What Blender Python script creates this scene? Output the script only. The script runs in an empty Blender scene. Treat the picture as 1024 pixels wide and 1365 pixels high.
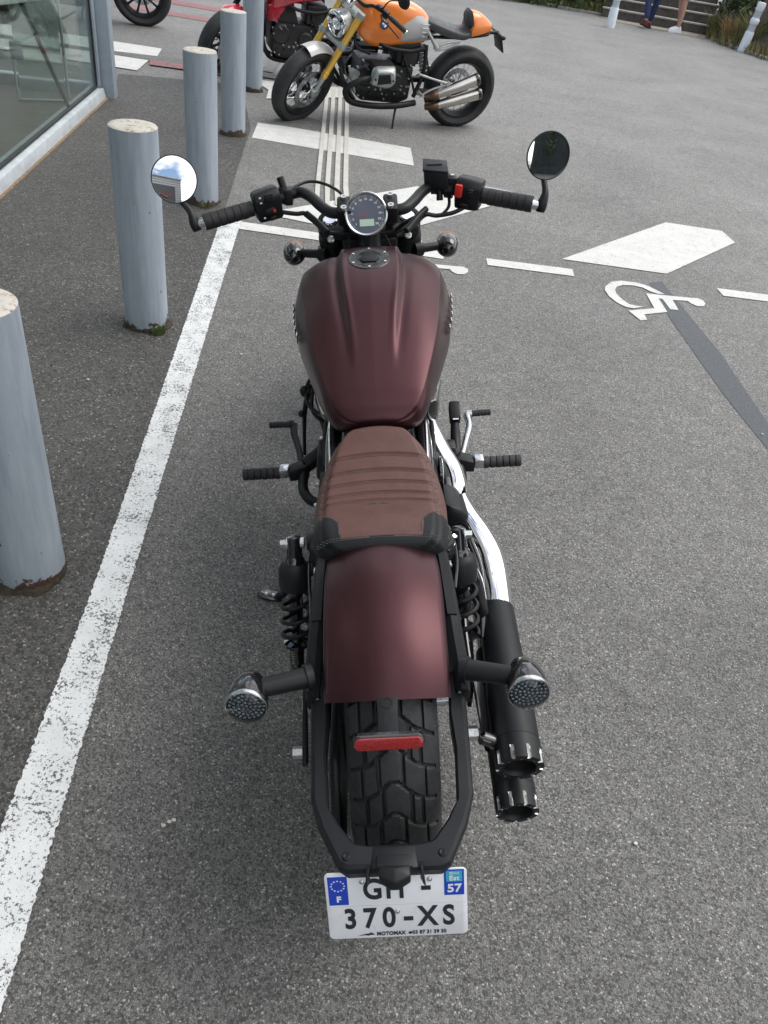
import bpy, bmesh, math, random
from mathutils import Vector, Matrix, noise
R_ = math.radians
random.seed(7)
C = bpy.context.scene.collection
scene = bpy.context.scene

# ------------------------------------------------------------------ camera
cam_data = bpy.data.cameras.new("camera")
cam = bpy.data.objects.new("camera", cam_data)
C.objects.link(cam)
scene.camera = cam
cam_data.sensor_fit = 'VERTICAL'
cam_data.sensor_height = 36.0
cam_data.lens = 1030.0 / 1365.0 * 36.0
cam_data.clip_start = 0.02
cam_data.clip_end = 600
RC = ((0.98714851, 0.15980557, 0.0), (0.09975573, -0.61620954, 0.78123914), (0.12484637, -0.77119906, -0.62423185))
m = Matrix(((RC[0][0], -RC[0][1], -RC[0][2], 0), (RC[1][0], -RC[1][1], -RC[1][2], 0), (RC[2][0], -RC[2][1], -RC[2][2], 1.553), (0, 0, 0, 1)))
cam.matrix_world = m
scene.render.resolution_x = 768
scene.render.resolution_y = 1024

# ------------------------------------------------------------------ sky and sun
SUN_EL, SUN_AZ = R_(58), R_(70)      # azimuth clockwise from +Y (to the right of the view)
world = bpy.data.worlds.new("World")
scene.world = world
world.use_nodes = True
wn = world.node_tree
wn.nodes.clear()
w_out = wn.nodes.new('ShaderNodeOutputWorld')
w_bg = wn.nodes.new('ShaderNodeBackground')
w_sky = wn.nodes.new('ShaderNodeTexSky')
w_sky.sky_type = 'NISHITA'
w_sky.sun_disc = False
w_sky.sun_elevation = SUN_EL
w_sky.sun_rotation = SUN_AZ
w_sky.air_density = 1.0
w_sky.dust_density = 1.0
w_tc = wn.nodes.new('ShaderNodeTexCoord')
w_n = wn.nodes.new('ShaderNodeTexNoise')
w_n.inputs['Scale'].default_value = 2.6
w_n.inputs['Detail'].default_value = 7
w_n.inputs['Roughness'].default_value = 0.55
w_n.inputs['Distortion'].default_value = 0.3
w_map = wn.nodes.new('ShaderNodeMapping')
w_map.inputs['Location'].default_value = (0.35, 1.7, 0.2)
w_map.inputs['Scale'].default_value = (1, 1, 1.9)
w_r = wn.nodes.new('ShaderNodeValToRGB')
w_r.color_ramp.elements[0].position = 0.41
w_r.color_ramp.elements[1].position = 0.54
w_mix = wn.nodes.new('ShaderNodeMix')
w_mix.data_type = 'RGBA'
w_n2 = wn.nodes.new('ShaderNodeTexNoise')
w_n2.inputs['Scale'].default_value = 5.0
w_n2.inputs['Detail'].default_value = 5
w_cl = wn.nodes.new('ShaderNodeValToRGB')
w_cl.color_ramp.elements[0].position = 0.3
w_cl.color_ramp.elements[0].color = (6.6, 6.8, 7.1, 1)
w_cl.color_ramp.elements[1].position = 0.7
w_cl.color_ramp.elements[1].color = (13.5, 13.5, 13.4, 1)
L = wn.links.new
L(w_tc.outputs['Generated'], w_map.inputs['Vector'])
L(w_map.outputs['Vector'], w_n.inputs['Vector'])
L(w_map.outputs['Vector'], w_n2.inputs['Vector'])
w_sep = wn.nodes.new('ShaderNodeSeparateXYZ'); L(w_tc.outputs['Generated'], w_sep.inputs[0])
w_a = wn.nodes.new('ShaderNodeMath'); w_a.operation = 'MULTIPLY_ADD'; w_a.inputs[1].default_value = 0.16
w_b = wn.nodes.new('ShaderNodeMath'); w_b.operation = 'MULTIPLY_ADD'; w_b.inputs[1].default_value = 0.05
L(w_sep.outputs['X'], w_a.inputs[0]); L(w_n.outputs['Fac'], w_a.inputs[2])
L(w_sep.outputs['Y'], w_b.inputs[0]); L(w_a.outputs[0], w_b.inputs[2])
L(w_b.outputs[0], w_r.inputs['Fac'])
L(w_n2.outputs['Fac'], w_cl.inputs['Fac'])
L(w_r.outputs['Color'], w_mix.inputs[0])
L(w_sky.outputs['Color'], w_mix.inputs[6])
L(w_cl.outputs['Color'], w_mix.inputs[7])
L(w_mix.outputs[2], w_bg.inputs['Color'])
w_bg.inputs['Strength'].default_value = 0.096
L(w_bg.outputs['Background'], w_out.inputs['Surface'])

sun_d = bpy.data.lights.new("sun", 'SUN')
sun_d.energy = 1.0
sun_d.angle = R_(38)
sun_d.color = (1.0, 0.96, 0.9)
sun = bpy.data.objects.new("sun", sun_d)
C.objects.link(sun)
sd = Vector((math.sin(SUN_AZ) * math.cos(SUN_EL), math.cos(SUN_AZ) * math.cos(SUN_EL), math.sin(SUN_EL)))
sun.rotation_euler = sd.to_track_quat('Z', 'Y').to_euler()

scene.view_settings.view_transform = 'Standard'
scene.view_settings.look = 'None'
scene.view_settings.gamma = 1
scene.view_settings.exposure = 0.86

# ------------------------------------------------------------------ helpers
def tag(o, label=None, cat=None, group=None, kind=None):
    if label: o['label'] = label
    if cat: o['category'] = cat
    if group: o['group'] = group
    if kind: o['kind'] = kind
    return o

def empty(name, loc=(0, 0, 0), rz=0.0, parent=None):
    o = bpy.data.objects.new(name, None)
    o.empty_display_size = 0.1
    C.objects.link(o)
    o.location = loc
    o.rotation_euler = (0, 0, rz)
    if parent: o.parent = parent
    return o

def catmull(pts, n=6):
    P = [Vector(p) for p in pts]
    if len(P) < 3: return P
    out = []
    Q = [P[0] * 2 - P[1]] + P + [P[-1] * 2 - P[-2]]
    for i in range(1, len(Q) - 2):
        a, b, c, d = Q[i - 1], Q[i], Q[i + 1], Q[i + 2]
        for k in range(n):
            t = k / n
            out.append(0.5 * ((2 * b) + (c - a) * t + (2 * a - 5 * b + 4 * c - d) * t * t + (3 * b - a - 3 * c + d) * t ** 3))
    out.append(P[-1])
    return out

class MB:
    """collects shapes, then links them as ONE mesh object"""
    def __init__(s):
        s.v = []; s.f = []; s.mi = []; s.m = 0
    def use(s, i):
        s.m = i; return s
    def add(s, vs, fs):
        b = len(s.v)
        s.v += [tuple(p) for p in vs]
        s.f += [tuple(i + b for i in f) for f in fs]
        s.mi += [s.m] * len(fs)
        return s
    def box(s, c, size, rot=None, bevel=0.0, seg=2):
        bm = bmesh.new()
        bmesh.ops.create_cube(bm, size=1)
        bmesh.ops.scale(bm, vec=size, verts=bm.verts)
        if bevel > 0:
            bmesh.ops.bevel(bm, geom=bm.edges[:], offset=bevel, segments=seg, affect='EDGES', profile=0.5)
        M = Matrix.Translation(c) @ (rot.to_4x4() if rot is not None else Matrix())
        bm.verts.index_update()
        s.add([M @ v.co for v in bm.verts], [[v.index for v in f.verts] for f in bm.faces])
        bm.free()
        return s
    def hull(s, pts, bevel=0.0, seg=2):
        bm = bmesh.new()
        for p in pts: bm.verts.new(p)
        bmesh.ops.convex_hull(bm, input=bm.verts[:])
        bmesh.ops.dissolve_limit(bm, angle_limit=0.02, verts=bm.verts[:], edges=bm.edges[:])
        if bevel > 0:
            bmesh.ops.bevel(bm, geom=bm.edges[:], offset=bevel, segments=seg, affect='EDGES', profile=0.5)
        bm.verts.index_update()
        s.add([v.co.copy() for v in bm.verts], [[v.index for v in f.verts] for f in bm.faces])
        bm.free()
        return s
    def tube(s, pts, r, seg=12, n=6, smooth=True, cap=True, flat=1.0, up=None):
        """swept circle; r scalar or per control point; flat squashes along the up axis"""
        P = [Vector(p) for p in pts]
        if not hasattr(r, '__len__'): r = [r] * len(P)
        if smooth and len(P) > 2:
            rr = [x.x for x in catmull([(a, 0, 0) for a in r], n)]
            P = catmull(P, n)
        else:
            rr = list(r)
        vs = []; fs = []
        t0 = (P[1] - P[0]).normalized()
        ref = Vector(up) if up is not None else (Vector((0, 0, 1)) if abs(t0.z) < 0.9 else Vector((1, 0, 0)))
        nrm = (ref - t0 * ref.dot(t0)).normalized()
        for i, p in enumerate(P):
            if i == 0: t = (P[1] - P[0])
            elif i == len(P) - 1: t = (P[-1] - P[-2])
            else: t = (P[i + 1] - P[i - 1])
            t.normalize()
            nrm = (nrm - t * nrm.dot(t))
            if nrm.length < 1e-6: nrm = t.orthogonal()
            nrm.normalize()
            bi = t.cross(nrm)
            for k in range(seg):
                a = 2 * math.pi * k / seg
                vs.append(p + nrm * (math.cos(a) * rr[i] * flat) + bi * (math.sin(a) * rr[i]))
        for i in range(len(P) - 1):
            for k in range(seg):
                k2 = (k + 1) % seg
                fs.append((i * seg + k, i * seg + k2, (i + 1) * seg + k2, (i + 1) * seg + k))
        if cap:
            fs.append(tuple(reversed(range(seg))))
            fs.append(tuple((len(P) - 1) * seg + k for k in range(seg)))
        return s.add(vs, fs)
    def cyl(s, a, b, r, r2=None, seg=20):
        return s.tube([a, b], [r, r if r2 is None else r2], seg=seg, smooth=False)
    def lathe(s, prof, o=(0, 0, 0), ax=(0, 0, 1), seg=32, closed=False, arc=None, ref=None):
        """prof = [(radius, height)] spun about axis ax through o"""
        ax = Vector(ax).normalized(); o = Vector(o)
        e1 = (Vector(ref) - ax * Vector(ref).dot(ax)).normalized() if ref is not None else ax.orthogonal().normalized()
        e2 = ax.cross(e1)
        n = len(prof); vs = []; fs = []
        a0, a1 = arc if arc else (0, 2 * math.pi)
        cnt = seg if not arc else seg + 1
        for i in range(cnt):
            a = a0 + (a1 - a0) * i / seg
            d = e1 * math.cos(a) + e2 * math.sin(a)
            for (r, h) in prof: vs.append(o + d * r + ax * h)
        for i in range(seg):
            j = (i + 1) % cnt
            for k in range(n if closed else n - 1):
                k2 = (k + 1) % n
                fs.append((i * n + k, j * n + k, j * n + k2, i * n + k2))
        return s.add(vs, fs)
    def loft(s, rings, closed=True, cap=True):
        n = len(rings[0]); vs = [p for r in rings for p in r]; fs = []
        for i in range(len(rings) - 1):
            for k in range(n if closed else n - 1):
                k2 = (k + 1) % n
                fs.append((i * n + k, i * n + k2, (i + 1) * n + k2, (i + 1) * n + k))
        if cap and closed:
            fs.append(tuple(reversed(range(n))))
            fs.append(tuple((len(rings) - 1) * n + k for k in range(n)))
        return s.add(vs, fs)
    def prism(s, poly, M, depth, bevel=0.0):
        """2-D outline extruded symmetrically about the local XY plane of M"""
        n = len(poly)
        bm = bmesh.new()
        a = [bm.verts.new((x, y, -depth / 2)) for x, y in poly]
        b = [bm.verts.new((x, y, depth / 2)) for x, y in poly]
        bm.faces.new(list(reversed(a))); bm.faces.new(b)
        for i in range(n): bm.faces.new((a[i], a[(i + 1) % n], b[(i + 1) % n], b[i]))
        bmesh.ops.recalc_face_normals(bm, faces=bm.faces[:])
        if bevel > 0:
            bmesh.ops.bevel(bm, geom=bm.edges[:], offset=bevel, segments=2, affect='EDGES', profile=0.5)
        bmesh.ops.triangulate(bm, faces=[f for f in bm.faces if len(f.verts) > 4])
        bm.verts.index_update()
        s.add([M @ v.co for v in bm.verts], [[v.index for v in f.verts] for f in bm.faces])
        bm.free()
        return s
    def ball(s, c, r, seg=16, rings=10):
        bm = bmesh.new()
        bmesh.ops.create_uvsphere(bm, u_segments=seg, v_segments=rings, radius=1)
        rr = r if hasattr(r, '__len__') else (r, r, r)
        bm.verts.index_update()
        s.add([Vector((v.co.x * rr[0], v.co.y * rr[1], v.co.z * rr[2])) + Vector(c) for v in bm.verts], [[v.index for v in f.verts] for f in bm.faces])
        bm.free(); return s
    def build(s, name, mats, parent=None, angle=38, smooth=True, fix=True):
        me = bpy.data.meshes.new(name)
        me.from_pydata([tuple(v) for v in s.v], [], s.f)
        if not isinstance(mats, (list, tuple)): mats = [mats]
        for q in mats: me.materials.append(q)
        me.polygons.foreach_set('material_index', s.mi)
        if fix:
            bm = bmesh.new(); bm.from_mesh(me)
            bmesh.ops.recalc_face_normals(bm, faces=bm.faces[:])
            bm.to_mesh(me); bm.free()
        if smooth:
            me.polygons.foreach_set('use_smooth', [True] * len(me.polygons))
            me.set_sharp_from_angle(angle=R_(angle))
        me.update()
        o = bpy.data.objects.new(name, me)
        C.objects.link(o)
        if parent: o.parent = parent
        return o

def text_mesh(txt, size, M, mb, bold=0.0, align='CENTER', sx=1.0, depth=0.0004):
    """lettering as flat mesh added to mb, placed by matrix M"""
    cu = bpy.data.curves.new('lettering', 'FONT')
    cu.body = txt; cu.size = size; cu.align_x = align; cu.align_y = 'CENTER'
    cu.offset = bold; cu.extrude = depth; cu.resolution_u = 4
    o = bpy.data.objects.new('lettering', cu)
    C.objects.link(o)
    dg = bpy.context.evaluated_depsgraph_get()
    dg.update()
    me = bpy.data.meshes.new_from_object(o.evaluated_get(dg))
    mb.add([M @ Vector((v.co.x * sx, v.co.y, v.co.z)) for v in me.vertices], [list(p.vertices) for p in me.polygons])
    bpy.data.objects.remove(o); bpy.data.curves.remove(cu); bpy.data.meshes.remove(me)

def frame(o, x, y):
    """matrix with origin o, local X along x, local Y close to y"""
    x = Vector(x).normalized(); y = Vector(y); y = (y - x * y.dot(x)).normalized(); z = x.cross(y)
    return Matrix(((x.x, y.x, z.x, o[0]), (x.y, y.y, z.y, o[1]), (x.z, y.z, z.z, o[2]), (0, 0, 0, 1)))

# ------------------------------------------------------------------ materials
class NT:
    def __init__(s, name):
        s.mat = bpy.data.materials.new(name); s.mat.use_nodes = True
        s.t = s.mat.node_tree; s.b = s.t.nodes['Principled BSDF']
    def n(s, t, **k):
        q = s.t.nodes.new(t)
        for a, b in k.items(): setattr(q, a, b)
        return q
    def l(s, a, b): s.t.links.new(a, b)
    def coord(s): 
        return s.n('ShaderNodeTexCoord').outputs['Object']
    def noise(s, scale, detail=3, rough=0.5, co=None, stretch=None):
        q = s.n('ShaderNodeTexNoise'); q.inputs['Scale'].default_value = scale
        q.inputs['Detail'].default_value = detail; q.inputs['Roughness'].default_value = rough
        co = co or s.coord()
        if stretch:
            mp = s.n('ShaderNodeMapping'); mp.inputs['Scale'].default_value = stretch
            s.l(co, mp.inputs['Vector']); co = mp.outputs['Vector']
        s.l(co, q.inputs['Vector']); return q.outputs['Fac']
    def ramp(s, fac, stops):
        q = s.n('ShaderNodeValToRGB'); e = q.color_ramp.elements
        while len(e) < len(stops): e.new(0.5)
        for i, (p, c) in enumerate(stops):
            e[i].position = p
            e[i].color = (c, c, c, 1) if not hasattr(c, '__len__') else (c[0], c[1], c[2], 1)
        s.l(fac, q.inputs['Fac']); return q.outputs['Color']
    def mix(s, fac, a, b, mode='MIX'):
        q = s.n('ShaderNodeMix', data_type='RGBA', blend_type=mode)
        for i, x in ((0, fac), (6, a), (7, b)):
            if isinstance(x, bpy.types.NodeSocket): s.l(x, q.inputs[i])
            elif i == 0: q.inputs[0].default_value = x
            else: q.inputs[i].default_value = (x[0], x[1], x[2], 1)
        return q.outputs[2]
    def math(s, op, a, b=0.0, c=None):
        q = s.n('ShaderNodeMath', operation=op)
        for i, x in enumerate((a, b) if c is None else (a, b, c)):
            if isinstance(x, bpy.types.NodeSocket): s.l(x, q.inputs[i])
            else: q.inputs[i].default_value = x
        return q.outputs[0]
    def bump(s, h, strength=0.3, dist=0.002):
        q = s.n('ShaderNodeBump'); q.inputs['Strength'].default_value = strength; q.inputs['Distance'].default_value = dist
        s.l(h, q.inputs['Height']); s.l(q.outputs['Normal'], s.b.inputs['Normal']); return q
    def set(s, **k):
        nm = dict(col='Base Color', rough='Roughness', metal='Metallic', coat='Coat Weight', coatr='Coat Roughness', trans='Transmission Weight', ior='IOR', spec='Specular IOR Level', emit='Emission Color', es='Emission Strength', alpha='Alpha', aniso='Anisotropic', sheen='Sheen Weight')
        for a, b in k.items():
            i = s.b.inputs[nm[a]]
            if isinstance(b, bpy.types.NodeSocket): s.l(b, i)
            elif hasattr(b, '__len__'): i.default_value = (b[0], b[1], b[2], 1)
            else: i.default_value = b
        return s.mat

def plain(name, col, rough=0.5, metal=0.0, var=0.18, nscale=14.0, rvar=0.12, grain=0.0, gscale=900, **k):
    """surface with faint mottling of colour and gloss, as real paint, rubber and metal have"""
    t = NT(name)
    f = t.noise(nscale, 5, 0.6)
    lo = [c * (1 - var) for c in col]; hi = [min(1, c * (1 + var)) for c in col]
    t.set(col=t.ramp(f, [(0.3, lo), (0.7, hi)]), metal=metal, **k)
    f2 = t.noise(nscale * 3.1, 4, 0.6)
    t.set(rough=t.ramp(f2, [(0.3, max(0.02, rough - rvar)), (0.7, min(1, rough + rvar))]))
    if grain > 0: t.bump(t.noise(gscale, 2), grain, 0.0006)
    return t.mat

def asphalt(t, scale=150.0, lo=0.035, mid=0.095, hi=0.30, seed=0.0, warm=(1.0, 0.98, 0.945), gap=0.018, lane=True):
    """stone chips set in bitumen; returns colour, height"""
    co = t.coord()
    wob = t.n('ShaderNodeTexNoise'); wob.inputs['Scale'].default_value = scale * 0.6; wob.inputs['Detail'].default_value = 2
    t.l(co, wob.inputs['Vector'])
    addv = t.n('ShaderNodeMix', data_type='VECTOR'); addv.inputs[0].default_value = 0.012 * 60 / scale
    t.l(co, addv.inputs[4]); t.l(wob.outputs['Color'], addv.inputs[5])
    mp = t.n('ShaderNodeMapping'); mp.inputs['Location'].default_value = (seed, seed * 1.7, 0.013)
    t.l(addv.outputs[1], mp.inputs['Vector'])
    v = t.n('ShaderNodeTexVoronoi'); v.inputs['Scale'].default_value = scale; t.l(mp.outputs['Vector'], v.inputs['Vector'])
    e = t.n('ShaderNodeTexVoronoi', feature='DISTANCE_TO_EDGE'); e.inputs['Scale'].default_value = scale; t.l(mp.outputs['Vector'], e.inputs['Vector'])
    sep = t.n('ShaderNodeSeparateColor'); t.l(v.outputs['Color'], sep.inputs['Color'])
    stone = t.ramp(sep.outputs['Red'], [(0.0, [lo * w for w in warm]), (0.22, [mid * 0.80 * w for w in warm]), (0.72, [mid * 1.12 * w for w in warm]), (0.93, [mid * 1.4 * w for w in warm]), (0.995, [hi * 0.85 * w for w in warm])])
    fine = t.noise(scale * 3.3, 3, 0.7, co)
    stone = t.mix(0.75, stone, t.ramp(fine, [(0.25, 0.45), (0.75, 1.5)]), 'MULTIPLY')
    edge = t.ramp(e.outputs['Distance'], [(0.0, 1.0), (0.13, 0.0)])
    col = t.mix(t.math('MULTIPLY', edge, 0.9), stone, (gap, gap, gap * 0.98))
    hole = t.math('GREATER_THAN', sep.outputs['Green'], 0.86)
    col = t.mix(t.math('MULTIPLY', hole, 0.65), col, (gap, gap, gap))
    big = t.noise(1.1, 6, 0.6, co)
    stain = t.noise(2.3, 5, 0.75, co)
    col = t.mix(1.0, col, t.ramp(stain, [(0.60, 1.0), (0.68, 0.84), (0.80, 0.72)]), 'MULTIPLY')
    col = t.mix(1.0, col, t.ramp(big, [(0.3, 0.84), (0.7, 1.16)]), 'MULTIPLY')
    med = t.noise(14, 4, 0.6, co)
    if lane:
        # grazing sky reflection put into the colour: paler far and right, darker near left
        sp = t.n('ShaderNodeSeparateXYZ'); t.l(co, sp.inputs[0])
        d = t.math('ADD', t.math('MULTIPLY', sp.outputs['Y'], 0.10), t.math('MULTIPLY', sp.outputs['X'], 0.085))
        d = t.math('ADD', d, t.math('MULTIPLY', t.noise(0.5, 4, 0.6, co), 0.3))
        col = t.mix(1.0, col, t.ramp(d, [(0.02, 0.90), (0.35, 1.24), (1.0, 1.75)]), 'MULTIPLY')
    col = t.mix(1.0, col, t.ramp(med, [(0.3, 0.88), (0.7, 1.12)]), 'MULTIPLY')
    h = t.math('SUBTRACT', t.math('MINIMUM', t.math('MULTIPLY', e.outputs['Distance'], 3.0), 0.6), t.math('MULTIPLY', hole, 0.5))
    h = t.math('ADD', h, t.math('MULTIPLY', sep.outputs['Blue'], 0.35))
    return col, h, sep

def asphalt_mat(name, **k):
    t = NT(name); c, h, s_ = asphalt(t, **k)
    t.set(col=c, rough=t.ramp(t.noise(40, 3), [(0.3, 0.62), (0.7, 0.8)]), spec=0.5)
    t.bump(h, 0.55, 0.0022)
    return t.mat

def paint_mat(name, wear=0.12, scale=150.0, col=(0.76, 0.78, 0.79), wearscale=2.2, edge=True, **k):
    """road paint: chips of bare asphalt show where the paint has worn off the stones"""
    t = NT(name); c, h, s_ = asphalt(t, scale=scale, **k)
    co = t.coord()
    v = t.n('ShaderNodeTexVoronoi'); v.inputs['Scale'].default_value = scale * 0.8; t.l(co, v.inputs['Vector'])
    sp = t.n('ShaderNodeSeparateColor'); t.l(v.outputs['Color'], sp.inputs['Color'])
    patch = t.noise(wearscale * 6, 5, 0.7, co)
    thr = t.ramp(patch, [(0.35, 0.22 + wear * 1.5), (0.50, 0.25 + wear * 2.1), (0.66, 0.28 + wear * 2.9)])
    worn = t.math('LESS_THAN', t.noise(scale * 0.42, 4, 0.75, co), thr)
    fine = t.noise(scale * 0.9, 4, 0.7, co)
    worn = t.math('MULTIPLY', worn, t.ramp(fine, [(0.30, 0.2), (0.44, 0.95)]))
    dirt = t.ramp(t.noise(9, 6, 0.7, co), [(0.3, [x * 0.80 for x in col]), (0.7, col)])
    grit = t.ramp(t.noise(scale * 2.0, 3, 0.7, co), [(0.3, 0.84), (0.65, 1.04)])
    dirt = t.mix(1.0, dirt, grit, 'MULTIPLY')
    t.set(col=t.mix(worn, dirt, c), rough=0.62)
    t.bump(t.math('SUBTRACT', h, t.math('MULTIPLY', worn, 0.6)), 0.35, 0.002)
    return t.mat
# ------------------------------------------------------------------ ground and markings
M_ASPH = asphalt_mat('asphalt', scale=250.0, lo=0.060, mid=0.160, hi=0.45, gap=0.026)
M_PAVE = asphalt_mat('coarse_asphalt', scale=165.0, lo=0.028, mid=0.096, hi=0.34, seed=3.1, warm=(1.0, 0.965, 0.92), gap=0.016, lane=False)
M_LINE = paint_mat('line_paint', wear=0.085, scale=290.0)
M_MARK = paint_mat('marking_paint', wear=0.05, scale=165.0, col=(0.69, 0.69, 0.665))
M_RAIL = paint_mat('guide_strip_paint', wear=0.02, scale=165.0, col=(0.60, 0.59, 0.54))
M_RED = paint_mat('red_paint', wear=0.10, scale=165.0, col=(0.36, 0.13, 0.13))
M_PALE = paint_mat('worn_grey_paint', wear=0.2, scale=165.0, col=(0.36, 0.35, 0.32))
M_TAR = None
t = NT('tar_seal')
t.set(col=t.ramp(t.noise(60, 5, 0.7), [(0.3, (0.035, 0.042, 0.05)), (0.7, (0.062, 0.072, 0.085))]), rough=t.ramp(t.noise(90, 3), [(0.3, 0.42), (0.7, 0.62)]))
t.bump(t.noise(260, 4), 0.5, 0.002)
M_TAR = t.mat

def sheet(name, poly, z, mat, kind='structure', sub=0):
    bm = bmesh.new()
    vs = [bm.verts.new((x, y, z)) for x, y in poly]
    f = bm.faces.new(vs)
    bmesh.ops.triangulate(bm, faces=[f])
    for fc in bm.faces:
        if fc.normal.z < 0: fc.normal_flip()
    me = bpy.data.meshes.new(name); bm.to_mesh(me); bm.free(); me.materials.append(mat)
    o = bpy.data.objects.new(name, me); C.objects.link(o)
    o['kind'] = kind
    return o

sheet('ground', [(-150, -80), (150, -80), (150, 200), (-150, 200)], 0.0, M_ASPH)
# coarse pavement between the parking line and the glass wall
sheet('pavement', [(-0.40, -6.0), (-0.505, 0.0), (-0.652, 0.729), (-0.731, 1.376), (-1.12, 4.05), (-1.30, 5.2), (-1.47, 6.3), (-1.90, 7.75), (-2.9, 7.4), (-2.66, 6.6), (-2.36, 4.17), (-1.75, -0.2), (-0.95, -6.0)], 0.004, M_PAVE)
def rough_strip(name, left, right, z, mat, amp=0.004, n=260):
    """a strip whose painted edge wanders over the stones"""
    rnd = random.Random(3); vs = []; fs = []
    def at(P, y):
        for (x0, y0), (x1, y1) in zip(P[:-1], P[1:]):
            if y <= y1 or (x1, y1) == P[-1]: return x0 + (x1 - x0) * (y - y0) / (y1 - y0)
    y0, y1 = left[0][1], left[-1][1]
    for i in range(n + 1):
        y = y0 + (y1 - y0) * i / n
        vs.append((at(left, y) + rnd.uniform(-amp, amp), y, z)); vs.append((at(right, y) + rnd.uniform(-amp, amp), y, z))
    for i in range(n): fs.append((2 * i, 2 * i + 1, 2 * i + 3, 2 * i + 2))
    me = bpy.data.meshes.new(name); me.from_pydata(vs, [], fs); me.materials.append(mat)
    o = bpy.data.objects.new(name, me); C.objects.link(o); o['kind'] = 'structure'
    return o
rough_strip('parking_line', [(-0.36, -1.9), (-0.50, -0.05), (-0.652, 0.729), (-0.731, 1.376), (-1.140, 4.155), (-1.165, 4.32)],
            [(-0.24, -1.9), (-0.41, -0.10), (-0.502, 0.431), (-0.642, 1.396), (-1.022, 4.10), (-1.050, 4.32)], 0.009, M_LINE, 0.0025, 1100)
sheet('parking_line', [(-1.052, 4.310), (-0.648, 4.330), (0.10, 4.352), (0.10, 4.238), (-0.628, 4.215), (-1.036, 4.195)], 0.004, M_MARK)
sheet('parking_line', [(0.341, 4.358), (0.840, 4.407), (0.840, 4.300), (0.349, 4.257)], 0.004, M_MARK)
sheet('parking_line', [(1.690, 4.478), (2.62, 4.56), (2.60, 4.45), (1.704, 4.372)], 0.004, M_MARK)
sheet('arrow_marking', [(0.791, 4.545), (1.604, 5.611), (2.001, 5.622), (2.038, 5.405), (1.419, 4.583)], 0.004, M_MARK)
sheet('arrow_marking', [(-0.973, 4.50), (-0.748, 4.774), (-0.40, 5.195), (-0.132, 5.513), (0.20, 5.53), (0.37, 5.333), (-0.20, 4.535), (-0.671, 4.461)], 0.004, M_MARK)
for q in ([(-0.716, 4.78), (-0.688, 4.78), (-0.742, 5.14), (-1.166, 8.242), (-1.196, 8.217), (-0.770, 5.125)],
          [(-0.655, 4.81), (-0.627, 4.81), (-0.683, 5.173), (-1.111, 8.289), (-1.143, 8.262), (-0.712, 5.157)],
          [(-0.596, 4.84), (-0.568, 4.84), (-0.624, 5.206), (-1.054, 8.338), (-1.085, 8.311), (-0.656, 5.188)],
          [(-0.540, 4.87), (-0.512, 4.87), (-0.571, 5.235), (-0.997, 8.386), (-1.027, 8.361), (-0.602, 5.218)]):
    o = sheet('guide_strip', q, 0.0, M_RAIL)
    bm = bmesh.new(); bm.from_mesh(o.data)
    r = bmesh.ops.extrude_face_region(bm, geom=bm.faces[:])
    bmesh.ops.translate(bm, vec=(0, 0, 0.011), verts=[e for e in r['geom'] if isinstance(e, bmesh.types.BMVert)])
    bmesh.ops.recalc_face_normals(bm, faces=bm.faces[:])
    bm.to_mesh(o.data); bm.free()
sheet('zebra_stripe', [(-1.463, 6.513), (-1.252, 6.540), (-0.25, 6.497), (-0.188, 6.01), (-1.404, 6.058)], 0.003, M_MARK)
sheet('zebra_stripe', [(-1.86, 8.02), (-0.989, 8.315), (-0.928, 7.925), (-1.581, 7.342), (-1.638, 7.694)], 0.0084, M_MARK)
sheet('zebra_stripe', [(-4.6, 8.745), (-2.975, 8.796), (-2.89, 8.40), (-3.28, 8.30), (-4.7, 8.22)], 0.004, M_MARK)
sheet('zebra_stripe', [(-4.6, 8.08), (-2.884, 8.144), (-2.815, 7.625), (-4.5, 7.59)], 0.008, M_MARK)
sheet('parking_line', [(-6.0, 8.05), (-3.306, 8.260), (-2.68, 8.40), (-1.60, 8.42), (-1.60, 8.20), (-2.588, 8.146), (-3.24, 8.113), (-6.0, 7.93)], 0.012, M_PALE)
sheet('red_marking', [(-2.880, 8.140), (-2.05, 8.19), (-2.03, 7.99), (-2.531, 7.955), (-2.80, 7.92)], 0.0125, M_RED)
sheet('red_marking', [(-4.35, 11.30), (-3.0, 11.18), (-3.0, 10.90), (-4.3, 10.95)], 0.004, M_RED)
sheet('red_marking', [(-4.9, 12.35), (-3.2, 12.2), (-3.2, 11.85), (-4.9, 11.95)], 0.004, M_RED)
sheet('parking_line', [(-2.15, 10.9), (-1.99, 10.9), (-1.764, 8.46), (-1.86, 8.46)], 0.0128, M_PALE)
# wheelchair symbols
WR = [(1.343, 4.249), (1.263, 4.337), (1.202, 4.358), (1.115, 4.349), (1.052, 4.305), (1.007, 4.223), (0.997, 4.167), (1.01, 4.086), (1.047, 4.01), (1.089, 3.974), (1.128, 3.972), (1.186, 4.019), (1.141, 4.014), (1.109, 4.021), (1.077, 4.079), (1.058, 4.139), (1.057, 4.191), (1.072, 4.241), (1.113, 4.285), (1.172, 4.304), (1.228, 4.296), (1.263, 4.257), (1.302, 4.238)]
WB = [(1.234, 4.216), (1.3, 4.225), (1.495, 4.258), (1.533, 4.27), (1.56, 4.249), (1.564, 4.205), (1.544, 4.164), (1.506, 4.149), (1.477, 4.171), (1.463, 4.204), (1.375, 4.181), (1.382, 4.051), (1.336, 4.042), (1.318, 4.17), (1.296, 4.172), (1.311, 3.997), (1.175, 3.916), (1.178, 3.848), (1.141, 3.827), (1.092, 3.931), (1.246, 4.02), (1.241, 4.086)]
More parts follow.
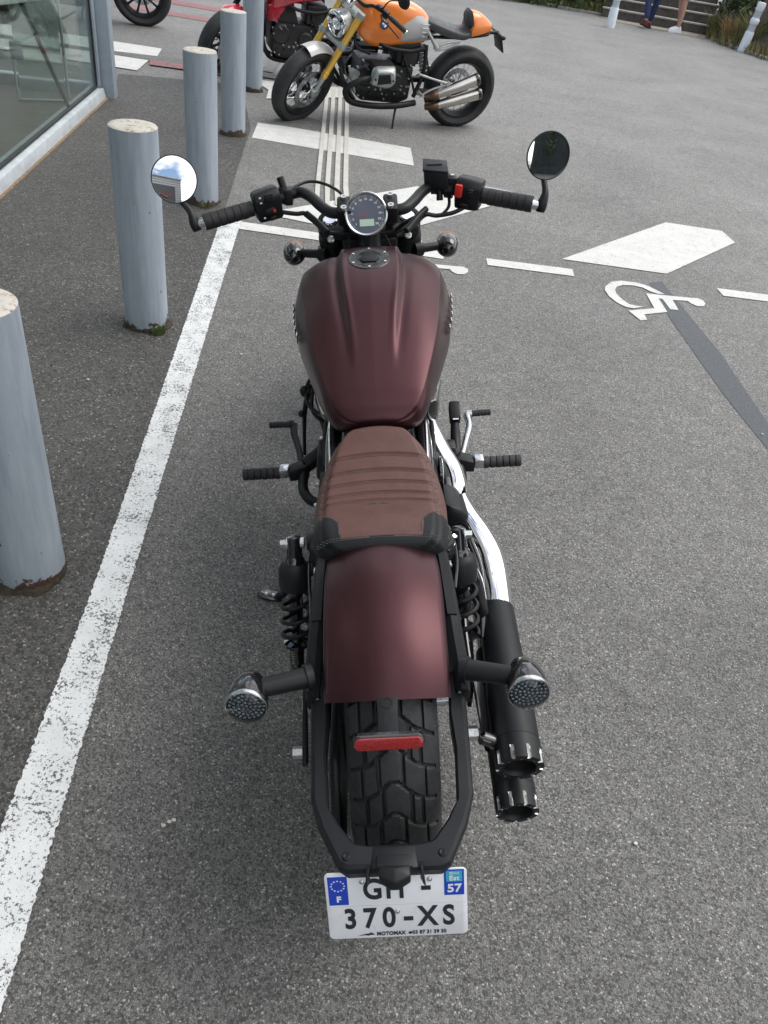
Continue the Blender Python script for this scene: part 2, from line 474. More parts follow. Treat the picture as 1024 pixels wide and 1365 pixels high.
for dx, dy in ((0, 0), (-1.322, -0.098)):
    bm = bmesh.new()
    for poly in (WR, WB):
        f = bm.faces.new([bm.verts.new((x + dx, y + dy, 0.004)) for x, y in poly])
        bmesh.ops.triangulate(bm, faces=[f])
    for fc in bm.faces:
        if fc.normal.z < 0: fc.normal_flip()
    me = bpy.data.meshes.new('wheelchair_symbol'); bm.to_mesh(me); bm.free(); me.materials.append(M_MARK)
    o = bpy.data.objects.new('wheelchair_symbol', me); C.objects.link(o); o['kind'] = 'structure'
# dark sealing band
sheet('tar_band', [(1.283, 4.395), (1.291, 4.15), (1.320, 3.85), (1.363, 3.50), (1.408, 3.14), (1.455, 2.88), (1.49, 2.70), (1.60, 2.10), (1.70, 2.05), (1.60, 2.75), (1.547, 2.951), (1.52, 3.30), (1.498, 3.598), (1.455, 3.85), (1.415, 4.12), (1.365, 4.45)], 0.0018, M_TAR)
# small pale stones and flecks lying on the asphalt
mb = MB(); rnd = random.Random(11)
for k in range(34):
    x, y = rnd.uniform(-1.5, 2.4), rnd.uniform(0.4, 6.5)
    s = rnd.uniform(0.002, 0.005)
    mb.ball((x, y, 0.006 + s * 0.5), (s * rnd.uniform(0.8, 1.6), s, s * 0.6), 7, 5)
for x, y in ((-0.336, 0.81), (-0.328, 0.815), (0.66, 0.93), (-0.345, 0.80)):
    mb.ball((x, y, 0.006), (0.005, 0.004, 0.002), 7, 5)
tag(mb.build('grit', plain('pale_stone', (0.55, 0.53, 0.48), 0.8)), kind='stuff')

# ------------------------------------------------------------------ bollards
def bollard_mat():
    t = NT('bollard_paint')
    co = t.coord()
    base = t.ramp(t.noise(5, 6, 0.65, co, (6, 6, 0.6)), [(0.25, (0.240, 0.285, 0.335)), (0.5, (0.315, 0.362, 0.415)), (0.8, (0.38, 0.422, 0.465))])
    base = t.mix(0.35, base, t.ramp(t.noise(22, 5, 0.7, co, (2, 2, 0.25)), [(0.35, 0.80), (0.65, 1.12)]), 'MULTIPLY')
    sep = t.n('ShaderNodeSeparateXYZ'); t.l(co, sep.inputs[0])
    # rust that creeps up from the foot, plus small chips
    nb = t.noise(16, 6, 0.7, co)
    foot = t.math('LESS_THAN', sep.outputs['Z'], t.math('MULTIPLY', t.math('SUBTRACT', nb, 0.36), 0.22))
    chips = t.math('GREATER_THAN', t.noise(48, 3, 0.6, co, (1, 1, 0.45)), 0.735)
    rust = t.ramp(t.noise(120, 4, 0.7, co), [(0.3, (0.03, 0.02, 0.016)), (0.7, (0.11, 0.06, 0.04))])
    col = t.mix(t.math('MAXIMUM', foot, chips), base, rust)
    t.set(col=col, rough=t.ramp(nb, [(0.3, 0.42), (0.7, 0.6)]))
    t.bump(t.math('SUBTRACT', t.noise(30, 4, 0.6, co), t.math('MULTIPLY', t.math('MAXIMUM', foot, chips), 0.4)), 0.25, 0.002)
    return t.mat
M_BOL = bollard_mat()
t = NT('bollard_top')
n1 = t.noise(42, 8, 0.8)
t.set(col=t.ramp(n1, [(0.36, (0.10, 0.06, 0.045)), (0.42, (0.36, 0.31, 0.25)), (0.50, (0.52, 0.49, 0.43)), (0.57, (0.50, 0.49, 0.46)), (0.63, (0.36, 0.42, 0.47))]), rough=0.75)
t.bump(n1, 0.6, 0.003)
M_BTOP = t.mat
M_WEED = plain('weed_green', (0.09, 0.13, 0.03), 0.7, var=0.4, nscale=40)
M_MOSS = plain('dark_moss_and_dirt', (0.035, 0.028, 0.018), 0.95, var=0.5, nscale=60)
BOL_R = 0.0875
bdefs = [(-0.917, 1.442, 0.782, 'blue-grey steel bollard nearest the camera, cut by the left edge of the photo'),
         (-1.117, 2.945, 0.775, 'blue-grey steel bollard just left of the left handlebar mirror, green weed at its foot'),
         (-1.332, 4.532, 0.775, 'blue-grey steel bollard directly behind the left handlebar mirror, its top flaking'),
         (-1.548, 6.075, 0.775, 'blue-grey steel bollard beside the zebra stripe, second farthest of the row'),
         (-1.765, 7.60, 0.775, 'blue-grey steel bollard farthest from the camera, close to the orange motorcycle front wheel')]
src = None
for i, (x, y, h, lab) in enumerate(bdefs):
    e = empty('bollard', (x, y, 0), rz=i * 1.3)
    tag(e, lab, 'bollard', 'steel bollards along the pavement')
    if src is None:
        mb = MB(); n = 48
        mb.lathe([(BOL_R + 0.001, -0.02), (BOL_R + 0.001, 0.01), (BOL_R, 0.06), (BOL_R, 0.76), (BOL_R - 0.0005, 0.7745)], seg=n)
        post = mb.build('post', M_BOL, e)
        mb = MB()
        mb.lathe([(BOL_R - 0.0005, 0.7745), (BOL_R - 0.004, 0.7775), (0.06, 0.779), (0.0005, 0.7785)], seg=n)
        cap = mb.build('cap', M_BTOP, e)
        src = (post, cap)
    else:
        for s_ in src:
            c = s_.copy(); C.objects.link(c); c.parent = e
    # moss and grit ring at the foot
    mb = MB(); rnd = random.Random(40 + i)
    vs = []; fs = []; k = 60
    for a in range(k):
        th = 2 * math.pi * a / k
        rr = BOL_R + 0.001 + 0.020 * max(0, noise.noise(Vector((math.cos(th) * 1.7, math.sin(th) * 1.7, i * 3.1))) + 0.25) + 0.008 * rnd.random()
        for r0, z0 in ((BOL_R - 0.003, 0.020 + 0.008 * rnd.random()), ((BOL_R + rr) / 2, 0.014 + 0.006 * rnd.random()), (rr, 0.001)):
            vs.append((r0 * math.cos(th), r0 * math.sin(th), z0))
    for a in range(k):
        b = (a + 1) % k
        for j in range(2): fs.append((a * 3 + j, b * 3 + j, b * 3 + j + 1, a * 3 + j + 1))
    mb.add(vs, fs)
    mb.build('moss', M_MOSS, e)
def tuft(x, y, n, h, mat, name, label, cat, seed, lean=0.6, spread=0.03, w=0.003, parent=None):
    rnd = random.Random(seed); mb = MB()
    for k in range(n):
        a = rnd.uniform(0, 6.28); r = spread * math.sqrt(rnd.random()); hh = h * rnd.uniform(0.4, 1.0)
        p0 = Vector((r * math.cos(a), r * math.sin(a), 0))
        d = Vector((math.cos(a), math.sin(a), 0)) * lean * hh * rnd.random()
        side = Vector((-math.sin(a + rnd.uniform(-1, 1)), math.cos(a), 0)) * w
        p1 = p0 + d * 0.35 + Vector((0, 0, hh * 0.6)); p2 = p0 + d + Vector((0, 0, hh * rnd.uniform(0.75, 1)))
        mb.add([p0 - side, p0 + side, p1 + side * 0.8, p1 - side * 0.8, p2], [(0, 1, 2, 3), (3, 2, 4)])
    o = mb.build(name, mat, None, fix=False)
    o.location = (x, y, 0.004)
    tag(o, label, cat)
    return o
tuft(-1.045, 2.872, 110, 0.045, M_WEED, 'weed', 'small green weed growing at the foot of the second nearest bollard', 'weed', 5, spread=0.028, w=0.0022)
tuft(-1.29, 4.43, 60, 0.035, plain('dry_weed', (0.12, 0.11, 0.04), 0.8), 'weed', 'low dry weed at the foot of the bollard behind the mirror', 'weed', 6, spread=0.03, w=0.002)
# ------------------------------------------------------------------ showroom with glass walls
M_ALU = plain('grey_aluminium', (0.36, 0.42, 0.48), 0.42, 0.15, var=0.1, nscale=8)
M_ALU2 = plain('pale_sill_paint', (0.46, 0.50, 0.53), 0.5, 0.05, var=0.16, nscale=12)
M_GASKET = plain('black_rubber_seal', (0.02, 0.02, 0.022), 0.6)
t = NT('window_glass')
g1 = t.n('ShaderNodeBsdfTransparent'); g1.inputs['Color'].default_value = (0.91, 0.945, 0.93, 1)
g2 = t.n('ShaderNodeBsdfGlossy'); g2.inputs['Roughness'].default_value = 0.01; g2.inputs['Color'].default_value = (0.9, 0.95, 0.93, 1)
fr = t.n('ShaderNodeLayerWeight'); fr.inputs['Blend'].default_value = 0.5
ms = t.n('ShaderNodeMixShader'); t.l(t.math('ADD', t.math('MULTIPLY', t.math('POWER', fr.outputs['Facing'], 4.0), 0.8), 0.10), ms.inputs[0]); t.l(g1.outputs[0], ms.inputs[1]); t.l(g2.outputs[0], ms.inputs[2])
t.l(ms.outputs[0], t.t.nodes['Material Output'].inputs['Surface'])
M_GLASS = t.mat
t = NT('plank_floor')
co = t.coord()
t.set(col=t.ramp(t.noise(3, 5, 0.6, co, (1, 14, 1)), [(0.3, (0.085, 0.066, 0.048)), (0.7, (0.17, 0.135, 0.10))]), rough=0.45)
M_FLOOR = t.mat
M_RENDER = plain('grey_facade', (0.42, 0.43, 0.44), 0.7, nscale=3)
TH = 0.1425
bld = empty('showroom', (-2.66, 6.53, 0), TH)
tag(bld, 'glass walled showroom corner with grey metal frame and pale sill', 'building')
mb = MB(); mb.box((-3.0, -5.6, 0.015), (5.8, 11.0, 0.03)); mb.build('interior_floor', M_FLOOR, bld)
mb = MB()
mb.hull([(0, -11.2, 0.0), (0, -0.035, 0.0), (-0.015, -11.2, 0.075), (-0.015, -0.035, 0.075), (-0.115, -11.2, 0.09), (-0.115, -0.035, 0.09), (-0.13, -11.2, 0), (-0.13, -0.035, 0)], 0.004)
mb.build('sill', M_ALU2, bld)
mb = MB(); mb.box((-3.1, 0.02, 0.045), (5.9, 0.10, 0.09), bevel=0.004); mb.build('sill', M_ALU2, bld)
mb = MB(); mb.box((0.001, -5.6, 0.006), (0.03, 11.1, 0.012)); mb.build('joint_strip', plain('dirty_joint', (0.20, 0.14, 0.09), 0.9, var=0.4, nscale=50), bld)
def mull(x, y, sx, sy, name='frame_post'):
    q = MB(); q.box((x, y, 1.53), (sx, sy, 2.88), bevel=0.004); return q.build(name, M_ALU, bld)
# corner post: an outer pilaster and a narrower window profile beside it
mb = MB(); mb.box((0.0, 0.03, 1.51), (0.115, 0.11, 3.02), bevel=0.003); mb.build('corner_post', M_ALU, bld)
mull(-0.06, -0.055, 0.055, 0.05)
for k in range(1, 5): mull(-0.06, -2.4 * k, 0.055, 0.06)
for k in range(1, 3): mull(-2.4 * k, 0.02, 0.06, 0.055)
for k in range(5):
    y1 = -0.082 if k == 0 else -2.4 * k - 0.032; y0 = -2.4 * (k + 1) + 0.032 if k < 4 else -11.2
    q = MB(); q.box((-0.06, (y0 + y1) / 2, 1.54), (0.010, y1 - y0, 2.88))
    q.build('window_pane', M_GLASS, bld)
    q = MB()
    q.box((-0.06, y1 - 0.004, 1.52), (0.022, 0.012, 2.84)); q.box((-0.06, (y0 + y1) / 2, 0.094), (0.024, y1 - y0 - 0.03, 0.012))
    q.build('seal', M_GASKET, bld)
for k in range(2):
    x1 = -0.08 if k == 0 else -2.4 * k - 0.032; x0 = -2.4 * (k + 1) + 0.032
    q = MB(); q.box(((x0 + x1) / 2, 0.02, 1.54), (x1 - x0, 0.010, 2.88)); q.build('window_pane', M_GLASS, bld)
mb = MB(); mb.box((-3.0, -5.5, 2.93), (6.0, 11.0, 0.05)); mb.build('ceiling', plain('white_ceiling', (0.8, 0.8, 0.78), 0.8), bld)
mb = MB(); mb.box((-3.0, -5.5, 3.22), (6.3, 11.8, 0.46), bevel=0.01); mb.build('roof', M_RENDER, bld)
mb = MB(); mb.box((-2.9, -5.45, 5.2), (6.0, 11.5, 3.6), bevel=0.01); mb.build('added_storey', plain('added_storey_grey', (0.20, 0.21, 0.22), 0.6, nscale=3), bld)  # unseen storey, added to darken reflections and ground on the left
for k in range(5):  # far wall made of glass instead of solid, to let skylight into the room
    q = MB(); q.box((-6.0, -1.1 - 2.2 * k, 1.54), (0.010, 2.1, 2.88)); q.build('window_pane', M_GLASS, bld)
    mull(-6.0, -2.2 * k, 0.06, 0.06)
mb = MB(); mb.box((-3.0, -11.2, 1.5), (5.8, 0.2, 2.96)); mb.build('side_wall', plain('white_interior_wall', (0.75, 0.75, 0.73), 0.7), bld)
# table inside, with slanted dark legs
M_DARK = plain('black_satin_metal', (0.022, 0.023, 0.026), 0.35, 0.3)
M_TTOP = plain('pale_table_top', (0.62, 0.66, 0.62), 0.5)
tb = empty('table', (-3.12, 5.10, 0.03), TH - 0.30)
tag(tb, 'pale topped table with slanted dark legs inside the showroom window', 'table')
mb = MB(); mb.box((0, 0, 0.73), (0.9, 1.5, 0.035), bevel=0.006); mb.build('table_top', M_TTOP, tb)
for sx in (-1, 1):
    for sy in (-1, 1):
        mb = MB(); mb.cyl((sx * 0.26, sy * 0.50, 0.71), (sx * 0.42, sy * 0.70, 0.0), 0.016, 0.011); mb.build('leg', M_DARK, tb)
# translucent display board
t = NT('frosted_acrylic')
t.set(col=(0.74, 0.82, 0.79), rough=0.12, trans=0.85, ior=1.1)
dp = empty('display_board', (-2.93, 6.02, 0.03), TH + 0.4)
tag(dp, 'tall translucent display board standing inside behind the showroom glass', 'display')
mb = MB(); mb.box((0, 0, 0.8), (0.30, 0.008, 1.56), bevel=0.002); mb.build('panel', t.mat, dp)
mb = MB(); mb.tube([(0.17, 0, 0.03), (0.17, 0, 1.6)], 0.011, smooth=False); mb.build('pole', M_ALU2, dp)
mb = MB(); mb.box((-0.14, 0.02, 0.32), (0.08, 0.05, 0.11), bevel=0.005); mb.build('clip', M_ALU2, dp)
mb = MB(); mb.tube([(-0.17, 0, 0.25), (-0.17, 0, 0.03), (-0.12, 0, 0.01), (0.17, 0, 0.01)], 0.008, n=3); mb.build('foot_rail', M_ALU2, dp)

# ------------------------------------------------------------------ corrugated hall behind the camera, seen in the left mirror
t = NT('corrugated_cladding')
t.set(col=(0.34, 0.35, 0.36), rough=0.45, metal=0.3)
hall = empty('warehouse', (5.4, -16, 0), -0.12)
tag(hall, 'grey corrugated hall with a dark sign, reflected in the left handlebar mirror', 'building')
mb = MB(); vs = []; fs = []
zz = 0.0; k = 0
prof = []
while zz < 6.6:
    prof += [(0.0, zz), (0.0, zz + 0.13), (0.05, zz + 0.17), (0.05, zz + 0.26)]; zz += 0.30
mb.loft([[(-9, y, z) for y, z in prof], [(1.0, y, z) for y, z in prof]], closed=False, cap=False)
mb.box((-4, -5.1, 3.3), (10, 10, 6.6))
mb.build('cladding', t.mat, hall)
mb = MB(); mb.box((-4, -4.9, 6.7), (10.2, 10.2, 0.2)); mb.build('roof_edge', M_ALU, hall)
mb = MB(); mb.box((-2.2, 0.13, 4.3), (4.4, 0.12, 2.4)); mb.build('sign_board', plain('dark_sign', (0.05, 0.05, 0.055), 0.4), hall)
mb = MB(); mb.tube([(-3.9, 0.2, 4.9), (-3.2, 0.2, 3.9), (-2.2, 0.2, 4.3), (-1.2, 0.2, 4.0), (-0.5, 0.2, 4.8)], 0.10); mb.build('sign_stripe', plain('red_sign', (0.22, 0.03, 0.03), 0.5), hall)

# ------------------------------------------------------------------ steps, kerb, bank
M_STONE = plain('kerb_concrete', (0.30, 0.285, 0.25), 0.85, var=0.3, nscale=9, grain=0.4, gscale=120)
M_RISER = plain('step_brown_stone', (0.115, 0.100, 0.090), 0.9, var=0.35, nscale=14, grain=0.5, gscale=90)
M_NOSE = plain('step_pale_nosing', (0.42, 0.40, 0.35), 0.85, var=0.2, nscale=10)
M_SOIL = plain('bank_soil', (0.07, 0.055, 0.038), 0.95, var=0.5, nscale=6, grain=0.6, gscale=40)
st = empty('stone_steps', (4.0, 19.55, 0), -0.17)
tag(st, 'brown stone steps with pale nosings climbing between the bushes', 'steps')
mb = MB()
for k in range(7): mb.box((0, 0.16 + 0.32 * k + 0.8, 0.08 + 0.165 * k), (2.3, 0.32 + 1.6, 0.165))
mb.build('risers', M_RISER, st)
for k in range(7):
    mb = MB(); mb.box((0, 0.035 + 0.32 * k, 0.165 * (k + 1) + 0.0), (2.32, 0.12, 0.032), bevel=0.006); mb.build('nosing', M_NOSE, st)
sheet('path', [(2.80, 19.75), (3.05, 19.02), (4.05, 18.85), (4.80, 18.55), (5.4, 19.3), (3.2, 20.2)], 0.006, plain('gravel_apron', (0.26, 0.23, 0.185), 0.9, var=0.3, nscale=20))
# sloping bank of earth behind the kerb (two sides of the steps)
def bank(name, pts, rise):
    vs = []; fs = []
    rnd = random.Random(9)
    rows = 8
    for j in range(rows + 1):
        for i, (x, y) in enumerate(pts):
            d = j / rows
            vs.append((x + 0.35 * d * 9, y + d * 9, 0.02 + rise * d ** 0.8 + rnd.uniform(-0.03, 0.03) * (j > 0)))
    n = len(pts)
    for j in range(rows):
        for i in range(n - 1): fs.append((j * n + i, j * n + i + 1, (j + 1) * n + i + 1, (j + 1) * n + i))
    me = bpy.data.meshes.new(name); me.from_pydata(vs, [], fs); me.materials.append(M_SOIL)
    o = bpy.data.objects.new(name, me); C.objects.link(o); o['kind'] = 'structure'
bank('terrain', [(-14, 22.5), (-6, 21.4), (-2, 20.9), (1.26, 20.5), (2.3, 20.15), (2.86, 20.1)], 4.0)
bank('terrain', [(5.12, 19.6), (5.0, 18.75), (5.2, 17.8), (5.55, 16.6), (6.4, 15.3), (9, 13.0), (16, 8)], 4.0)
M_LEAF = plain('dark_leaf', (0.045, 0.075, 0.025), 0.55, var=0.45, nscale=3)
M_LEAF2 = plain('mid_leaf', (0.085, 0.12, 0.04), 0.55, var=0.4, nscale=3)
M_LEAF3 = plain('pale_leaf', (0.15, 0.185, 0.08), 0.6, var=0.35, nscale=3)
M_DRY = plain('dry_grass', (0.36, 0.255, 0.12), 0.8, var=0.3, nscale=9)
M_OLIVE = plain('olive_grass', (0.15, 0.145, 0.05), 0.8, var=0.4, nscale=9)
M_BARK = plain('bark', (0.06, 0.045, 0.035), 0.9, var=0.4, nscale=20)
def bush(name, loc, rad, n, label, cat, seed, leaf=0.06, mats=None, group=None, trunk=True):
    rnd = random.Random(seed)
    e = empty(name, loc); tag(e, label, cat, group)
    mb = MB()
    cl = []
    for k in range(26):
        while True:
            p = Vector((rnd.uniform(-1, 1), rnd.uniform(-1, 1), rnd.uniform(0, 1)))
            if p.length < 1: break
        cl.append((Vector((p.x * rad[0], p.y * rad[1], p.z * rad[2])), rnd.uniform(0.12, 0.3)))
    for k in range(n):
        c, s = rnd.choice(cl)
        v = Vector((rnd.gauss(0, 1), rnd.gauss(0, 1), rnd.gauss(0, 1))).normalized()
        q = c + v * s * max(rad) * (0.75 + 0.35 * rnd.random())
        if q.z < 0.02: q.z = rnd.uniform(0.02, 0.25)
        u = (v + Vector((rnd.gauss(0, .6), rnd.gauss(0, .6), rnd.gauss(0, .6)))).normalized()
        w = u.orthogonal().normalized(); w = Matrix.Rotation(rnd.uniform(0, 6.28), 3, u) @ w
        z = u.cross(w); L_ = leaf * rnd.uniform(0.6, 1.4)
        mb.m = rnd.choices([0, 1, 2], [0.5, 0.35, 0.15])[0]
        mb.add([q - w * L_, q + z * L_ * 0.42, q + w * L_, q - z * L_ * 0.42], [(0, 1, 2, 3)])
    mb.build('foliage', mats or [M_LEAF, M_LEAF2, M_LEAF3], e, smooth=False, fix=False)
    if trunk:
        mb = MB()
        for k in range(7):
            c, s = cl[k]
            mb.tube([(rnd.uniform(-.1, .1), rnd.uniform(-.1, .1), 0), c * 0.5 + Vector((rnd.uniform(-.1, .1), 0, 0.1)), c], [0.03, 0.02, 0.006], seg=6, n=3)
        mb.build('branches', M_BARK, e)
    return e
bush('bush', (0.9, 20.9, 0.0), (1.25, 0.75, 1.7), 9000, 'dense dark green bush left of the stone steps', 'bush', 1)
bush('bush', (2.30, 20.6, 0.0), (0.75, 0.6, 1.3), 6000, 'green bush touching the left side of the steps, behind the left white post', 'bush', 2)
bush('bush', (-1.4, 22.0, 0.0), (1.5, 0.8, 1.8), 6000, 'dark bush farthest left behind the car park kerb', 'bush', 3)
bush('bush', (5.85, 19.2, 0.0), (0.75, 0.8, 1.6), 7000, 'dark green bush right of the stone steps', 'bush', 4)
bush('bush', (6.75, 17.6, 0.0), (1.05, 1.0, 1.7), 9000, 'large leafy bush behind the right white post', 'bush', 5, leaf=0.07)
bush('bush', (8.6, 15.8, 0.0), (1.4, 1.2, 1.9), 6000, 'dark bush at the far right beyond the right white post', 'bush', 6, leaf=0.07)
tuft(5.22, 18.35, 260, 0.62, M_DRY, 'grass_clump', 'clump of straw coloured dry grass right of the stone steps', 'grass clump', 21, lean=0.9, spread=0.13, w=0.008)
tuft(5.62, 17.8, 420, 0.75, M_OLIVE, 'grass_clump', 'tall olive green grass between the straw clump and the right white post', 'grass clump', 22, lean=0.7, spread=0.38, w=0.008)
tuft(5.15, 18.95, 260, 0.6, M_OLIVE, 'grass_clump', 'olive grass leaning over the right edge of the steps', 'grass clump', 23, lean=0.8, spread=0.22, w=0.008)
rnd = random.Random(77); mb = MB()
edge = [(-6, 21.4), (-2, 20.9), (1.26, 20.45), (2.2, 20.05), (2.9, 19.95)]
edge2 = [(5.0, 18.6), (5.2, 17.6), (5.5, 16.6), (6.3, 15.3), (8, 13.6)]
for ed in (edge, edge2):
    for i in range(len(ed) - 1):
        for k in range(620):
            f = rnd.random(); x = ed[i][0] * (1 - f) + ed[i + 1][0] * f + rnd.gauss(0.06, 0.09); y = ed[i][1] * (1 - f) + ed[i + 1][1] * f + abs(rnd.gauss(0, 0.15))
            hh = rnd.uniform(0.04, 0.26); a = rnd.uniform(0, 3.14); w = 0.012
            mb.m = rnd.choice((0, 1, 2))
            mb.add([(x - w * math.cos(a), y - w * math.sin(a), 0.0), (x + w * math.cos(a), y + w * math.sin(a), 0.0), (x + rnd.uniform(-.1, .1), y + rnd.uniform(-.1, .1), hh)], [(0, 1, 2)])
tag(mb.build('ground_cover', [M_OLIVE, M_LEAF2, M_DRY], None, smooth=False, fix=False), kind='stuff')
mb = MB()
for ed in (edge, edge2):
    for i in range(len(ed) - 1):
        a = Vector((*ed[i], 0.03)); b = Vector((*ed[i + 1], 0.03)); d = (b - a)
        mb.box((a + b) / 2 + Vector((0, 0.02, -0.01)), (d.length, 0.12, 0.06), Matrix.Rotation(math.atan2(d.y, d.x), 3, 'Z'), 0.01)
tag(mb.build('kerb', M_STONE), kind='structure')
# dark trees beside and behind the camera (right mirror shows them)
def tree(loc, h, label, seed):
    rnd = random.Random(seed)
    e = empty('tree', loc); tag(e, label, 'tree', 'trees behind the camera')
    mb = MB(); mb.tube([(0, 0, 0), (0.05, 0, h * 0.3), (-0.05, 0.1, h * 0.62), (0, 0, h * 0.9)], [0.22, 0.16, 0.1, 0.03], seg=10); mb.build('trunk', M_BARK, e)
    mb = MB()
    cl = [(Vector((rnd.gauss(0, 1.1), rnd.gauss(0, 1.1), h * rnd.uniform(0.12, 0.95))), rnd.uniform(0.6, 1.2)) for k in range(30)]
    for k in range(9000):
        c, s = rnd.choice(cl); v = Vector((rnd.gauss(0, 1), rnd.gauss(0, 1), rnd.gauss(0, 1))).normalized()
        q = c + v * s * rnd.uniform(0.6, 1.05); w = Vector((rnd.gauss(0, 1), rnd.gauss(0, 1), rnd.gauss(0, 1))).normalized(); z = v.cross(w); L_ = 0.13
        mb.m = rnd.choices([0, 1], [0.7, 0.3])[0]
        mb.add([q - w * L_, q + z * L_ * 0.5, q + w * L_, q - z * L_ * 0.5], [(0, 1, 2, 3)])
    mb.build('crown', [M_LEAF, M_LEAF2], e, smooth=False, fix=False)
tree((12.5, -9.5, 0), 7.5, 'dark leafy tree reflected in the right handlebar mirror', 31)
tree((14.2, -11.5, 0), 7.8, 'tall dark tree behind the other reflected trees', 34)
tree((15.0, -7.5, 0), 7.4, 'dark leafy tree behind the car park, right of the one in the mirror', 32)
tree((17.5, -4, 0), 7.0, 'dark leafy tree farthest right behind the camera', 33)

off = empty('office_building', (13.2, -5.9, 0), 0.95)
tag(off, 'dark grey green office block behind the camera, reflected in the right handlebar mirror', 'building')
mb = MB(); mb.box((0, -3.0, 4.5), (13, 6, 9.0)); mb.build('wall', plain('dark_facade', (0.030, 0.036, 0.032), 0.75, nscale=0.8, var=0.35), off)
for k in range(4):
    mb = MB(); mb.box((-4.2 + 2.8 * k, 0.03, 2.2), (2.0, 0.06, 2.6)); mb.box((-4.2 + 2.8 * k, 0.03, 6.0), (2.0, 0.06, 2.2)); mb.build('window', plain('dark_glazing', (0.018, 0.024, 0.024), 0.5), off)
mb = MB(); mb.box((0, -3.0, 9.1), (13.3, 6.3, 0.2)); mb.build('roof', M_RENDER, off)

# ------------------------------------------------------------------ white guide posts
M_POSTW = plain('white_post_plastic', (0.78, 0.82, 0.86), 0.4, var=0.06)
M_POSTG = plain('grey_reflective_band', (0.46, 0.50, 0.53), 0.35, var=0.1)
def guide_post(loc, tilt, label):
    e = empty('guide_post', loc); tag(e, label, 'post', 'white plastic guide posts in front of the bushes')
    e.rotation_euler = tilt
    mb = MB(); mb.lathe([(0.0, 0.0), (0.088, 0.0), (0.090, 0.02), (0.080, 0.31), (0.076, 0.335), (0.0, 0.335)], seg=24); mb.build('base_sleeve', M_POSTW, e)
    mb = MB(); mb.lathe([(0.066, 0.33), (0.066, 0.44)], seg=24); mb.lathe([(0.064, 0.55), (0.064, 0.66)], seg=24); mb.build('reflective_band', M_POSTG, e)
    mb = MB(); mb.lathe([(0.064, 0.44), (0.080, 0.46), (0.082, 0.52), (0.064, 0.55)], seg=24); mb.build('collar', M_POSTW, e)
    mb = MB(); mb.lathe([(0.064, 0.66), (0.072, 0.68), (0.076, 0.76), (0.070, 0.79), (0.045, 0.795), (0.03, 0.78), (0.0, 0.775)], seg=24); mb.build('cap', M_POSTW, e)
guide_post((2.80, 17.80, 0), (0, 0, 0.3), 'white plastic guide post left of the stone steps, its top cut by the photo edge')
guide_post((5.24, 17.30, 0), (0, R_(4.0), 0), 'leaning white plastic guide post in front of the right hand bushes')

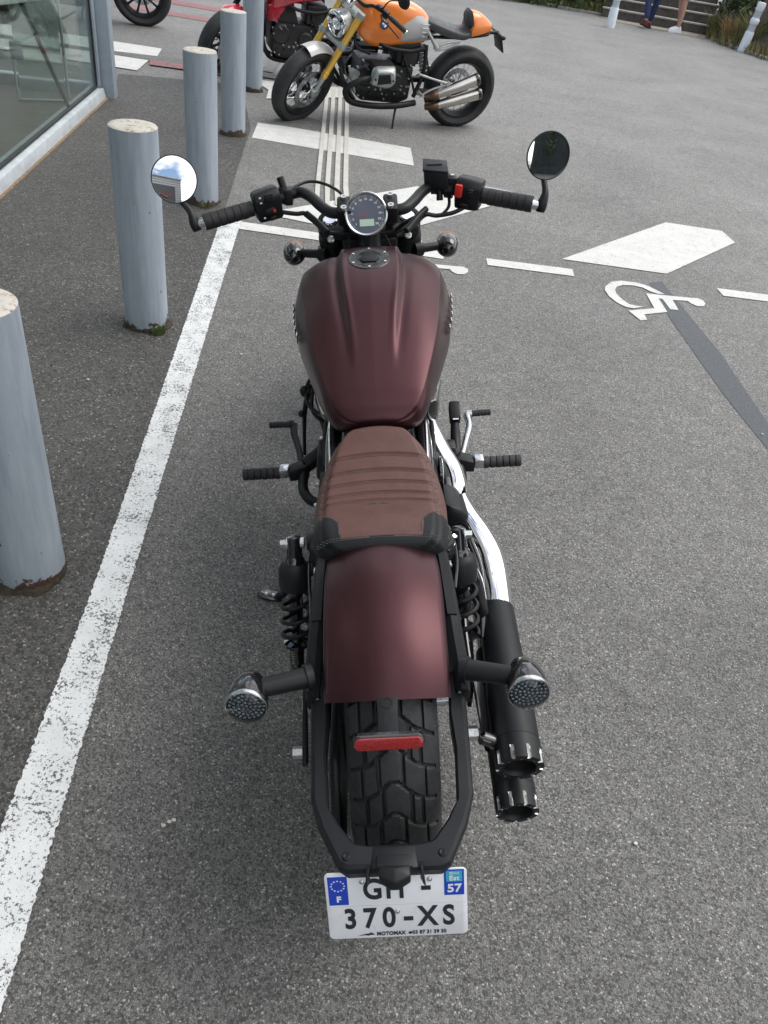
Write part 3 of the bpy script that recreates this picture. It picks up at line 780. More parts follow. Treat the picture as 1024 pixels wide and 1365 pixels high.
# ------------------------------------------------------------------ two people at the foot of the steps
def skin(name, verts, edges, mat, parent, sub=2, root=0):
    """verts: (x,y,z,r) grown into one continuous surface"""
    me = bpy.data.meshes.new(name); me.from_pydata([v[:3] for v in verts], edges, [])
    o = bpy.data.objects.new(name, me); C.objects.link(o); o.parent = parent
    md = o.modifiers.new('skin', 'SKIN'); md.use_smooth_shade = True
    for i, v in enumerate(verts):
        r = v[3]; me.skin_vertices[0].data[i].radius = (r, r) if not hasattr(r, '__len__') else r
        me.skin_vertices[0].data[i].use_root = (i == root)
    s = o.modifiers.new('sub', 'SUBSURF'); s.levels = sub; s.render_levels = sub
    me.materials.append(mat)
    return o
M_SKIN = plain('skin', (0.52, 0.30, 0.22), 0.5, var=0.08)
def person(loc, rz, label, legs, top_mat, hair_mat, kind):
    """legs: ((knee dy, ankle dy, lift) left, right) in metres, facing +Y"""
    e = empty('person', loc, rz); tag(e, label, 'person')
    V = [(0, 0, 0.95, (0.15, 0.11)), (0, 0, 1.12, (0.13, 0.10)), (0, 0.01, 1.30, (0.155, 0.11)), (0, 0, 1.43, (0.12, 0.09)), (0, 0, 1.50, 0.055), (0, 0.01, 1.56, 0.06), (0, 0.02, 1.63, (0.078, 0.095)), (0, 0.01, 1.71, (0.06, 0.075))]
    E = [(i, i + 1) for i in range(7)]
    for si, sx in enumerate((-1, 1)):
        k, a, l = legs[si]
        b = len(V)
        V += [(sx * 0.09, 0, 0.86, 0.085), (sx * 0.10, k, 0.50 + l * 0.5, 0.056), (sx * 0.10, (k + a) / 2 - 0.01, 0.33 + l * 0.8, 0.054), (sx * 0.10, a, 0.10 + l, 0.034), (sx * 0.105, a + 0.03, 0.045 + l, 0.036), (sx * 0.115, a + 0.15, 0.03 + l, (0.038, 0.02))]
        E += [(0, b), (b, b + 1), (b + 1, b + 2), (b + 2, b + 3), (b + 3, b + 4), (b + 4, b + 5)]
        b = len(V)
        V += [(sx * 0.18, 0, 1.40, 0.05), (sx * 0.24, -0.02, 1.13, 0.038), (sx * 0.26, 0.06, 0.90, 0.026), (sx * 0.265, 0.08, 0.83, (0.018, 0.034))]
        E += [(3, b), (b, b + 1), (b + 1, b + 2), (b + 2, b + 3)]
        for q, (fy, ln, dx) in enumerate(((0.035, 0.085, 0), (0.012, 0.10, 0), (-0.012, 0.095, 0), (-0.033, 0.075, 0), (0.05, 0.06, -0.03))):
            c = len(V)
            V += [(sx * (0.265 + dx * 0.3), 0.08 + fy, 0.79 if q < 4 else 0.82, 0.009), (sx * (0.262 + dx), 0.083 + fy * 1.1, 0.79 - ln * 0.9, 0.007)]
            E += [(b + 3, c), (c, c + 1)]
    skin('body', V, E, M_SKIN, e)
    # shirt
    mb = MB()
    def ring(z, a, b_, n=20, oy=0.0): return [(a * math.cos(2 * math.pi * i / n), oy + b_ * math.sin(2 * math.pi * i / n), z) for i in range(n)]
    mb.loft([ring(0.92, 0.19, 0.14), ring(1.1, 0.165, 0.125), ring(1.3, 0.20, 0.135), ring(1.42, 0.17, 0.11), ring(1.47, 0.08, 0.075)], cap=False)
    for sx in (-1, 1): mb.tube([(sx * 0.14, 0, 1.40), (sx * 0.20, 0, 1.37), (sx * 0.235, -0.01, 1.20)], [0.07, 0.072, 0.06], seg=12)
    mb.build('shirt', top_mat, e)
    mb = MB()
    mb.ball((0, -0.005, 1.69), (0.095, 0.115, 0.10)); mb.build('hair', hair_mat, e)
    mb = MB()
    for sx in (-1, 1): mb.ball((sx * 0.032, 0.108, 1.655), (0.012, 0.008, 0.007), 8, 6)
    mb.ball((0, 0.118, 1.625), (0.014, 0.018, 0.022), 8, 6); mb.ball((0, 0.105, 1.59), (0.024, 0.008, 0.007), 8, 6)
    mb.build('face', M_SKIN, e)
    # hips and trousers
    V = [(0, 0, 0.98, (0.165, 0.125)), (0, 0, 0.90, (0.17, 0.13))]; E = [(0, 1)]
    for si, sx in enumerate((-1, 1)):
        k, a, l = legs[si]
        b = len(V)
        if kind == 'jeans':
            V += [(sx * 0.095, 0, 0.80, 0.10), (sx * 0.10, k, 0.50 + l * 0.5, 0.070), (sx * 0.10, (k + a) / 2 - 0.01, 0.32 + l * 0.8, 0.062), (sx * 0.10, a - 0.005, 0.105 + l, 0.050)]
            E += [(1, b), (b, b + 1), (b + 1, b + 2), (b + 2, b + 3)]
        else:
            V += [(sx * 0.095, 0, 0.80, 0.105), (sx * 0.105, k * 0.8, 0.55 + l * 0.5, 0.098)]
            E += [(1, b), (b, b + 1)]
    return e, V, E
M_JEAN = plain('dark_blue_denim', (0.022, 0.038, 0.10), 0.85, var=0.3, nscale=30)
M_JEANK = plain('navy_denim', (0.014, 0.018, 0.032), 0.85, var=0.3, nscale=30)
M_SHORT = plain('pale_pink_cotton', (0.62, 0.54, 0.55), 0.85, var=0.08)
M_HAIR = plain('brown_hair', (0.05, 0.03, 0.02), 0.6)
def shoe(parent, x, y, z, mat, sole, rz=0.0, name='shoe'):
    mb = MB().use(0)
    pts = []
    n = 20
    def rg(zz, a, b_, oy): return [(x + a * math.cos(2 * math.pi * i / n), y + 0.06 + oy + b_ * math.sin(2 * math.pi * i / n), z + zz) for i in range(n)]
    mb.loft([rg(0.02, 0.048, 0.145, 0), rg(0.05, 0.046, 0.138, -0.005), rg(0.075, 0.040, 0.105, -0.03), rg(0.10, 0.036, 0.055, -0.065)], cap=True)
    mb.use(1).loft([rg(0.0, 0.050, 0.150, 0), rg(0.024, 0.051, 0.150, 0)], cap=True)
    mb.build(name, [mat, sole], parent)
pa = ((0.03, -0.14, 0.05), (0.02, 0.10, 0.0))
e, V, E = person((3.66, 18.80, 0.0), 0.25, 'person in dark blue jeans and dark red sandals walking towards the steps', pa, plain('dark_top', (0.05, 0.05, 0.07), 0.8), M_HAIR, 'jeans')
skin('jeans', V, E, M_JEAN, e, root=1)
M_SAND = plain('dark_red_leather', (0.12, 0.02, 0.02), 0.5)
shoe(e, -0.105, -0.14, 0.05, M_SAND, M_DARK, name='sandal'); shoe(e, 0.105, 0.10, 0.0, M_SAND, M_DARK, name='sandal')
pb_ = ((0.02, 0.0, 0.0), (-0.02, -0.12, 0.0))
e, V, E = person((4.28, 18.95, 0.0), 1.9, 'person in pale shorts and white trainers standing at the foot of the steps', pb_, plain('white_top', (0.7, 0.7, 0.7), 0.8), M_HAIR, 'shorts')
skin('shorts', V, E, M_SHORT, e, root=1)
M_WSHOE = plain('white_canvas', (0.80, 0.80, 0.82), 0.6, var=0.05)
shoe(e, -0.105, 0.0, 0.0, M_WSHOE, M_WSHOE); shoe(e, 0.105, -0.12, 0.0, M_WSHOE, M_WSHOE)
# ------------------------------------------------------------------ materials for the motorcycles
M_MAROON = None
t = NT('matte_maroon_metallic')
fl = t.noise(2600, 2)
t.set(col=t.mix(0.18, (0.050, 0.0135, 0.0165), t.ramp(fl, [(0.35, (0.03, 0.009, 0.012)), (0.65, (0.16, 0.068, 0.085))])), rough=t.ramp(t.noise(9, 5, 0.6), [(0.3, 0.36), (0.7, 0.41)]), metal=0.82, coat=0.25, coatr=0.30)
M_MAROON = t.mat
M_BLK = plain('matte_black_paint', (0.009, 0.010, 0.012), 0.44, 0.0, rvar=0.06, grain=0.06, gscale=1400, spec=0.32)
M_BLKG = plain('gloss_black', (0.010, 0.010, 0.012), 0.10, 0.0, rvar=0.04, coat=0.8, coatr=0.04)
M_PLAST = plain('grey_black_plastic', (0.011, 0.012, 0.015), 0.50, rvar=0.08, grain=0.15, gscale=1100, spec=0.30)
M_RUB = plain('black_rubber', (0.020, 0.020, 0.022), 0.62, grain=0.2, gscale=700)
M_CHROME = plain('chrome', (0.82, 0.83, 0.85), 0.05, 1.0, var=0.03, rvar=0.03)
M_STEEL = plain('brushed_steel', (0.55, 0.56, 0.58), 0.25, 1.0, var=0.05, nscale=12, rvar=0.05)
M_ZINC = plain('zinc_bolt', (0.62, 0.63, 0.62), 0.32, 0.9, var=0.12, nscale=90)
M_ENG = plain('engine_black', (0.018, 0.018, 0.020), 0.42, 0.2, var=0.3)
M_TYRE = None
t = NT('tyre_rubber')
t.set(col=t.ramp(t.noise(45, 6, 0.7), [(0.3, (0.012, 0.013, 0.014)), (0.7, (0.030, 0.031, 0.033))]), rough=t.ramp(t.noise(70, 4), [(0.3, 0.5), (0.7, 0.75)]))
t.bump(t.noise(380, 3), 0.25, 0.0008)
M_TYRE = t.mat
t = NT('brown_leather')
vo = t.n('ShaderNodeTexVoronoi'); vo.inputs['Scale'].default_value = 420; t.l(t.coord(), vo.inputs['Vector'])
t.set(col=t.ramp(t.noise(26, 7, 0.72), [(0.28, (0.076, 0.031, 0.025)), (0.5, (0.094, 0.039, 0.031)), (0.74, (0.112, 0.048, 0.038))]), rough=t.ramp(t.noise(50, 4), [(0.3, 0.46), (0.7, 0.62)]))
t.bump(t.math('ADD', vo.outputs['Distance'], t.math('MULTIPLY', t.noise(130, 4), 0.8)), 0.35, 0.0010)
M_LEATH = t.mat
t = NT('black_leather')
vo = t.n('ShaderNodeTexVoronoi'); vo.inputs['Scale'].default_value = 420; t.l(t.coord(), vo.inputs['Vector'])
t.set(col=(0.007, 0.008, 0.010), rough=0.46, spec=0.3); t.bump(vo.outputs['Distance'], 0.3, 0.0008)
M_BLEATH = t.mat
M_THREAD = plain('dark_thread', (0.05, 0.02, 0.016), 0.8)
M_THREADG = plain('grey_thread', (0.075, 0.066, 0.062), 0.8)
t = NT('red_reflector')
vo = t.n('ShaderNodeTexVoronoi'); vo.inputs['Scale'].default_value = 330; t.l(t.coord(), vo.inputs['Vector'])
t.set(col=t.ramp(vo.outputs['Distance'], [(0.1, (0.42, 0.01, 0.012)), (0.7, (0.22, 0.004, 0.006))]), rough=0.22, coat=1.0, coatr=0.03); t.bump(vo.outputs['Distance'], 0.4, 0.0006)
M_RREF = t.mat
M_REDP = plain('red_plastic', (0.60, 0.025, 0.02), 0.35)
M_AMBER = plain('amber_lens', (0.75, 0.22, 0.03), 0.2)
t = NT('clear_lens'); t.set(col=(0.96, 0.97, 0.98), rough=0.03, trans=1.0, ior=1.35); M_LENS = t.mat
M_LED = plain('led_reflector', (0.42, 0.47, 0.52), 0.12, 0.95, var=0.2, nscale=200)
M_LEDBACK = plain('dark_lens_backing', (0.06, 0.075, 0.085), 0.25)
M_WHITEP = plain('plate_white', (0.84, 0.86, 0.90), 0.38, var=0.05)
M_BLUEP = plain('plate_blue', (0.012, 0.06, 0.52), 0.4, var=0.05)
M_CYANP = plain('plate_cyan', (0.06, 0.42, 0.58), 0.4, var=0.05)
M_INK = plain('plate_ink', (0.018, 0.022, 0.032), 0.45)
M_DIALT = plain('dial_marks', (0.72, 0.76, 0.80), 0.5)
t = NT('dial_face'); t.set(col=(0.028, 0.04, 0.075), rough=0.35, coat=1.0, coatr=0.015); M_DIAL = t.mat
t = NT('lcd_glass'); t.set(col=(0.42, 0.55, 0.42), rough=0.2, coat=1.0, coatr=0.02); M_LCD = t.mat
M_MIRROR = plain('mirror_silver', (0.93, 0.94, 0.95), 0.0, 1.0, var=0.0, rvar=0.0)
M_DKINT = plain('pipe_interior', (0.012, 0.011, 0.010), 0.8)
X, Y, Z = Vector((1, 0, 0)), Vector((0, 1, 0)), Vector((0, 0, 1))

def sstep(a, b, x):
    t_ = max(0.0, min(1.0, (x - a) / (b - a))); return t_ * t_ * (3 - 2 * t_)
def interp(tab, y):
    """smooth lookup in [(y, v0, v1, ..)]"""
    if y <= tab[0][0]: return list(tab[0][1:])
    for i in range(len(tab) - 1):
        if y <= tab[i + 1][0]:
            a, b = tab[i], tab[i + 1]; f = (y - a[0]) / (b[0] - a[0])
            p = tab[i - 1] if i > 0 else a; q = tab[i + 2] if i + 2 < len(tab) else b
            out = []
            for k in range(1, len(a)):
                m0 = (b[k] - p[k]) / (b[0] - p[0]) * (b[0] - a[0]); m1 = (q[k] - a[k]) / (q[0] - a[0]) * (b[0] - a[0])
                f2, f3 = f * f, f * f * f
                out.append((2 * f3 - 3 * f2 + 1) * a[k] + (f3 - 2 * f2 + f) * m0 + (-2 * f3 + 3 * f2) * b[k] + (f3 - f2) * m1)
            return out
    return list(tab[-1][1:])

def tyre_mesh(R, W, H, rim_r, tread=None, nt=360, nx=48):
    """tyre about the X axis through the origin; returns MB"""
    mb = MB(); vs = []; fs = []
    prof = []
    for k in range(nx + 1):
        u = -1 + 2 * k / nx
        a = u * 2.05
        # rounded crown falling into side walls
        x = (W / 2) * math.sin(max(-math.pi / 2, min(math.pi / 2, a * 0.88))) if abs(a) < 1.78 else math.copysign(W / 2 * (1 - 0.30 * (abs(a) - 1.78) / 0.27), a)
        r = R - (W / 2) * 0.62 * (1 - math.cos(a * 0.88)) if abs(a) < 1.78 else 0
        if abs(a) >= 1.78:
            r0 = R - (W / 2) * 0.62; r = r0 + (rim_r - r0) * (abs(a) - 1.78) / 0.27
        prof.append((x, r))
    for i in range(nt):
        th = 2 * math.pi * i / nt
        for (x, r) in prof:
            d = tread(th * R, x) if (tread and abs(x) < W * 0.485 and r > R - W * 0.30) else 0
            rr = r - d
            vs.append((x, rr * math.cos(th), rr * math.sin(th)))
    n = nx + 1
    for i in range(nt):
        j = (i + 1) % nt
        for k in range(nx): fs.append((i * n + k, i * n + k + 1, j * n + k + 1, j * n + k))
    mb.add(vs, fs)
    return mb

def wheel(parent, y, z, R, W, rim_r, tread=None, nt=360, nx=48, spokes=10, rim_mat=None, disc=(1,), rotz=0.0, wire=False, rim_w=None, disc_r=0.15, spoke_mat=None, lean=0.0, ang=0.0):
    w = empty('wheel', (0, y, z), rotz, parent)
    w.rotation_euler = (ang, lean, rotz)
    rim_mat = rim_mat or M_BLKG
    tyre_mesh(R, W, W * 0.8, rim_r, tread, nt, nx).build('tyre', M_TYRE, w, angle=30)
    rw = rim_w or W * 0.36
    mb = MB()
    mb.lathe([(rim_r + 0.008, -rw - 0.006), (rim_r + 0.008, -rw), (rim_r - 0.012, -rw * 0.8), (rim_r - 0.020, -rw * 0.2), (rim_r - 0.020, rw * 0.2), (rim_r - 0.012, rw * 0.8), (rim_r + 0.008, rw), (rim_r + 0.008, rw + 0.006), (rim_r - 0.006, rw + 0.004), (rim_r - 0.030, rw * 0.3), (rim_r - 0.030, -rw * 0.3), (rim_r - 0.006, -rw - 0.004)], ax=(1, 0, 0), seg=64, closed=True)
    mb.build('rim', rim_mat, w)
    mb = MB()
    if wire:
        for k in range(20):
            a = 2 * math.pi * k / 20
            for sx in (-1, 1):
                a2 = a + 0.32 * (1 if k % 2 else -1)
                mb.cyl((sx * 0.035, 0.05 * math.cos(a2), 0.05 * math.sin(a2)), (0, (rim_r - 0.02) * math.cos(a), (rim_r - 0.02) * math.sin(a)), 0.0016, seg=5)
    else:
        for k in range(spokes):
            a = 2 * math.pi * k / spokes
            d = Vector((0, math.cos(a), math.sin(a)))
            mb.tube([d * 0.03, d * (rim_r * 0.5), d * (rim_r - 0.018)], [0.017, 0.011, 0.014], seg=8, n=3)
    mb.build('spokes', spoke_mat or rim_mat, w)
    mb = MB(); mb.lathe([(0.0, -0.055), (0.03, -0.055), (0.042, -0.03), (0.035, 0.0), (0.042, 0.03), (0.03, 0.055), (0.0, 0.055)], ax=(1, 0, 0), seg=28); mb.build('hub', rim_mat, w)
    for s in disc:
        mb = MB(); mb.lathe([(disc_r, s * 0.064 - 0.0025), (disc_r, s * 0.064 + 0.0025), (disc_r * 0.66, s * 0.064 + 0.0025), (disc_r * 0.66, s * 0.064 - 0.0025)], ax=(1, 0, 0), seg=56, closed=True)
        for k in range(7):
            a = 2 * math.pi * k / 7; d = Vector((0, math.cos(a), math.sin(a)))
            mb.cyl(Vector((s * 0.062, 0, 0)) + d * 0.035, Vector((s * 0.064, 0, 0)) + d * disc_r * 0.7, 0.006, seg=8)
        mb.build('brake_disc', M_STEEL, w)
    return w

# ================================================================== the maroon cruiser
bike = empty('motorcycle', (0.12690, 0.96453, 0.0))
bike.rotation_euler = (0, -0.17180, 0.12514)
tag(bike, 'matte maroon cruiser motorcycle with brown leather seat and white number plate, seen from behind', 'motorcycle')

# ---- fuel tank
#            y      W      Zw     Cw     Cz     T      Zb
TANK = [(0.463, 0.078, 0.672, 0.066, 0.690, 0.698, 0.655), (0.469, 0.089, 0.674, 0.080, 0.700, 0.708, 0.648), (0.483, 0.101, 0.677, 0.092, 0.711, 0.719, 0.640),
        (0.510, 0.114, 0.682, 0.105, 0.727, 0.738, 0.632), (0.560, 0.128, 0.690, 0.120, 0.748, 0.764, 0.624), (0.630, 0.149, 0.702, 0.138, 0.772, 0.796, 0.616),
        (0.710, 0.169, 0.714, 0.153, 0.792, 0.828, 0.610), (0.790, 0.187, 0.724, 0.162, 0.805, 0.852, 0.606), (0.860, 0.194, 0.733, 0.170, 0.818, 0.866, 0.606),
        (0.915, 0.196, 0.740, 0.170, 0.822, 0.870, 0.610), (0.950, 0.190, 0.744, 0.158, 0.820, 0.866, 0.620), (0.975, 0.172, 0.748, 0.132, 0.812, 0.855, 0.640), (0.992, 0.130, 0.752, 0.090, 0.800, 0.832, 0.670)]
def tank_ring(y):
    W, Zw, Cw, Cz, T, Zb = interp(TANK, y)
    P = [(0, T), (Cw * 0.36, T - (T - Cz) * 0.085), (Cw * 0.72, T - (T - Cz) * 0.36), (Cw * 0.95, T - (T - Cz) * 0.80), (Cw * 1.012, Cz - 0.004), ((Cw + W) / 2 + 0.003, Cz * 0.5 + Zw * 0.5 + 0.002), (W, Zw), (W - 0.007, Zw * 0.5 + Zb * 0.5), (W * 0.80, Zb + 0.004), (W * 0.5, Zb), (0, Zb)]
    S = catmull([(a, 0, b) for a, b in P], 12)
    xr = 0.046 + (0.071 - 0.046) * sstep(0.55, 0.86, y)
    amp = 0.0125 * sstep(0.535, 0.76, y) * (1 - 0.35 * sstep(0.93, 0.99, y))
    half = []
    for p in S:
        z = p.z
        if z > Cz - 0.01:
            z += amp * (1 - sstep(xr - 0.001, xr + 0.0065, p.x)) * (1 + 0.22 * math.exp(-((p.x - xr + 0.006) / 0.006) ** 2)) - amp * 0.28 * math.exp(-((p.x - xr - 0.012) / 0.010) ** 2)
        half.append((p.x, z))
    return [Vector((x, y, z)) for x, z in half] + [Vector((-x, y, z)) for x, z in reversed(half[1:-1])]
# dense sampling across the ridges needs an even x grid there
def tank_ring_d(y):
    r = tank_ring(y); return r
ys = [0.463 + (0.992 - 0.463) * (k / 110) for k in range(111)]
rings = [tank_ring_d(y) for y in ys]
def cap_rings(ring, yd, zc, steps):
    out = []
    for f, dy in steps: out.append([Vector((p.x * f, p.y + dy * yd, zc + (p.z - zc) * f)) for p in ring])
    return out
rr = cap_rings(rings[0], -1, 0.670, [(0.12, 0.0095), (0.6, 0.0085), (0.90, 0.005)]) + rings + cap_rings(rings[-1], 1, 0.752, [(0.93, 0.006), (0.75, 0.012), (0.4, 0.016), (0.1, 0.017)])
mb = MB().loft(rr)
tank = mb.build('fuel_tank', M_MAROON, bike, angle=60)
# filler cap
cc = Vector((-0.001, 0.872, 0.874)); cn = Vector((0, -0.115, 1)).normalized()
mb = MB(); mb.lathe([(0.0, 0.006), (0.030, 0.006), (0.034, 0.0045), (0.036, 0.005), (0.049, 0.005), (0.0525, 0.002), (0.053, -0.012)], cc, cn, 48)
capo = mb.build('filler_cap', plain('satin_black_cap', (0.010, 0.010, 0.012), 0.28), tank)
MC = frame(cc, X, Y - cn * Y.dot(cn))
mb = MB()
for k in range(6):
    a = math.pi / 6 + k * math.pi / 3
    mb.cyl(MC @ Vector((0.0435 * math.cos(a), 0.0435 * math.sin(a), 0.004)), MC @ Vector((0.0435 * math.cos(a), 0.0435 * math.sin(a), 0.0068)), 0.0032, seg=10)
mb.build('cap_bolts', M_ZINC, capo)
mb = MB(); mb.prism([(-0.012, 0.026), (0.012, 0.026), (0.014, 0.004), (0.024, -0.008), (0.016, -0.024), (-0.016, -0.024), (-0.024, -0.008), (-0.014, 0.004)], MC @ Matrix.Translation((0, 0, 0.0075)), 0.004, 0.001); mb.build('key_flap', M_PLAST, capo)
mb = MB(); mb.lathe([(0.053, 0.0018), (0.0585, 0.0006), (0.0545, -0.006)], cc, cn, 48); mb.build('cap_seat', M_MAROON, tank)
# side emblems: slanted metal lettering
for s in (-1, 1):
    mb = MB()
    for k in range(6):
        y = 1.0 - 0.095 - k * 0.030
        W = interp(TANK, y)[0]
        c = Vector((s * (W + 0.0015), y, 0.742 - 0.008 * k * 0.3))
        for a, b in (((0, 0.0), (0.006, 0.024)), ((0.010, 0.0), (0.016, 0.024)), ((0.003, 0.012), (0.015, 0.013)))[: 2 + k % 2]:
            mb.box(c + Vector((0, (a[0] + b[0]) / 2 * -1, (a[1] + b[1]) / 2)), (0.003, 0.0045, 0.026) if a[1] != 0.012 else (0.003, 0.012, 0.004), Matrix.Rotation(0.2, 3, 'X'), 0.0008)
    mb.build('emblem', M_CHROME, tank)

# ---- seat
SEAT = [(0.072, 0.100, 0.672, 0.046), (0.080, 0.113, 0.679, 0.050), (0.100, 0.121, 0.6835, 0.056), (0.140, 0.126, 0.6815, 0.058), (0.190, 0.1275, 0.668, 0.056), (0.240, 0.1290, 0.657, 0.050), (0.290, 0.1250, 0.6555, 0.046), (0.340, 0.116, 0.661, 0.044), (0.385, 0.102, 0.672, 0.042), (0.410, 0.088, 0.681, 0.040), (0.426, 0.070, 0.686, 0.036), (0.435, 0.045, 0.685, 0.028)]
LINES = [(0.361), (0.318), (0.282), (0.246), (0.216)]
def seat_pt(y, u, skirt=False):
    """u = -1..1 across the top, |u|>1 down the side"""
    W, T, th = interp(SEAT, y)
    a = abs(u)
    if a <= 1: x = W * (a - 0.10 * sstep(0.72, 1.0, a) ); z = T - 0.005 * a * a - 0.012 * sstep(0.70, 1.0, a) ** 2 * 1.0
    else:
        f = a - 1; x = W * (0.90 + 0.10 * math.sin(min(1, f * 1.3) * math.pi / 2)); z = T - 0.017 - (th - 0.017) * f
        if f > 0.75: x -= W * 0.10 * (f - 0.75) / 0.25
    return x * (1 if u >= 0 else -1), z
us = [-2 + 4 * k / 120 for k in range(121)]
ysS = [0.072 + 0.363 * k / 170 for k in range(171)]
vs = []; fs = []; mi = []
for y in ysS:
    for u in us:
        x, z = seat_pt(y, u)
        if abs(u) < 1.05:
            for yl in LINES:
                z -= 0.0052 * math.exp(-((y - (yl - 0.9 * x * x)) / 0.0040) ** 2) * (1 - sstep(0.9, 1.05, abs(u)))
        vs.append((x, y, z))
n = len(us)
mb = MB()
for i in range(len(ysS) - 1):
    for k in range(n - 1):
        y = (ysS[i] + ysS[i + 1]) / 2; u = (us[k] + us[k + 1]) / 2; x = abs(vs[i * n + k][0])
        corner = x > 0.0735 + 0.050 * max(0.0, (y - 0.096) / 0.072) ** 3
        black = abs(u) > 1.12 + 0.48 * sstep(0.13, 0.19, y) or y < 0.086 - 0.3 * x * x or (corner and y < 0.178)
        fs.append((i * n + k, i * n + k + 1, (i + 1) * n + k + 1, (i + 1) * n + k)); mi.append(1 if black else 0)
b0 = len(vs)
mb.add(vs, fs); mb.mi = mi
# close front and rear
for i, dy in ((0, -0.006), (len(ysS) - 1, 0.004)):
    c = len(mb.v); W, T, th = interp(SEAT, ysS[i])
    mb.v.append((0, ysS[i] + dy, T - th * 0.6))
    for k in range(n - 1):
        mb.f.append((c, i * n + k, i * n + k + 1)); mb.mi.append(1)
seat = mb.build('seat', [M_LEATH, M_BLEATH], bike, angle=60)
# stitching
for yl in LINES:
    mb = MB()
    for off in (0.0050, -0.0050):
        x = -0.114
        while x < 0.114:
            y = yl - 0.9 * x * x + off
            W, T, th = interp(SEAT, y)
            if abs(x) < W * 0.90:
                a = abs(x) / W; z = T - 0.005 * a * a - 0.012 * sstep(0.70, 1.0, a) ** 2
                z -= 0.0052 * math.exp(-((off) / 0.0040) ** 2)
                mb.box((x, y, z + 0.0001), (0.0034, 0.0009, 0.0007))
            x += 0.0052
    mb.build('stitching', M_THREAD, seat, smooth=False)
mb = MB()
for off, yy in ((0, 0.088), (0.004, 0.0838)):
    k = -0.112
    while k < 0.112:
        y = yy - 0.3 * k * k; W, T, th = interp(SEAT, y); a = abs(k) / W; z = T - 0.005 * a * a - 0.012 * sstep(0.70, 1.0, a) ** 2
        mb.box((k, y, z + 0.0004), (0.0040, 0.0010, 0.0009)); k += 0.0058
for s in (-1, 1):
    for q in range(22):
        f = q / 21; y = 0.096 + 0.066 * f; x = min(0.112, 0.0735 + 0.050 * max(0.0, (y - 0.096) / 0.072) ** 3)
        W, T, th = interp(SEAT, y); a = x / W; z = T - 0.005 * a * a - 0.012 * sstep(0.70, 1.0, a) ** 2
        mb.box((s * x, y, z + 0.0004), (0.0012, 0.0030, 0.0009))
mb.build('stitching', M_THREADG, seat, smooth=False)
mb = MB(); mb.hull([(-0.115, 0.075, 0.632), (0.115, 0.075, 0.632), (-0.105, 0.075, 0.608), (0.105, 0.075, 0.608), (-0.10, 0.33, 0.63), (0.10, 0.33, 0.63), (-0.09, 0.33, 0.60), (0.09, 0.33, 0.60)], 0.008)
mb.build('seat_base', M_BLK, seat)
# small embossed emblem on the seat
mb = MB()
for k, (a, b) in enumerate((((-0.020, 0.0), (-0.006, 0.003)), ((-0.006, 0.003), (-0.003, -0.002)), ((-0.003, -0.002), (0.006, 0.003)), ((0.006, 0.003), (0.020, -0.001)), ((-0.012, -0.004), (0.010, -0.004)))):
    mb.tube([(a[0] - 0.002, 0.196 + a[1], interp(SEAT, 0.196)[1] + 0.0002), (b[0] - 0.002, 0.196 + b[1], interp(SEAT, 0.196)[1] + 0.0002)], 0.0009, seg=6)
mb.build('emblem', M_THREADG, seat)

# ---- rear fender
AX = Vector((0, 0, 0.323))
mb = MB(); rings = []
nA = 70
for k in range(nA + 1):
    th = R_(58) + (R_(126.5) - R_(58)) * k / nA     # angle from +Y over the top towards the rear
    rad = 0.357 - 0.011 * max(0, (th - R_(90)) / R_(40))
    hw = 0.1015 + 0.001 * math.sin(th) - 0.012 * sstep(R_(84), R_(58), th)
    c = Vector((0, math.cos(th), math.sin(th)))
    prof = []
    m_ = 40
    for j in range(m_ + 1):
        u = -1 + 2 * j / m_
        a = abs(u)
        if a < 0.80:
            x = hw * a / 0.80 * 0.93; d = 0.026 * (a / 0.80) ** 2.0
        else:
            f = (a - 0.80) / 0.20; x = hw * (0.93 + 0.07 * math.sin(f * math.pi / 2)); d = 0.026 + 0.046 * (1 - math.cos(f * math.pi / 2)) * 1.0
        prof.append((math.copysign(x, u), rad - d))
    outer = [AX + c * r + X * x for x, r in prof]
    inner = [AX + c * (r - 0.0028) + X * x * 0.975 for x, r in reversed(prof)]
    rings.append(outer + inner)
mb.loft(rings)
fender = mb.build('rear_fender', M_MAROON, bike, angle=50)

# ---- rear wheel with block tread
def block_tread(s, x):
    P = 0.0560
    a = abs(x)
    sh = s - 0.95 * max(0.0, a - 0.005) + 0.45 * max(0.0, a - 0.036)
    ph = (sh / P) % 1.0
    row = int(math.floor(sh / P)) % 2
    g = 0.0
    d1 = min(ph, 1 - ph) * P
    if a < 0.066: g = max(g, 1 - sstep(0.0022, 0.0040, d1))
    cx = (0.0195, 0.0225)[row]; sx = (0.004 if row else -0.004)
    for v in (cx, -cx):
        g = max(g, 1 - sstep(0.0016, 0.0032, abs(x - v - sx)))
    for v in ((0.044, -0.044) if row else (0.050, -0.050)):
        g = max(g, 1 - sstep(0.0014, 0.0027, abs(x - v)))
    if 0.0665 < a: g = max(g, 0.25 * (1 if (s / 0.006) % 1 < 0.18 else 0))
    return 0.0068 * g
rw_ = wheel(bike, 0, 0.323, 0.323, 0.150, 0.212, block_tread, 1000, 84, spokes=10, disc=(1,), disc_r=0.145)
rw_.location.x = 0.004
# belt pulley on the left
mb = MB(); mb.lathe([(0.11, -0.078), (0.11, -0.100), (0.095, -0.098), (0.05, -0.09), (0.05, -0.084), (0.095, -0.080)], AX, X, 60, closed=True); mb.build('pulley', M_BLK, bike)
mb = MB(); mb.cyl(AX - X * 0.158, AX + X * 0.158, 0.012); mb.build('axle', M_STEEL, bike)

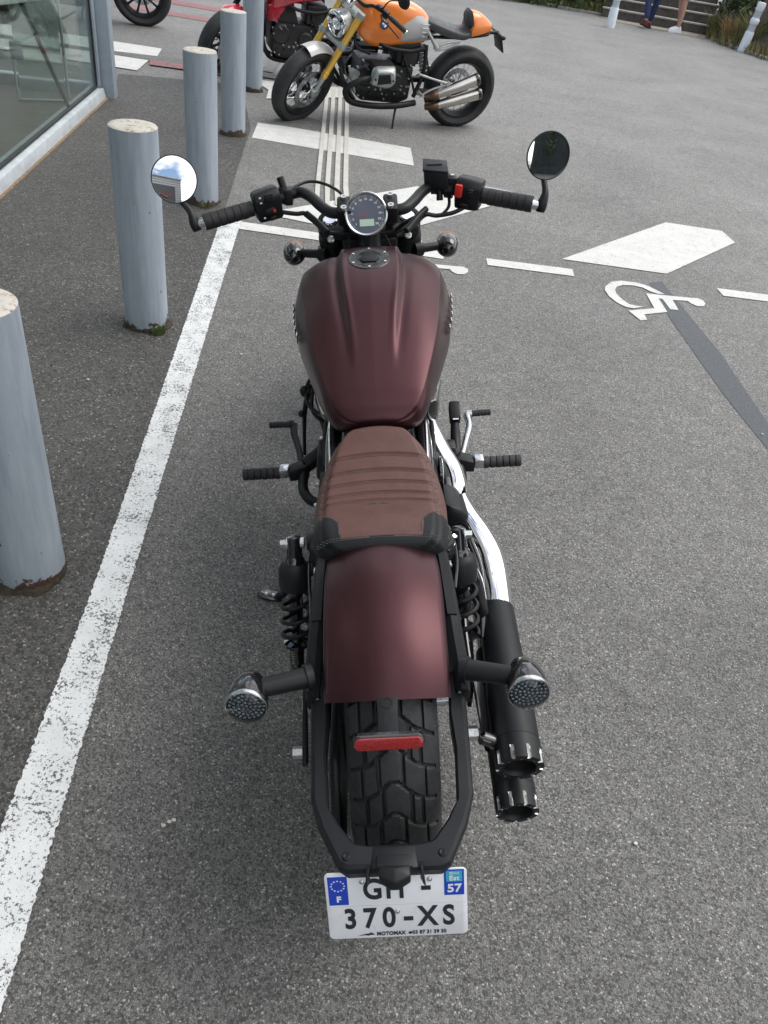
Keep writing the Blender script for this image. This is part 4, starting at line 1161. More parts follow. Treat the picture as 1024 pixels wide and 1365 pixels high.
# ---- swingarm
for s in (-1, 1):
    mb = MB(); mb.hull([(s * 0.115, -0.05, 0.300), (s * 0.115, -0.05, 0.346), (s * 0.142, -0.05, 0.302), (s * 0.142, -0.05, 0.344), (s * 0.115, 0.46, 0.335), (s * 0.115, 0.46, 0.395), (s * 0.142, 0.46, 0.335), (s * 0.142, 0.46, 0.395)], 0.008)
    mb.build('swingarm', M_BLK, bike)
mb = MB(); mb.cyl((-0.142, -0.0, 0.323), (-0.172, 0, 0.323), 0.016, seg=6); mb.build('bolt', M_ZINC, bike)
mb = MB(); mb.cyl((-0.155, -0.155, 0.399), (-0.172, -0.155, 0.399), 0.0105, seg=6); mb.build('bolt', M_ZINC, bike)
mb = MB(); mb.cyl((0.142, -0.085, 0.330), (0.162, -0.085, 0.330), 0.014, seg=6); mb.cyl((0.162, -0.085, 0.330), (0.170, -0.085, 0.330), 0.009, seg=8); mb.build('bolt', M_ZINC, bike)

# ---- fender struts, rear turn signals
STR = [(0.104, 0.125, 0.638, 0.016), (0.109, 0.067, 0.630, 0.018), (0.114, 0.01, 0.608, 0.020), (0.119, -0.053, 0.580, 0.021), (0.124, -0.10, 0.552, 0.021), (0.126, -0.140, 0.526, 0.018)]
for s in (-1, 1):
    mb = MB(); rg = []
    dense = catmull([(a, b, c) for a, b, c, w in STR], 6); wd = [v.x for v in catmull([(w, 0, 0) for a, b, c, w in STR], 6)]
    for p, w in zip(dense, wd):
        rg.append([Vector((s * (p.x - w * 0.62), p.y, p.z + 0.004)), Vector((s * (p.x - w * 0.2), p.y, p.z + 0.009)), Vector((s * (p.x + w * 0.38), p.y, p.z + 0.007)), Vector((s * (p.x + w * 0.62), p.y, p.z - 0.002)), Vector((s * (p.x + w * 0.62), p.y + 0.01, p.z - 0.040)), Vector((s * (p.x - w * 0.62), p.y + 0.01, p.z - 0.040))])
    mb.loft(rg)
    strut = mb.build('fender_strut', M_PLAST, bike, angle=30)
    mb = MB()
    rg = []
    for p, w in list(zip(dense, wd))[1:17]:
        rg.append([Vector((s * (p.x - w * 0.50), p.y, p.z + 0.0085)), Vector((s * (p.x - w * 0.45), p.y, p.z + 0.0125)), Vector((s * (p.x + w * 0.30), p.y, p.z + 0.0115)), Vector((s * (p.x + w * 0.36), p.y, p.z + 0.006))])
    mb.loft(rg); mb.build('strut_cover', M_PLAST, strut, angle=30)
    # stalk and bullet signal
    mb = MB(); mb.tube([(s * 0.128, -0.130, 0.572), (s * 0.205, -0.155, 0.580)], [0.0175, 0.0155], smooth=False, seg=24); mb.cyl((s * 0.122, -0.128, 0.571), (s * 0.133, -0.132, 0.5725), 0.022, seg=24)
    mb.build('signal_stalk', M_BLK, bike)
    c = Vector((s * 0.2215, -0.188, 0.580)); ax = Vector((0, 1, -0.14)).normalized()
    mb = MB(); mb.lathe([(0.0305, -0.002), (0.0325, 0.002), (0.0335, 0.012), (0.0315, 0.030), (0.0265, 0.048), (0.0185, 0.063), (0.009, 0.071), (0.0, 0.0735)], c, ax, 40)
    sig = mb.build('turn_signal', M_BLKG, bike)
    mb = MB(); mb.lathe([(0.0335, 0.004), (0.0345, 0.001), (0.0335, -0.003), (0.0315, -0.004)], c, ax, 40); mb.build('bezel', M_STEEL, sig)
    mb = MB(); mb.lathe([(0.0, 0.006), (0.030, 0.006)], c, ax, 32); mb.build('lens_backing', M_LEDBACK, sig)
    mb = MB(); MF = frame(c, X, ax.cross(X))
    for rr_, cnt in ((0.0, 1), (0.007, 6), (0.0135, 12), (0.0200, 17), (0.0262, 22)):
        for k in range(cnt):
            a = 2 * math.pi * (k + 0.3) / cnt
            p = c + X * rr_ * math.cos(a) + ax.cross(X) * rr_ * math.sin(a) + ax * 0.004
            mb.lathe([(0.0, 0.0), (0.0009, -0.0010), (0.0018, -0.0032), (0.0024, -0.0032), (0.0026, 0.001)], p, ax, 8)
    mb.build('led_cluster', M_LED, sig)
    mb = MB(); mb.lathe([(0.0322, -0.003), (0.030, -0.0065), (0.020, -0.0105), (0.008, -0.0125), (0.0, -0.013), (0.0, -0.0115), (0.018, -0.009), (0.029, -0.005), (0.0315, -0.0025)], c, ax, 40, closed=False); mb.build('lens', M_LENS, sig)

# ---- plate loop
OUT = [(0.130, -0.100, 0.530), (0.1295, -0.160, 0.515), (0.128, -0.235, 0.495), (0.1265, -0.292, 0.481), (0.112, -0.340, 0.477), (0.082, -0.398, 0.475), (0.070, -0.404, 0.475), (0.038, -0.404, 0.474), (0.0, -0.404, 0.474)]
INN = [(0.104, -0.100, 0.532), (0.099, -0.172, 0.516), (0.1035, -0.225, 0.497), (0.099, -0.305, 0.480), (0.082, -0.334, 0.478), (0.061, -0.361, 0.477), (0.055, -0.365, 0.477), (0.036, -0.368, 0.476), (0.0, -0.368, 0.476)]
full = [(a, b) for a, b in zip(OUT, INN)] + [((-a[0], a[1], a[2]), (-b[0], b[1], b[2])) for a, b in list(zip(OUT, INN))[-2::-1]]
rg = []
for a, b in full:
    a = Vector(a); b = Vector(b); d = (b - a); L_ = d.length; d.normalize()
    rg.append([a - Z * 0.034 + d * 0.004, a - Z * 0.012 , a - Z * 0.004 + d * 0.003, a + d * 0.0085, b - d * 0.004, b - Z * 0.004, b - Z * 0.030])
mb = MB().loft(rg)
loop = mb.build('plate_loop', M_PLAST, bike, angle=28)
mb = MB()
mb.hull([(-0.031, -0.372, 0.4775), (0.031, -0.372, 0.4775), (-0.035, -0.406, 0.4765), (0.035, -0.406, 0.4765), (-0.033, -0.366, 0.450), (0.033, -0.366, 0.450), (-0.035, -0.406, 0.452), (0.035, -0.406, 0.452)], 0.003)
mb.hull([(-0.025, -0.388, 0.484), (0.025, -0.388, 0.484), (-0.026, -0.407, 0.4835), (0.026, -0.407, 0.4835), (-0.025, -0.388, 0.470), (0.025, -0.388, 0.470), (-0.026, -0.409, 0.470), (0.026, -0.409, 0.470)], 0.002)
for s in (-1, 1): mb.hull([(s * 0.036, -0.404, 0.480), (s * 0.041, -0.404, 0.480), (s * 0.041, -0.425, 0.462), (s * 0.038, -0.410, 0.45), (s * 0.044, -0.424, 0.458), (s * 0.036, -0.41, 0.455)], 0.001)
mb.build('loop_bracket', M_BLK, loop)
mb = MB(); mb.hull([(-0.022, -0.406, 0.486), (0.022, -0.406, 0.486), (0.0225, -0.421, 0.484), (-0.0225, -0.421, 0.484), (0.0, -0.430, 0.485), (0.0, -0.412, 0.490), (-0.022, -0.406, 0.468), (0.022, -0.406, 0.468), (-0.0225, -0.424, 0.470), (0.0225, -0.424, 0.470), (0.006, -0.433, 0.469), (-0.006, -0.433, 0.469)], 0.002)
mb.build('plate_lamp', M_BLK, loop)

# ---- number plate
PT = Vector((0, -0.3965, 0.4525)); PB = Vector((0, -0.4375, 0.3290))
pu = (PT - PB).normalized(); pc = (PT + PB) / 2
PM = frame(pc, X, pu)                # local x right, y up, z towards the rear
def rrect(w, h, r, n=6, cx=0, cy=0):
    out = []
    for sx, sy, a0 in ((1, 1, 0), (-1, 1, 90), (-1, -1, 180), (1, -1, 270)):
        for k in range(n + 1):
            a = R_(a0 + 90 * k / n); out.append((cx + sx * (w / 2 - r) + r * math.cos(a), cy + sy * (h / 2 - r) + r * math.sin(a)))
    return out
mb = MB().prism(rrect(0.2095, 0.130, 0.008), PM, 0.0016, 0.0004)
plate = mb.build('number_plate', M_WHITEP, bike, angle=30)
def pl(x, y, z=0.0012): return PM @ Matrix.Translation((x, y, z))
mb = MB().prism([(-0.1005, 0.0035), (-0.1005, 0.058), (-0.0715, 0.058), (-0.0715, 0.0035)], pl(0, 0, 0.0010), 0.0005)
mb.build('blue_band', M_BLUEP, plate, smooth=False)
mb = MB().prism([(0.0710, 0.014), (0.0710, 0.0625), (0.1005, 0.0625), (0.1005, 0.014)], pl(0, 0, 0.0010), 0.0005)
mb.build('blue_band', M_BLUEP, plate, smooth=False)
mb = MB().prism(rrect(0.0235, 0.020, 0.001, cx=0.0858, cy=0.0500), pl(0, 0, 0.0014), 0.0004); mb.build('region_badge', M_CYANP, plate, smooth=False)
mb = MB()
for k in range(12):
    a = 2 * math.pi * k / 12; cx, cy = -0.086 + 0.0098 * math.cos(a), 0.0405 + 0.0098 * math.sin(a)
    star = [(cx + (0.0018 if j % 2 == 0 else 0.0008) * math.sin(math.pi * j / 5), cy + (0.0018 if j % 2 == 0 else 0.0008) * math.cos(math.pi * j / 5)) for j in range(10)]
    mb.prism(star, pl(0, 0, 0.0014), 0.0003)
mb.build('star_ring', M_WHITEP, plate, smooth=False)
mb = MB()
text_mesh('F', 0.0150, pl(-0.086, 0.0145, 0.0013), mb, bold=0.0006)
mb.build('country_letter', M_WHITEP, plate, smooth=False)
mb = MB()
text_mesh('57', 0.0215, pl(0.0858, 0.0265, 0.0013), mb, bold=0.0005, sx=1.0)
text_mesh('Est', 0.0125, pl(0.0858, 0.0465, 0.0017), mb, bold=0.0001)
text_mesh('Grand', 0.0056, pl(0.0858, 0.0560, 0.0017), mb)
mb.build('plate_lettering', M_WHITEP, plate, smooth=False)
mb = MB()
for ch, x, y in (('G', -0.0350, 0.0300), ('H', -0.0020, 0.0300), ('-', 0.0440, 0.0345), ('3', -0.0710, -0.0270), ('7', -0.0420, -0.0270), ('0', -0.0130, -0.0270), ('-', 0.0160, -0.0245), ('X', 0.0450, -0.0270), ('S', 0.0765, -0.0270)):
    mb = MB(); text_mesh(ch, 0.0540, pl(x, y, 0.0012), mb, bold=0.0014, sx=0.74 if ch != '-' else 0.9); mb.build('plate_character', M_INK, plate, smooth=False)
mb = MB(); text_mesh('MOTOMAX', 0.0098, pl(-0.0115, -0.0575, 0.0012), mb, bold=0.0003, sx=0.86); text_mesh('03 87 31 39 30', 0.0098, pl(0.0465, -0.0575, 0.0012), mb, bold=0.0002, sx=0.86)
mb.prism([(-0.062, -0.0600), (-0.050, -0.0565), (-0.044, -0.0558), (-0.042, -0.0535), (-0.0385, -0.0560), (-0.0365, -0.0590), (-0.042, -0.0585), (-0.046, -0.0598), (-0.052, -0.0588)], pl(0, 0, 0.0013), 0.0003)
mb.prism([(0.0145, -0.0580), (0.0155, -0.0555), (0.0195, -0.0550), (0.0210, -0.0575), (0.0185, -0.0600), (0.0155, -0.0600)], pl(0, 0, 0.0013), 0.0003)
mb.build('dealer_lettering', M_INK, plate, smooth=False)
mb = MB()
for x, y in ((-0.050, 0.047), (0.0500, 0.047), (0.000, -0.0135)):
    mb.lathe([(0.0042, 0.0), (0.0040, 0.0015), (0.0025, 0.0027), (0.0, 0.003)], PM @ Vector((x, y, 0.0008)), PM.to_3x3() @ Z, 14)
mb.build('plate_screws', M_ZINC, plate)
mb = MB().prism(rrect(0.2093, 0.0003, 0.0001, cx=0, cy=0.000), pl(0, 0, 0.0009), 0.0003); mb.build('plate_fold', plain('plate_shade', (0.55, 0.58, 0.62), 0.5), plate)

# ---- red reflector on its tongue
mb = MB()
A_, B_ = Vector((0, -0.188, 0.606)), Vector((0, -0.256, 0.578))
tn = Vector((0, -0.38, 0.925)).normalized()
TM = frame((A_ + B_) / 2, X, A_ - B_)
mb.prism([(-0.021, 0.036), (0.021, 0.036), (0.0170, 0.025), (0.0155, 0.005), (0.0155, -0.034), (-0.0155, -0.034), (-0.0155, 0.005), (-0.0170, 0.025)], TM, 0.008, 0.0015)
tong = mb.build('reflector_tongue', M_PLAST, bike, angle=30)
mb = MB()
mb.lathe([(0.0085, 0.0042), (0.0085, 0.0052), (0.0068, 0.0052), (0.0068, 0.0042)], TM @ Vector((0, 0.014, 0)), TM.to_3x3() @ Z, 28, closed=True)
mb.prism([(0.0055 * math.cos(a) * 1.0, -0.010 + 0.010 * math.sin(a)) for a in [2 * math.pi * k / 20 for k in range(20)]], TM @ Matrix.Translation((0, 0, 0.0042)), 0.0006); mb.build('tongue_mark', M_BLK, tong)
RM = frame(B_ + Vector((0, -0.006, 0.0)), X, Vector((0, 0.42, 0.9)))
mb = MB().prism(rrect(0.108, 0.024, 0.0115), RM, 0.012, 0.002); rh = mb.build('reflector_housing', M_BLKG, bike)
mb = MB().prism(rrect(0.104, 0.020, 0.0097), RM @ Matrix.Translation((0, -0.001, 0.0066)), 0.004, 0.0012); mb.build('red_reflector', M_RREF, rh)
mb = MB().box(RM @ Vector((0, 0.0118, 0.0)), (0.092, 0.0012, 0.0085), RM.to_3x3()); mb.build('top_strip', M_STEEL, rh)

# ---- shock absorbers
for s in (-1, 1):
    a = Vector((s * 0.158 - 0.011, 0.176, 0.596)); b = Vector((s * 0.174 - 0.014, 0.088, 0.328)); d = (b - a); Ls = d.length; d.normalize()
    P = lambda f: a + d * Ls * f
    mb = MB()
    mb.lathe([(0.0, -0.016), (0.013, -0.014), (0.0155, 0.0), (0.0155, 0.022), (0.017, 0.030), (0.020, 0.034), (0.020, 0.05)], a, d, 28)
    mb.lathe([(0.018, Ls * 0.30), (0.0150, Ls * 0.33), (0.0150, Ls * 0.58), (0.0110, Ls * 0.60), (0.0110, Ls * 0.62)], a, d, 28)
    sh = mb.build('shock_absorber', M_BLKG, bike)
    mb = MB(); mb.lathe([(0.020, Ls * 0.14), (0.027, Ls * 0.155), (0.0315, Ls * 0.19), (0.0325, Ls * 0.30), (0.030, Ls * 0.335), (0.018, Ls * 0.34)], a, d, 32); mb.build('upper_cup', M_PLAST, sh)
    pts = []
    e1 = d.orthogonal().normalized(); e2 = d.cross(e1)
    turns = 3.7
    for k in range(int(turns * 20) + 1):
        f = k / (turns * 20); ang = 2 * math.pi * turns * f
        pts.append(P(0.345 + 0.42 * (f ** 0.95)) + (e1 * math.cos(ang) + e2 * math.sin(ang)) * 0.0275)
    mb = MB(); mb.tube(pts, 0.0046, seg=8, smooth=False); mb.build('spring', M_BLK, sh)
    mb = MB(); mb.lathe([(0.012, Ls * 0.76), (0.026, Ls * 0.765), (0.0265, Ls * 0.785), (0.014, Ls * 0.80)], a, d, 28); mb.build('spring_seat', M_BLKG, sh)
    mb = MB()
    pr = [(0.0090, Ls * 0.60), (0.0090, Ls * 0.76)]
    for k in range(7):
        q = Ls * (0.80 + 0.018 * k); pr += [(0.0150, q), (0.0150, q + 0.0035), (0.0135, q + 0.0040), (0.0135, q + 0.0048)]
    pr += [(0.0155, Ls * 0.94), (0.0150, Ls * 0.99), (0.013, Ls * 1.04), (0.0, Ls * 1.05)]
    mb.lathe(pr, a, d, 28); mb.build('lower_body', M_BLKG, sh)
    mb = MB(); mb.cyl(a + X * s * 0.013, a + X * s * 0.026, 0.0085, seg=6); mb.cyl(a + X * s * 0.011, a + X * s * 0.0135, 0.0125, seg=20); mb.cyl(a - X * s * 0.013, a - X * s * 0.020, 0.011, seg=20); mb.build('top_bolt', M_ZINC, sh)
    mb = MB(); mb.cyl((s * 0.09, 0.176, 0.598), (s * 0.132 - 0.011, 0.176, 0.598), 0.017); mb.hull([(s * 0.07, 0.33, 0.60), (s * 0.115, 0.30, 0.60), (s * 0.07, 0.33, 0.56), (s * 0.115, 0.30, 0.56), (s * 0.10, 0.10, 0.615), (s * 0.138, 0.14, 0.615), (s * 0.10, 0.10, 0.57), (s * 0.138, 0.14, 0.57)], 0.005)
    mb.build('frame_bracket', M_BLK, bike)

# ---- mufflers and chrome pipes (right side)
def muffler(a, b, r0, r1):
    a, b = Vector(a), Vector(b); d = (b - a); L_ = d.length; d.normalize()
    mb = MB(); mb.lathe([(r0 * 0.72, -0.004), (r0 * 0.95, -0.004), (r0, 0.002), (r0 * 1.04, L_ * 0.25), (r1, L_ * 0.62), (r1, L_ - 0.050), (r1 - 0.0006, L_ - 0.0495), (r1 - 0.0006, L_ - 0.048)], a, d, 56)
    m_ = mb.build('muffler', M_BLK, bike)
    # crenellated tip
    n_ = 192; e1 = d.orthogonal().normalized(); e1 = (Z - d * Z.dot(d)).normalized(); e2 = d.cross(e1)
    mb = MB(); rows = []
    stations = [(L_ - 0.048, 0), (L_ - 0.025, 0), (L_ - 0.020, 0.5), (L_ - 0.016, 1), (L_, 1)]
    for sx, fac in stations:
        row = []
        for k in range(n_):
            ang = 2 * math.pi * k / n_
            ph = (ang / (2 * math.pi / 9)) % 1.0
            w_ = abs(ph - 0.5)
            slot = (1 - sstep(0.075, 0.115, w_)) * fac
            r = r1 + 0.0004 - 0.0075 * slot
            row.append((a + d * sx + (e1 * math.cos(ang) + e2 * math.sin(ang)) * r, slot))
        rows.append(row)
    vs = [p for row in rows for p, s_ in row]
    fs = []; mi = []
    for i in range(len(rows) - 1):
        for k in range(n_):
            k2 = (k + 1) % n_; fs.append((i * n_ + k, i * n_ + k2, (i + 1) * n_ + k2, (i + 1) * n_ + k))
            mi.append(1 if (rows[i + 1][k][1] + rows[i + 1][k2][1]) > 0.25 else 0)
    # end face inwards
    base = len(vs)
    inner = [(0.030, L_ + 0.0005), (0.0265, L_ - 0.006), (0.0255, L_ - 0.012), (0.0255, L_ - 0.14)]
    for r, h in inner:
        for k in range(n_):
            ang = 2 * math.pi * k / n_; vs.append(a + d * h + (e1 * math.cos(ang) + e2 * math.sin(ang)) * r)
    last = (len(rows) - 1) * n_
    for k in range(n_):
        k2 = (k + 1) % n_
        fs.append((last + k, last + k2, base + k2, base + k)); mi.append(0)
        for j in range(len(inner) - 1):
            fs.append((base + j * n_ + k, base + j * n_ + k2, base + (j + 1) * n_ + k2, base + (j + 1) * n_ + k)); mi.append(2 if j == 2 else 0)
    mb.add(vs, fs); mb.mi = mi
    tip = mb.build('muffler_tip', [M_BLK, M_ZINC, M_DKINT], m_, angle=30)
    mb = MB()
    for k in range(9):
        ang = 2 * math.pi * k / 9
        p = a + d * (L_ + 0.0002) + (e1 * math.cos(ang) + e2 * math.sin(ang)) * 0.0345
        mb.lathe([(0.0026, 0.0), (0.0026, 0.0012), (0.0, 0.0014)], p, d, 10)
    mb.build('tip_rivets', M_BLKG, m_)
    return m_
muffler((0.2345, 0.205, 0.352), (0.2300, -0.155, 0.318), 0.0375, 0.0435)
muffler((0.2280, 0.180, 0.238), (0.2290, -0.178, 0.204), 0.0375, 0.0405)
mb = MB()
mb.tube([(0.070, 0.86, 0.46), (0.105, 0.76, 0.505), (0.124, 0.69, 0.488), (0.146, 0.635, 0.462), (0.168, 0.590, 0.442), (0.176, 0.545, 0.432), (0.176, 0.50, 0.425), (0.190, 0.44, 0.418), (0.213, 0.38, 0.405), (0.230, 0.325, 0.388), (0.236, 0.265, 0.366), (0.236, 0.190, 0.352)], [0.025, 0.031, 0.033, 0.033, 0.033, 0.032, 0.032, 0.034, 0.037, 0.038, 0.0365, 0.034], seg=28, n=8)
pipe = mb.build('exhaust_pipe', M_CHROME, bike)
mb = MB()
for p in ((0.205, 0.452, 0.425), (0.222, 0.415, 0.42), (0.240, 0.375, 0.415), (0.192, 0.475, 0.43)):
    mb.ball(p, (0.010, 0.013, 0.008), 14, 8)
mb.build('shield_clamps', M_CHROME, pipe)
mb = MB(); mb.tube([(0.07, 0.52, 0.26), (0.13, 0.50, 0.27), (0.195, 0.42, 0.29), (0.222, 0.32, 0.262), (0.2285, 0.17, 0.237)], [0.024, 0.025, 0.027, 0.031, 0.031], seg=24); mb.build('exhaust_pipe', M_CHROME, bike)
mb = MB(); mb.tube([(0.165, 0.20, 0.50), (0.185, 0.19, 0.45), (0.200, 0.17, 0.38)], [0.016, 0.017, 0.014]); mb.tube([(0.178, 0.27, 0.50), (0.196, 0.24, 0.45), (0.200, 0.19, 0.39), (0.196, 0.13, 0.35)], 0.010); mb.build('muffler_hanger', M_BLKG, bike)
mb = MB(); mb.hull([(0.150, 0.0, 0.44), (0.178, -0.0, 0.40), (0.160, -0.05, 0.41), (0.180, -0.05, 0.36), (0.168, -0.125, 0.33), (0.182, -0.12, 0.31), (0.165, 0.02, 0.33), (0.18, 0.02, 0.30)], 0.004); mb.cyl((0.166, -0.105, 0.345), (0.195, -0.108, 0.33), 0.014); mb.build('muffler_bracket', M_BLKG, bike)
mb = MB(); mb.hull([(-0.146, -0.050, 0.462), (-0.154, -0.050, 0.462), (-0.146, -0.072, 0.455), (-0.154, -0.075, 0.455), (-0.146, -0.18, 0.395), (-0.155, -0.184, 0.395), (-0.146, -0.165, 0.38), (-0.154, -0.165, 0.38)], 0.002); mb.hull([(-0.088, 0.05, 0.46), (-0.100, 0.05, 0.46), (-0.088, -0.20, 0.44), (-0.104, -0.20, 0.44), (-0.088, -0.29, 0.36), (-0.104, -0.29, 0.36), (-0.088, -0.25, 0.24), (-0.104, -0.25, 0.24), (-0.088, 0.05, 0.26), (-0.104, 0.05, 0.26)], 0.006); mb.build('belt_guard', M_BLK, bike)

# ---- engine, frame
mb = MB()
mb.hull([(-0.13, 0.48, 0.22), (0.13, 0.48, 0.22), (-0.14, 0.98, 0.22), (0.14, 0.98, 0.22), (-0.14, 0.50, 0.40), (0.14, 0.50, 0.40), (-0.14, 0.96, 0.38), (0.14, 0.96, 0.38), (-0.10, 0.5, 0.17), (0.10, 0.5, 0.17), (-0.10, 0.95, 0.17), (0.10, 0.95, 0.17)], 0.02)
mb.lathe([(0.0, 0.165), (0.05, 0.165), (0.095, 0.155), (0.105, 0.13), (0.105, 0.10)], (0, 0.60, 0.31), X, 40)
mb.lathe([(0.0, 0.165), (0.05, 0.165), (0.105, 0.155), (0.115, 0.13), (0.115, 0.10)], (0, 0.64, 0.31), -X, 40)
eng = mb.build('engine', M_ENG, bike)
for yy, ang in ((0.66, 0.45), (0.84, -0.45)):
    d = Vector((0, -math.sin(ang), math.cos(ang))) if yy < 0.7 else Vector((0, math.sin(-ang), math.cos(ang)))
    mb = MB(); c0 = Vector((0, yy, 0.38))
    for k in range(7): mb.box(c0 + d * (0.02 + k * 0.02), (0.17, 0.13, 0.008), Matrix.Rotation(math.atan2(-d.y, d.z), 3, 'X'), 0.003)
    mb.box(c0 + d * 0.08, (0.13, 0.10, 0.18), Matrix.Rotation(math.atan2(-d.y, d.z), 3, 'X'), 0.01)
    mb.build('cylinder', M_ENG, eng)
mb = MB(); mb.hull([(0.142, 0.515, 0.475), (0.185, 0.500, 0.460), (0.205, 0.495, 0.42), (0.140, 0.40, 0.492), (0.188, 0.40, 0.468), (0.208, 0.40, 0.425), (0.14, 0.51, 0.38), (0.205, 0.50, 0.36), (0.14, 0.40, 0.40), (0.205, 0.405, 0.38)], 0.012); mb.build('clutch_cover', M_PLAST, bike)
mb = MB(); mb.hull([(0.085, 0.60, 0.575), (0.13, 0.62, 0.53), (0.13, 0.42, 0.53), (0.085, 0.40, 0.58), (0.085, 0.6, 0.44), (0.14, 0.6, 0.44), (0.14, 0.42, 0.44), (0.085, 0.4, 0.44)], 0.01); mb.build('side_cover', M_PLAST, bike)
mb = MB(); mb.lathe([(0.040, 0.0), (0.040, 0.006), (0.034, 0.008), (0.020, 0.004), (0.0, 0.004)], (0.138, 0.52, 0.49), X, 28); mb.build('intake_horn', M_BLKG, bike)
for s in (-1, 1):
    mb = MB(); mb.tube([(s * 0.085, 1.0, 0.80), (s * 0.10, 0.80, 0.60), (s * 0.098, 0.60, 0.604), (s * 0.100, 0.50, 0.606), (s * 0.098, 0.38, 0.603)], 0.018, flat=1.0); mb.build('frame_rail', M_BLKG, bike)
    mb = MB(); mb.tube([(s * 0.1055, 0.60, 0.618), (s * 0.1075, 0.52, 0.622), (s * 0.103, 0.40, 0.618)], 0.0045); mb.build('frame_trim', M_CHROME, bike)
    mb = MB(); mb.tube([(s * 0.09, 1.06, 0.78), (s * 0.10, 0.98, 0.50), (s * 0.10, 0.92, 0.20), (s * 0.10, 0.50, 0.19), (s * 0.10, 0.38, 0.36), (s * 0.09, 0.36, 0.60)], 0.019, n=5); mb.build('frame_tube', M_BLK, bike)
mb = MB(); mb.box((0, 0.31, 0.50), (0.17, 0.20, 0.19), bevel=0.01); mb.box((0, 0.62, 0.55), (0.15, 0.35, 0.10), bevel=0.02); mb.build('battery_box', M_ENG, bike)
mb = MB(); mb.box((0, 1.03, 0.44), (0.20, 0.05, 0.36), bevel=0.01); mb.build('radiator', M_ENG, bike)
mb = MB(); mb.cyl((0, 1.09, 0.70), (0, 1.155, 0.88), 0.032); mb.build('steering_head', M_BLK, bike)
# dark heat cover at the right of the tank tail
mb = MB(); mb.hull([(0.112, 0.66, 0.66), (0.158, 0.68, 0.66), (0.14, 0.58, 0.655), (0.11, 0.56, 0.655), (0.11, 0.66, 0.59), (0.15, 0.66, 0.58), (0.14, 0.60, 0.58), (0.11, 0.58, 0.60)], 0.008); mb.build('coil_cover', M_BLKG, bike)
mb = MB(); mb.hull([(-0.150, 0.68, 0.655), (-0.105, 0.68, 0.66), (-0.118, 0.585, 0.655), (-0.10, 0.56, 0.655), (-0.15, 0.68, 0.60), (-0.10, 0.66, 0.58), (-0.13, 0.60, 0.60), (-0.10, 0.58, 0.60)], 0.008); mb.build('coil_cover', M_BLKG, bike)

# ---- foot controls
for s in (-1, 1):
    mb = MB()
    n_ = 7
    pr = [(0.0, 0.0)]
    for k in range(n_ - 1):
        q = k * 0.105 / (n_ - 1); pr += [(0.0155, q + 0.001), (0.0165, q + 0.003), (0.0165, q + 0.0145), (0.0140, q + 0.0165)]
    pr += [(0.0155, 0.105), (0.0, 0.106)]
    c = Vector((s * 0.384, 0.790, 0.32))
    mb.lathe(pr, c, -X * s, 24); mb.build('foot_peg', M_RUB, bike)
    mb = MB(); mb.box((s * 0.268, 0.790, 0.325), (0.026, 0.032, 0.028), bevel=0.003); pb2 = mb.build('peg_clevis', M_STEEL, bike)
    mb = MB(); mb.hull([(s * 0.255, 0.81, 0.335), (s * 0.255, 0.77, 0.335), (s * 0.255, 0.81, 0.30), (s * 0.255, 0.77, 0.30), (s * 0.20, 0.83, 0.345), (s * 0.20, 0.78, 0.345), (s * 0.20, 0.82, 0.30), (s * 0.20, 0.78, 0.30)], 0.006)
    mb.tube([(s * 0.21, 0.805, 0.33), (s * 0.17, 0.83, 0.345), (s * 0.13, 0.85, 0.37)], [0.022, 0.024, 0.028], seg=14)
    mb.tube([(s * 0.215, 0.79, 0.32), (s * 0.215, 0.73, 0.30), (s * 0.185, 0.69, 0.29), (s * 0.13, 0.69, 0.29)], 0.014, seg=12)
    mb.build('peg_mount', M_BLK, bike)
# shifter
mb = MB(); mb.tube([(-0.222, 0.815, 0.335), (-0.232, 0.87, 0.342), (-0.247, 0.93, 0.352), (-0.250, 0.972, 0.36)], [0.009, 0.009, 0.010, 0.011], flat=0.7); mb.cyl((-0.25, 0.972, 0.36), (-0.262, 0.972, 0.36), 0.013); mb.build('shift_lever', M_BLK, bike)
def ribbed(a, b, r, ribs, name, mat, parent):
    a, b = Vector(a), Vector(b); L_ = (b - a).length; pr = [(0, 0)]
    for k in range(ribs):
        q = L_ * k / ribs; pr += [(r * 0.86, q + L_ * 0.01), (r, q + L_ * 0.03), (r, q + L_ * (0.82 / ribs)), (r * 0.86, q + L_ * (0.95 / ribs))]
    pr += [(r * 0.8, L_), (0, L_)]
    q = MB().lathe(pr, a, b - a, 22); return q.build(name, mat, parent)
ribbed((-0.262, 0.972, 0.36), (-0.322, 0.974, 0.36), 0.0095, 6, 'shift_rubber', M_RUB, bike)
mb = MB(); mb.tube([(0.225, 0.815, 0.335), (0.240, 0.87, 0.342), (0.256, 0.93, 0.352), (0.253, 0.972, 0.36)], [0.008, 0.008, 0.009, 0.011], flat=0.7); mb.cyl((0.253, 0.977, 0.36), (0.268, 0.977, 0.36), 0.012); mb.build('brake_lever', M_STEEL, bike)
ribbed((0.266, 0.979, 0.36), (0.324, 0.982, 0.36), 0.0095, 6, 'brake_rubber', M_RUB, bike)
mb = MB(); mb.box((0.213, 0.925, 0.400), (0.030, 0.055, 0.040), Matrix.Rotation(0.5, 3, 'X'), 0.004); mb.tube([(0.212, 0.900, 0.38), (0.211, 0.865, 0.35), (0.211, 0.825, 0.335)], [0.012, 0.014, 0.010]); mb.build('brake_reservoir', M_BLK, bike)
mb = MB(); mb.box((0.2135, 0.8985, 0.4045), (0.016, 0.020, 0.001), Matrix.Rotation(0.5, 3, 'X')); mb.build('reservoir_sticker', M_WHITEP, bike)
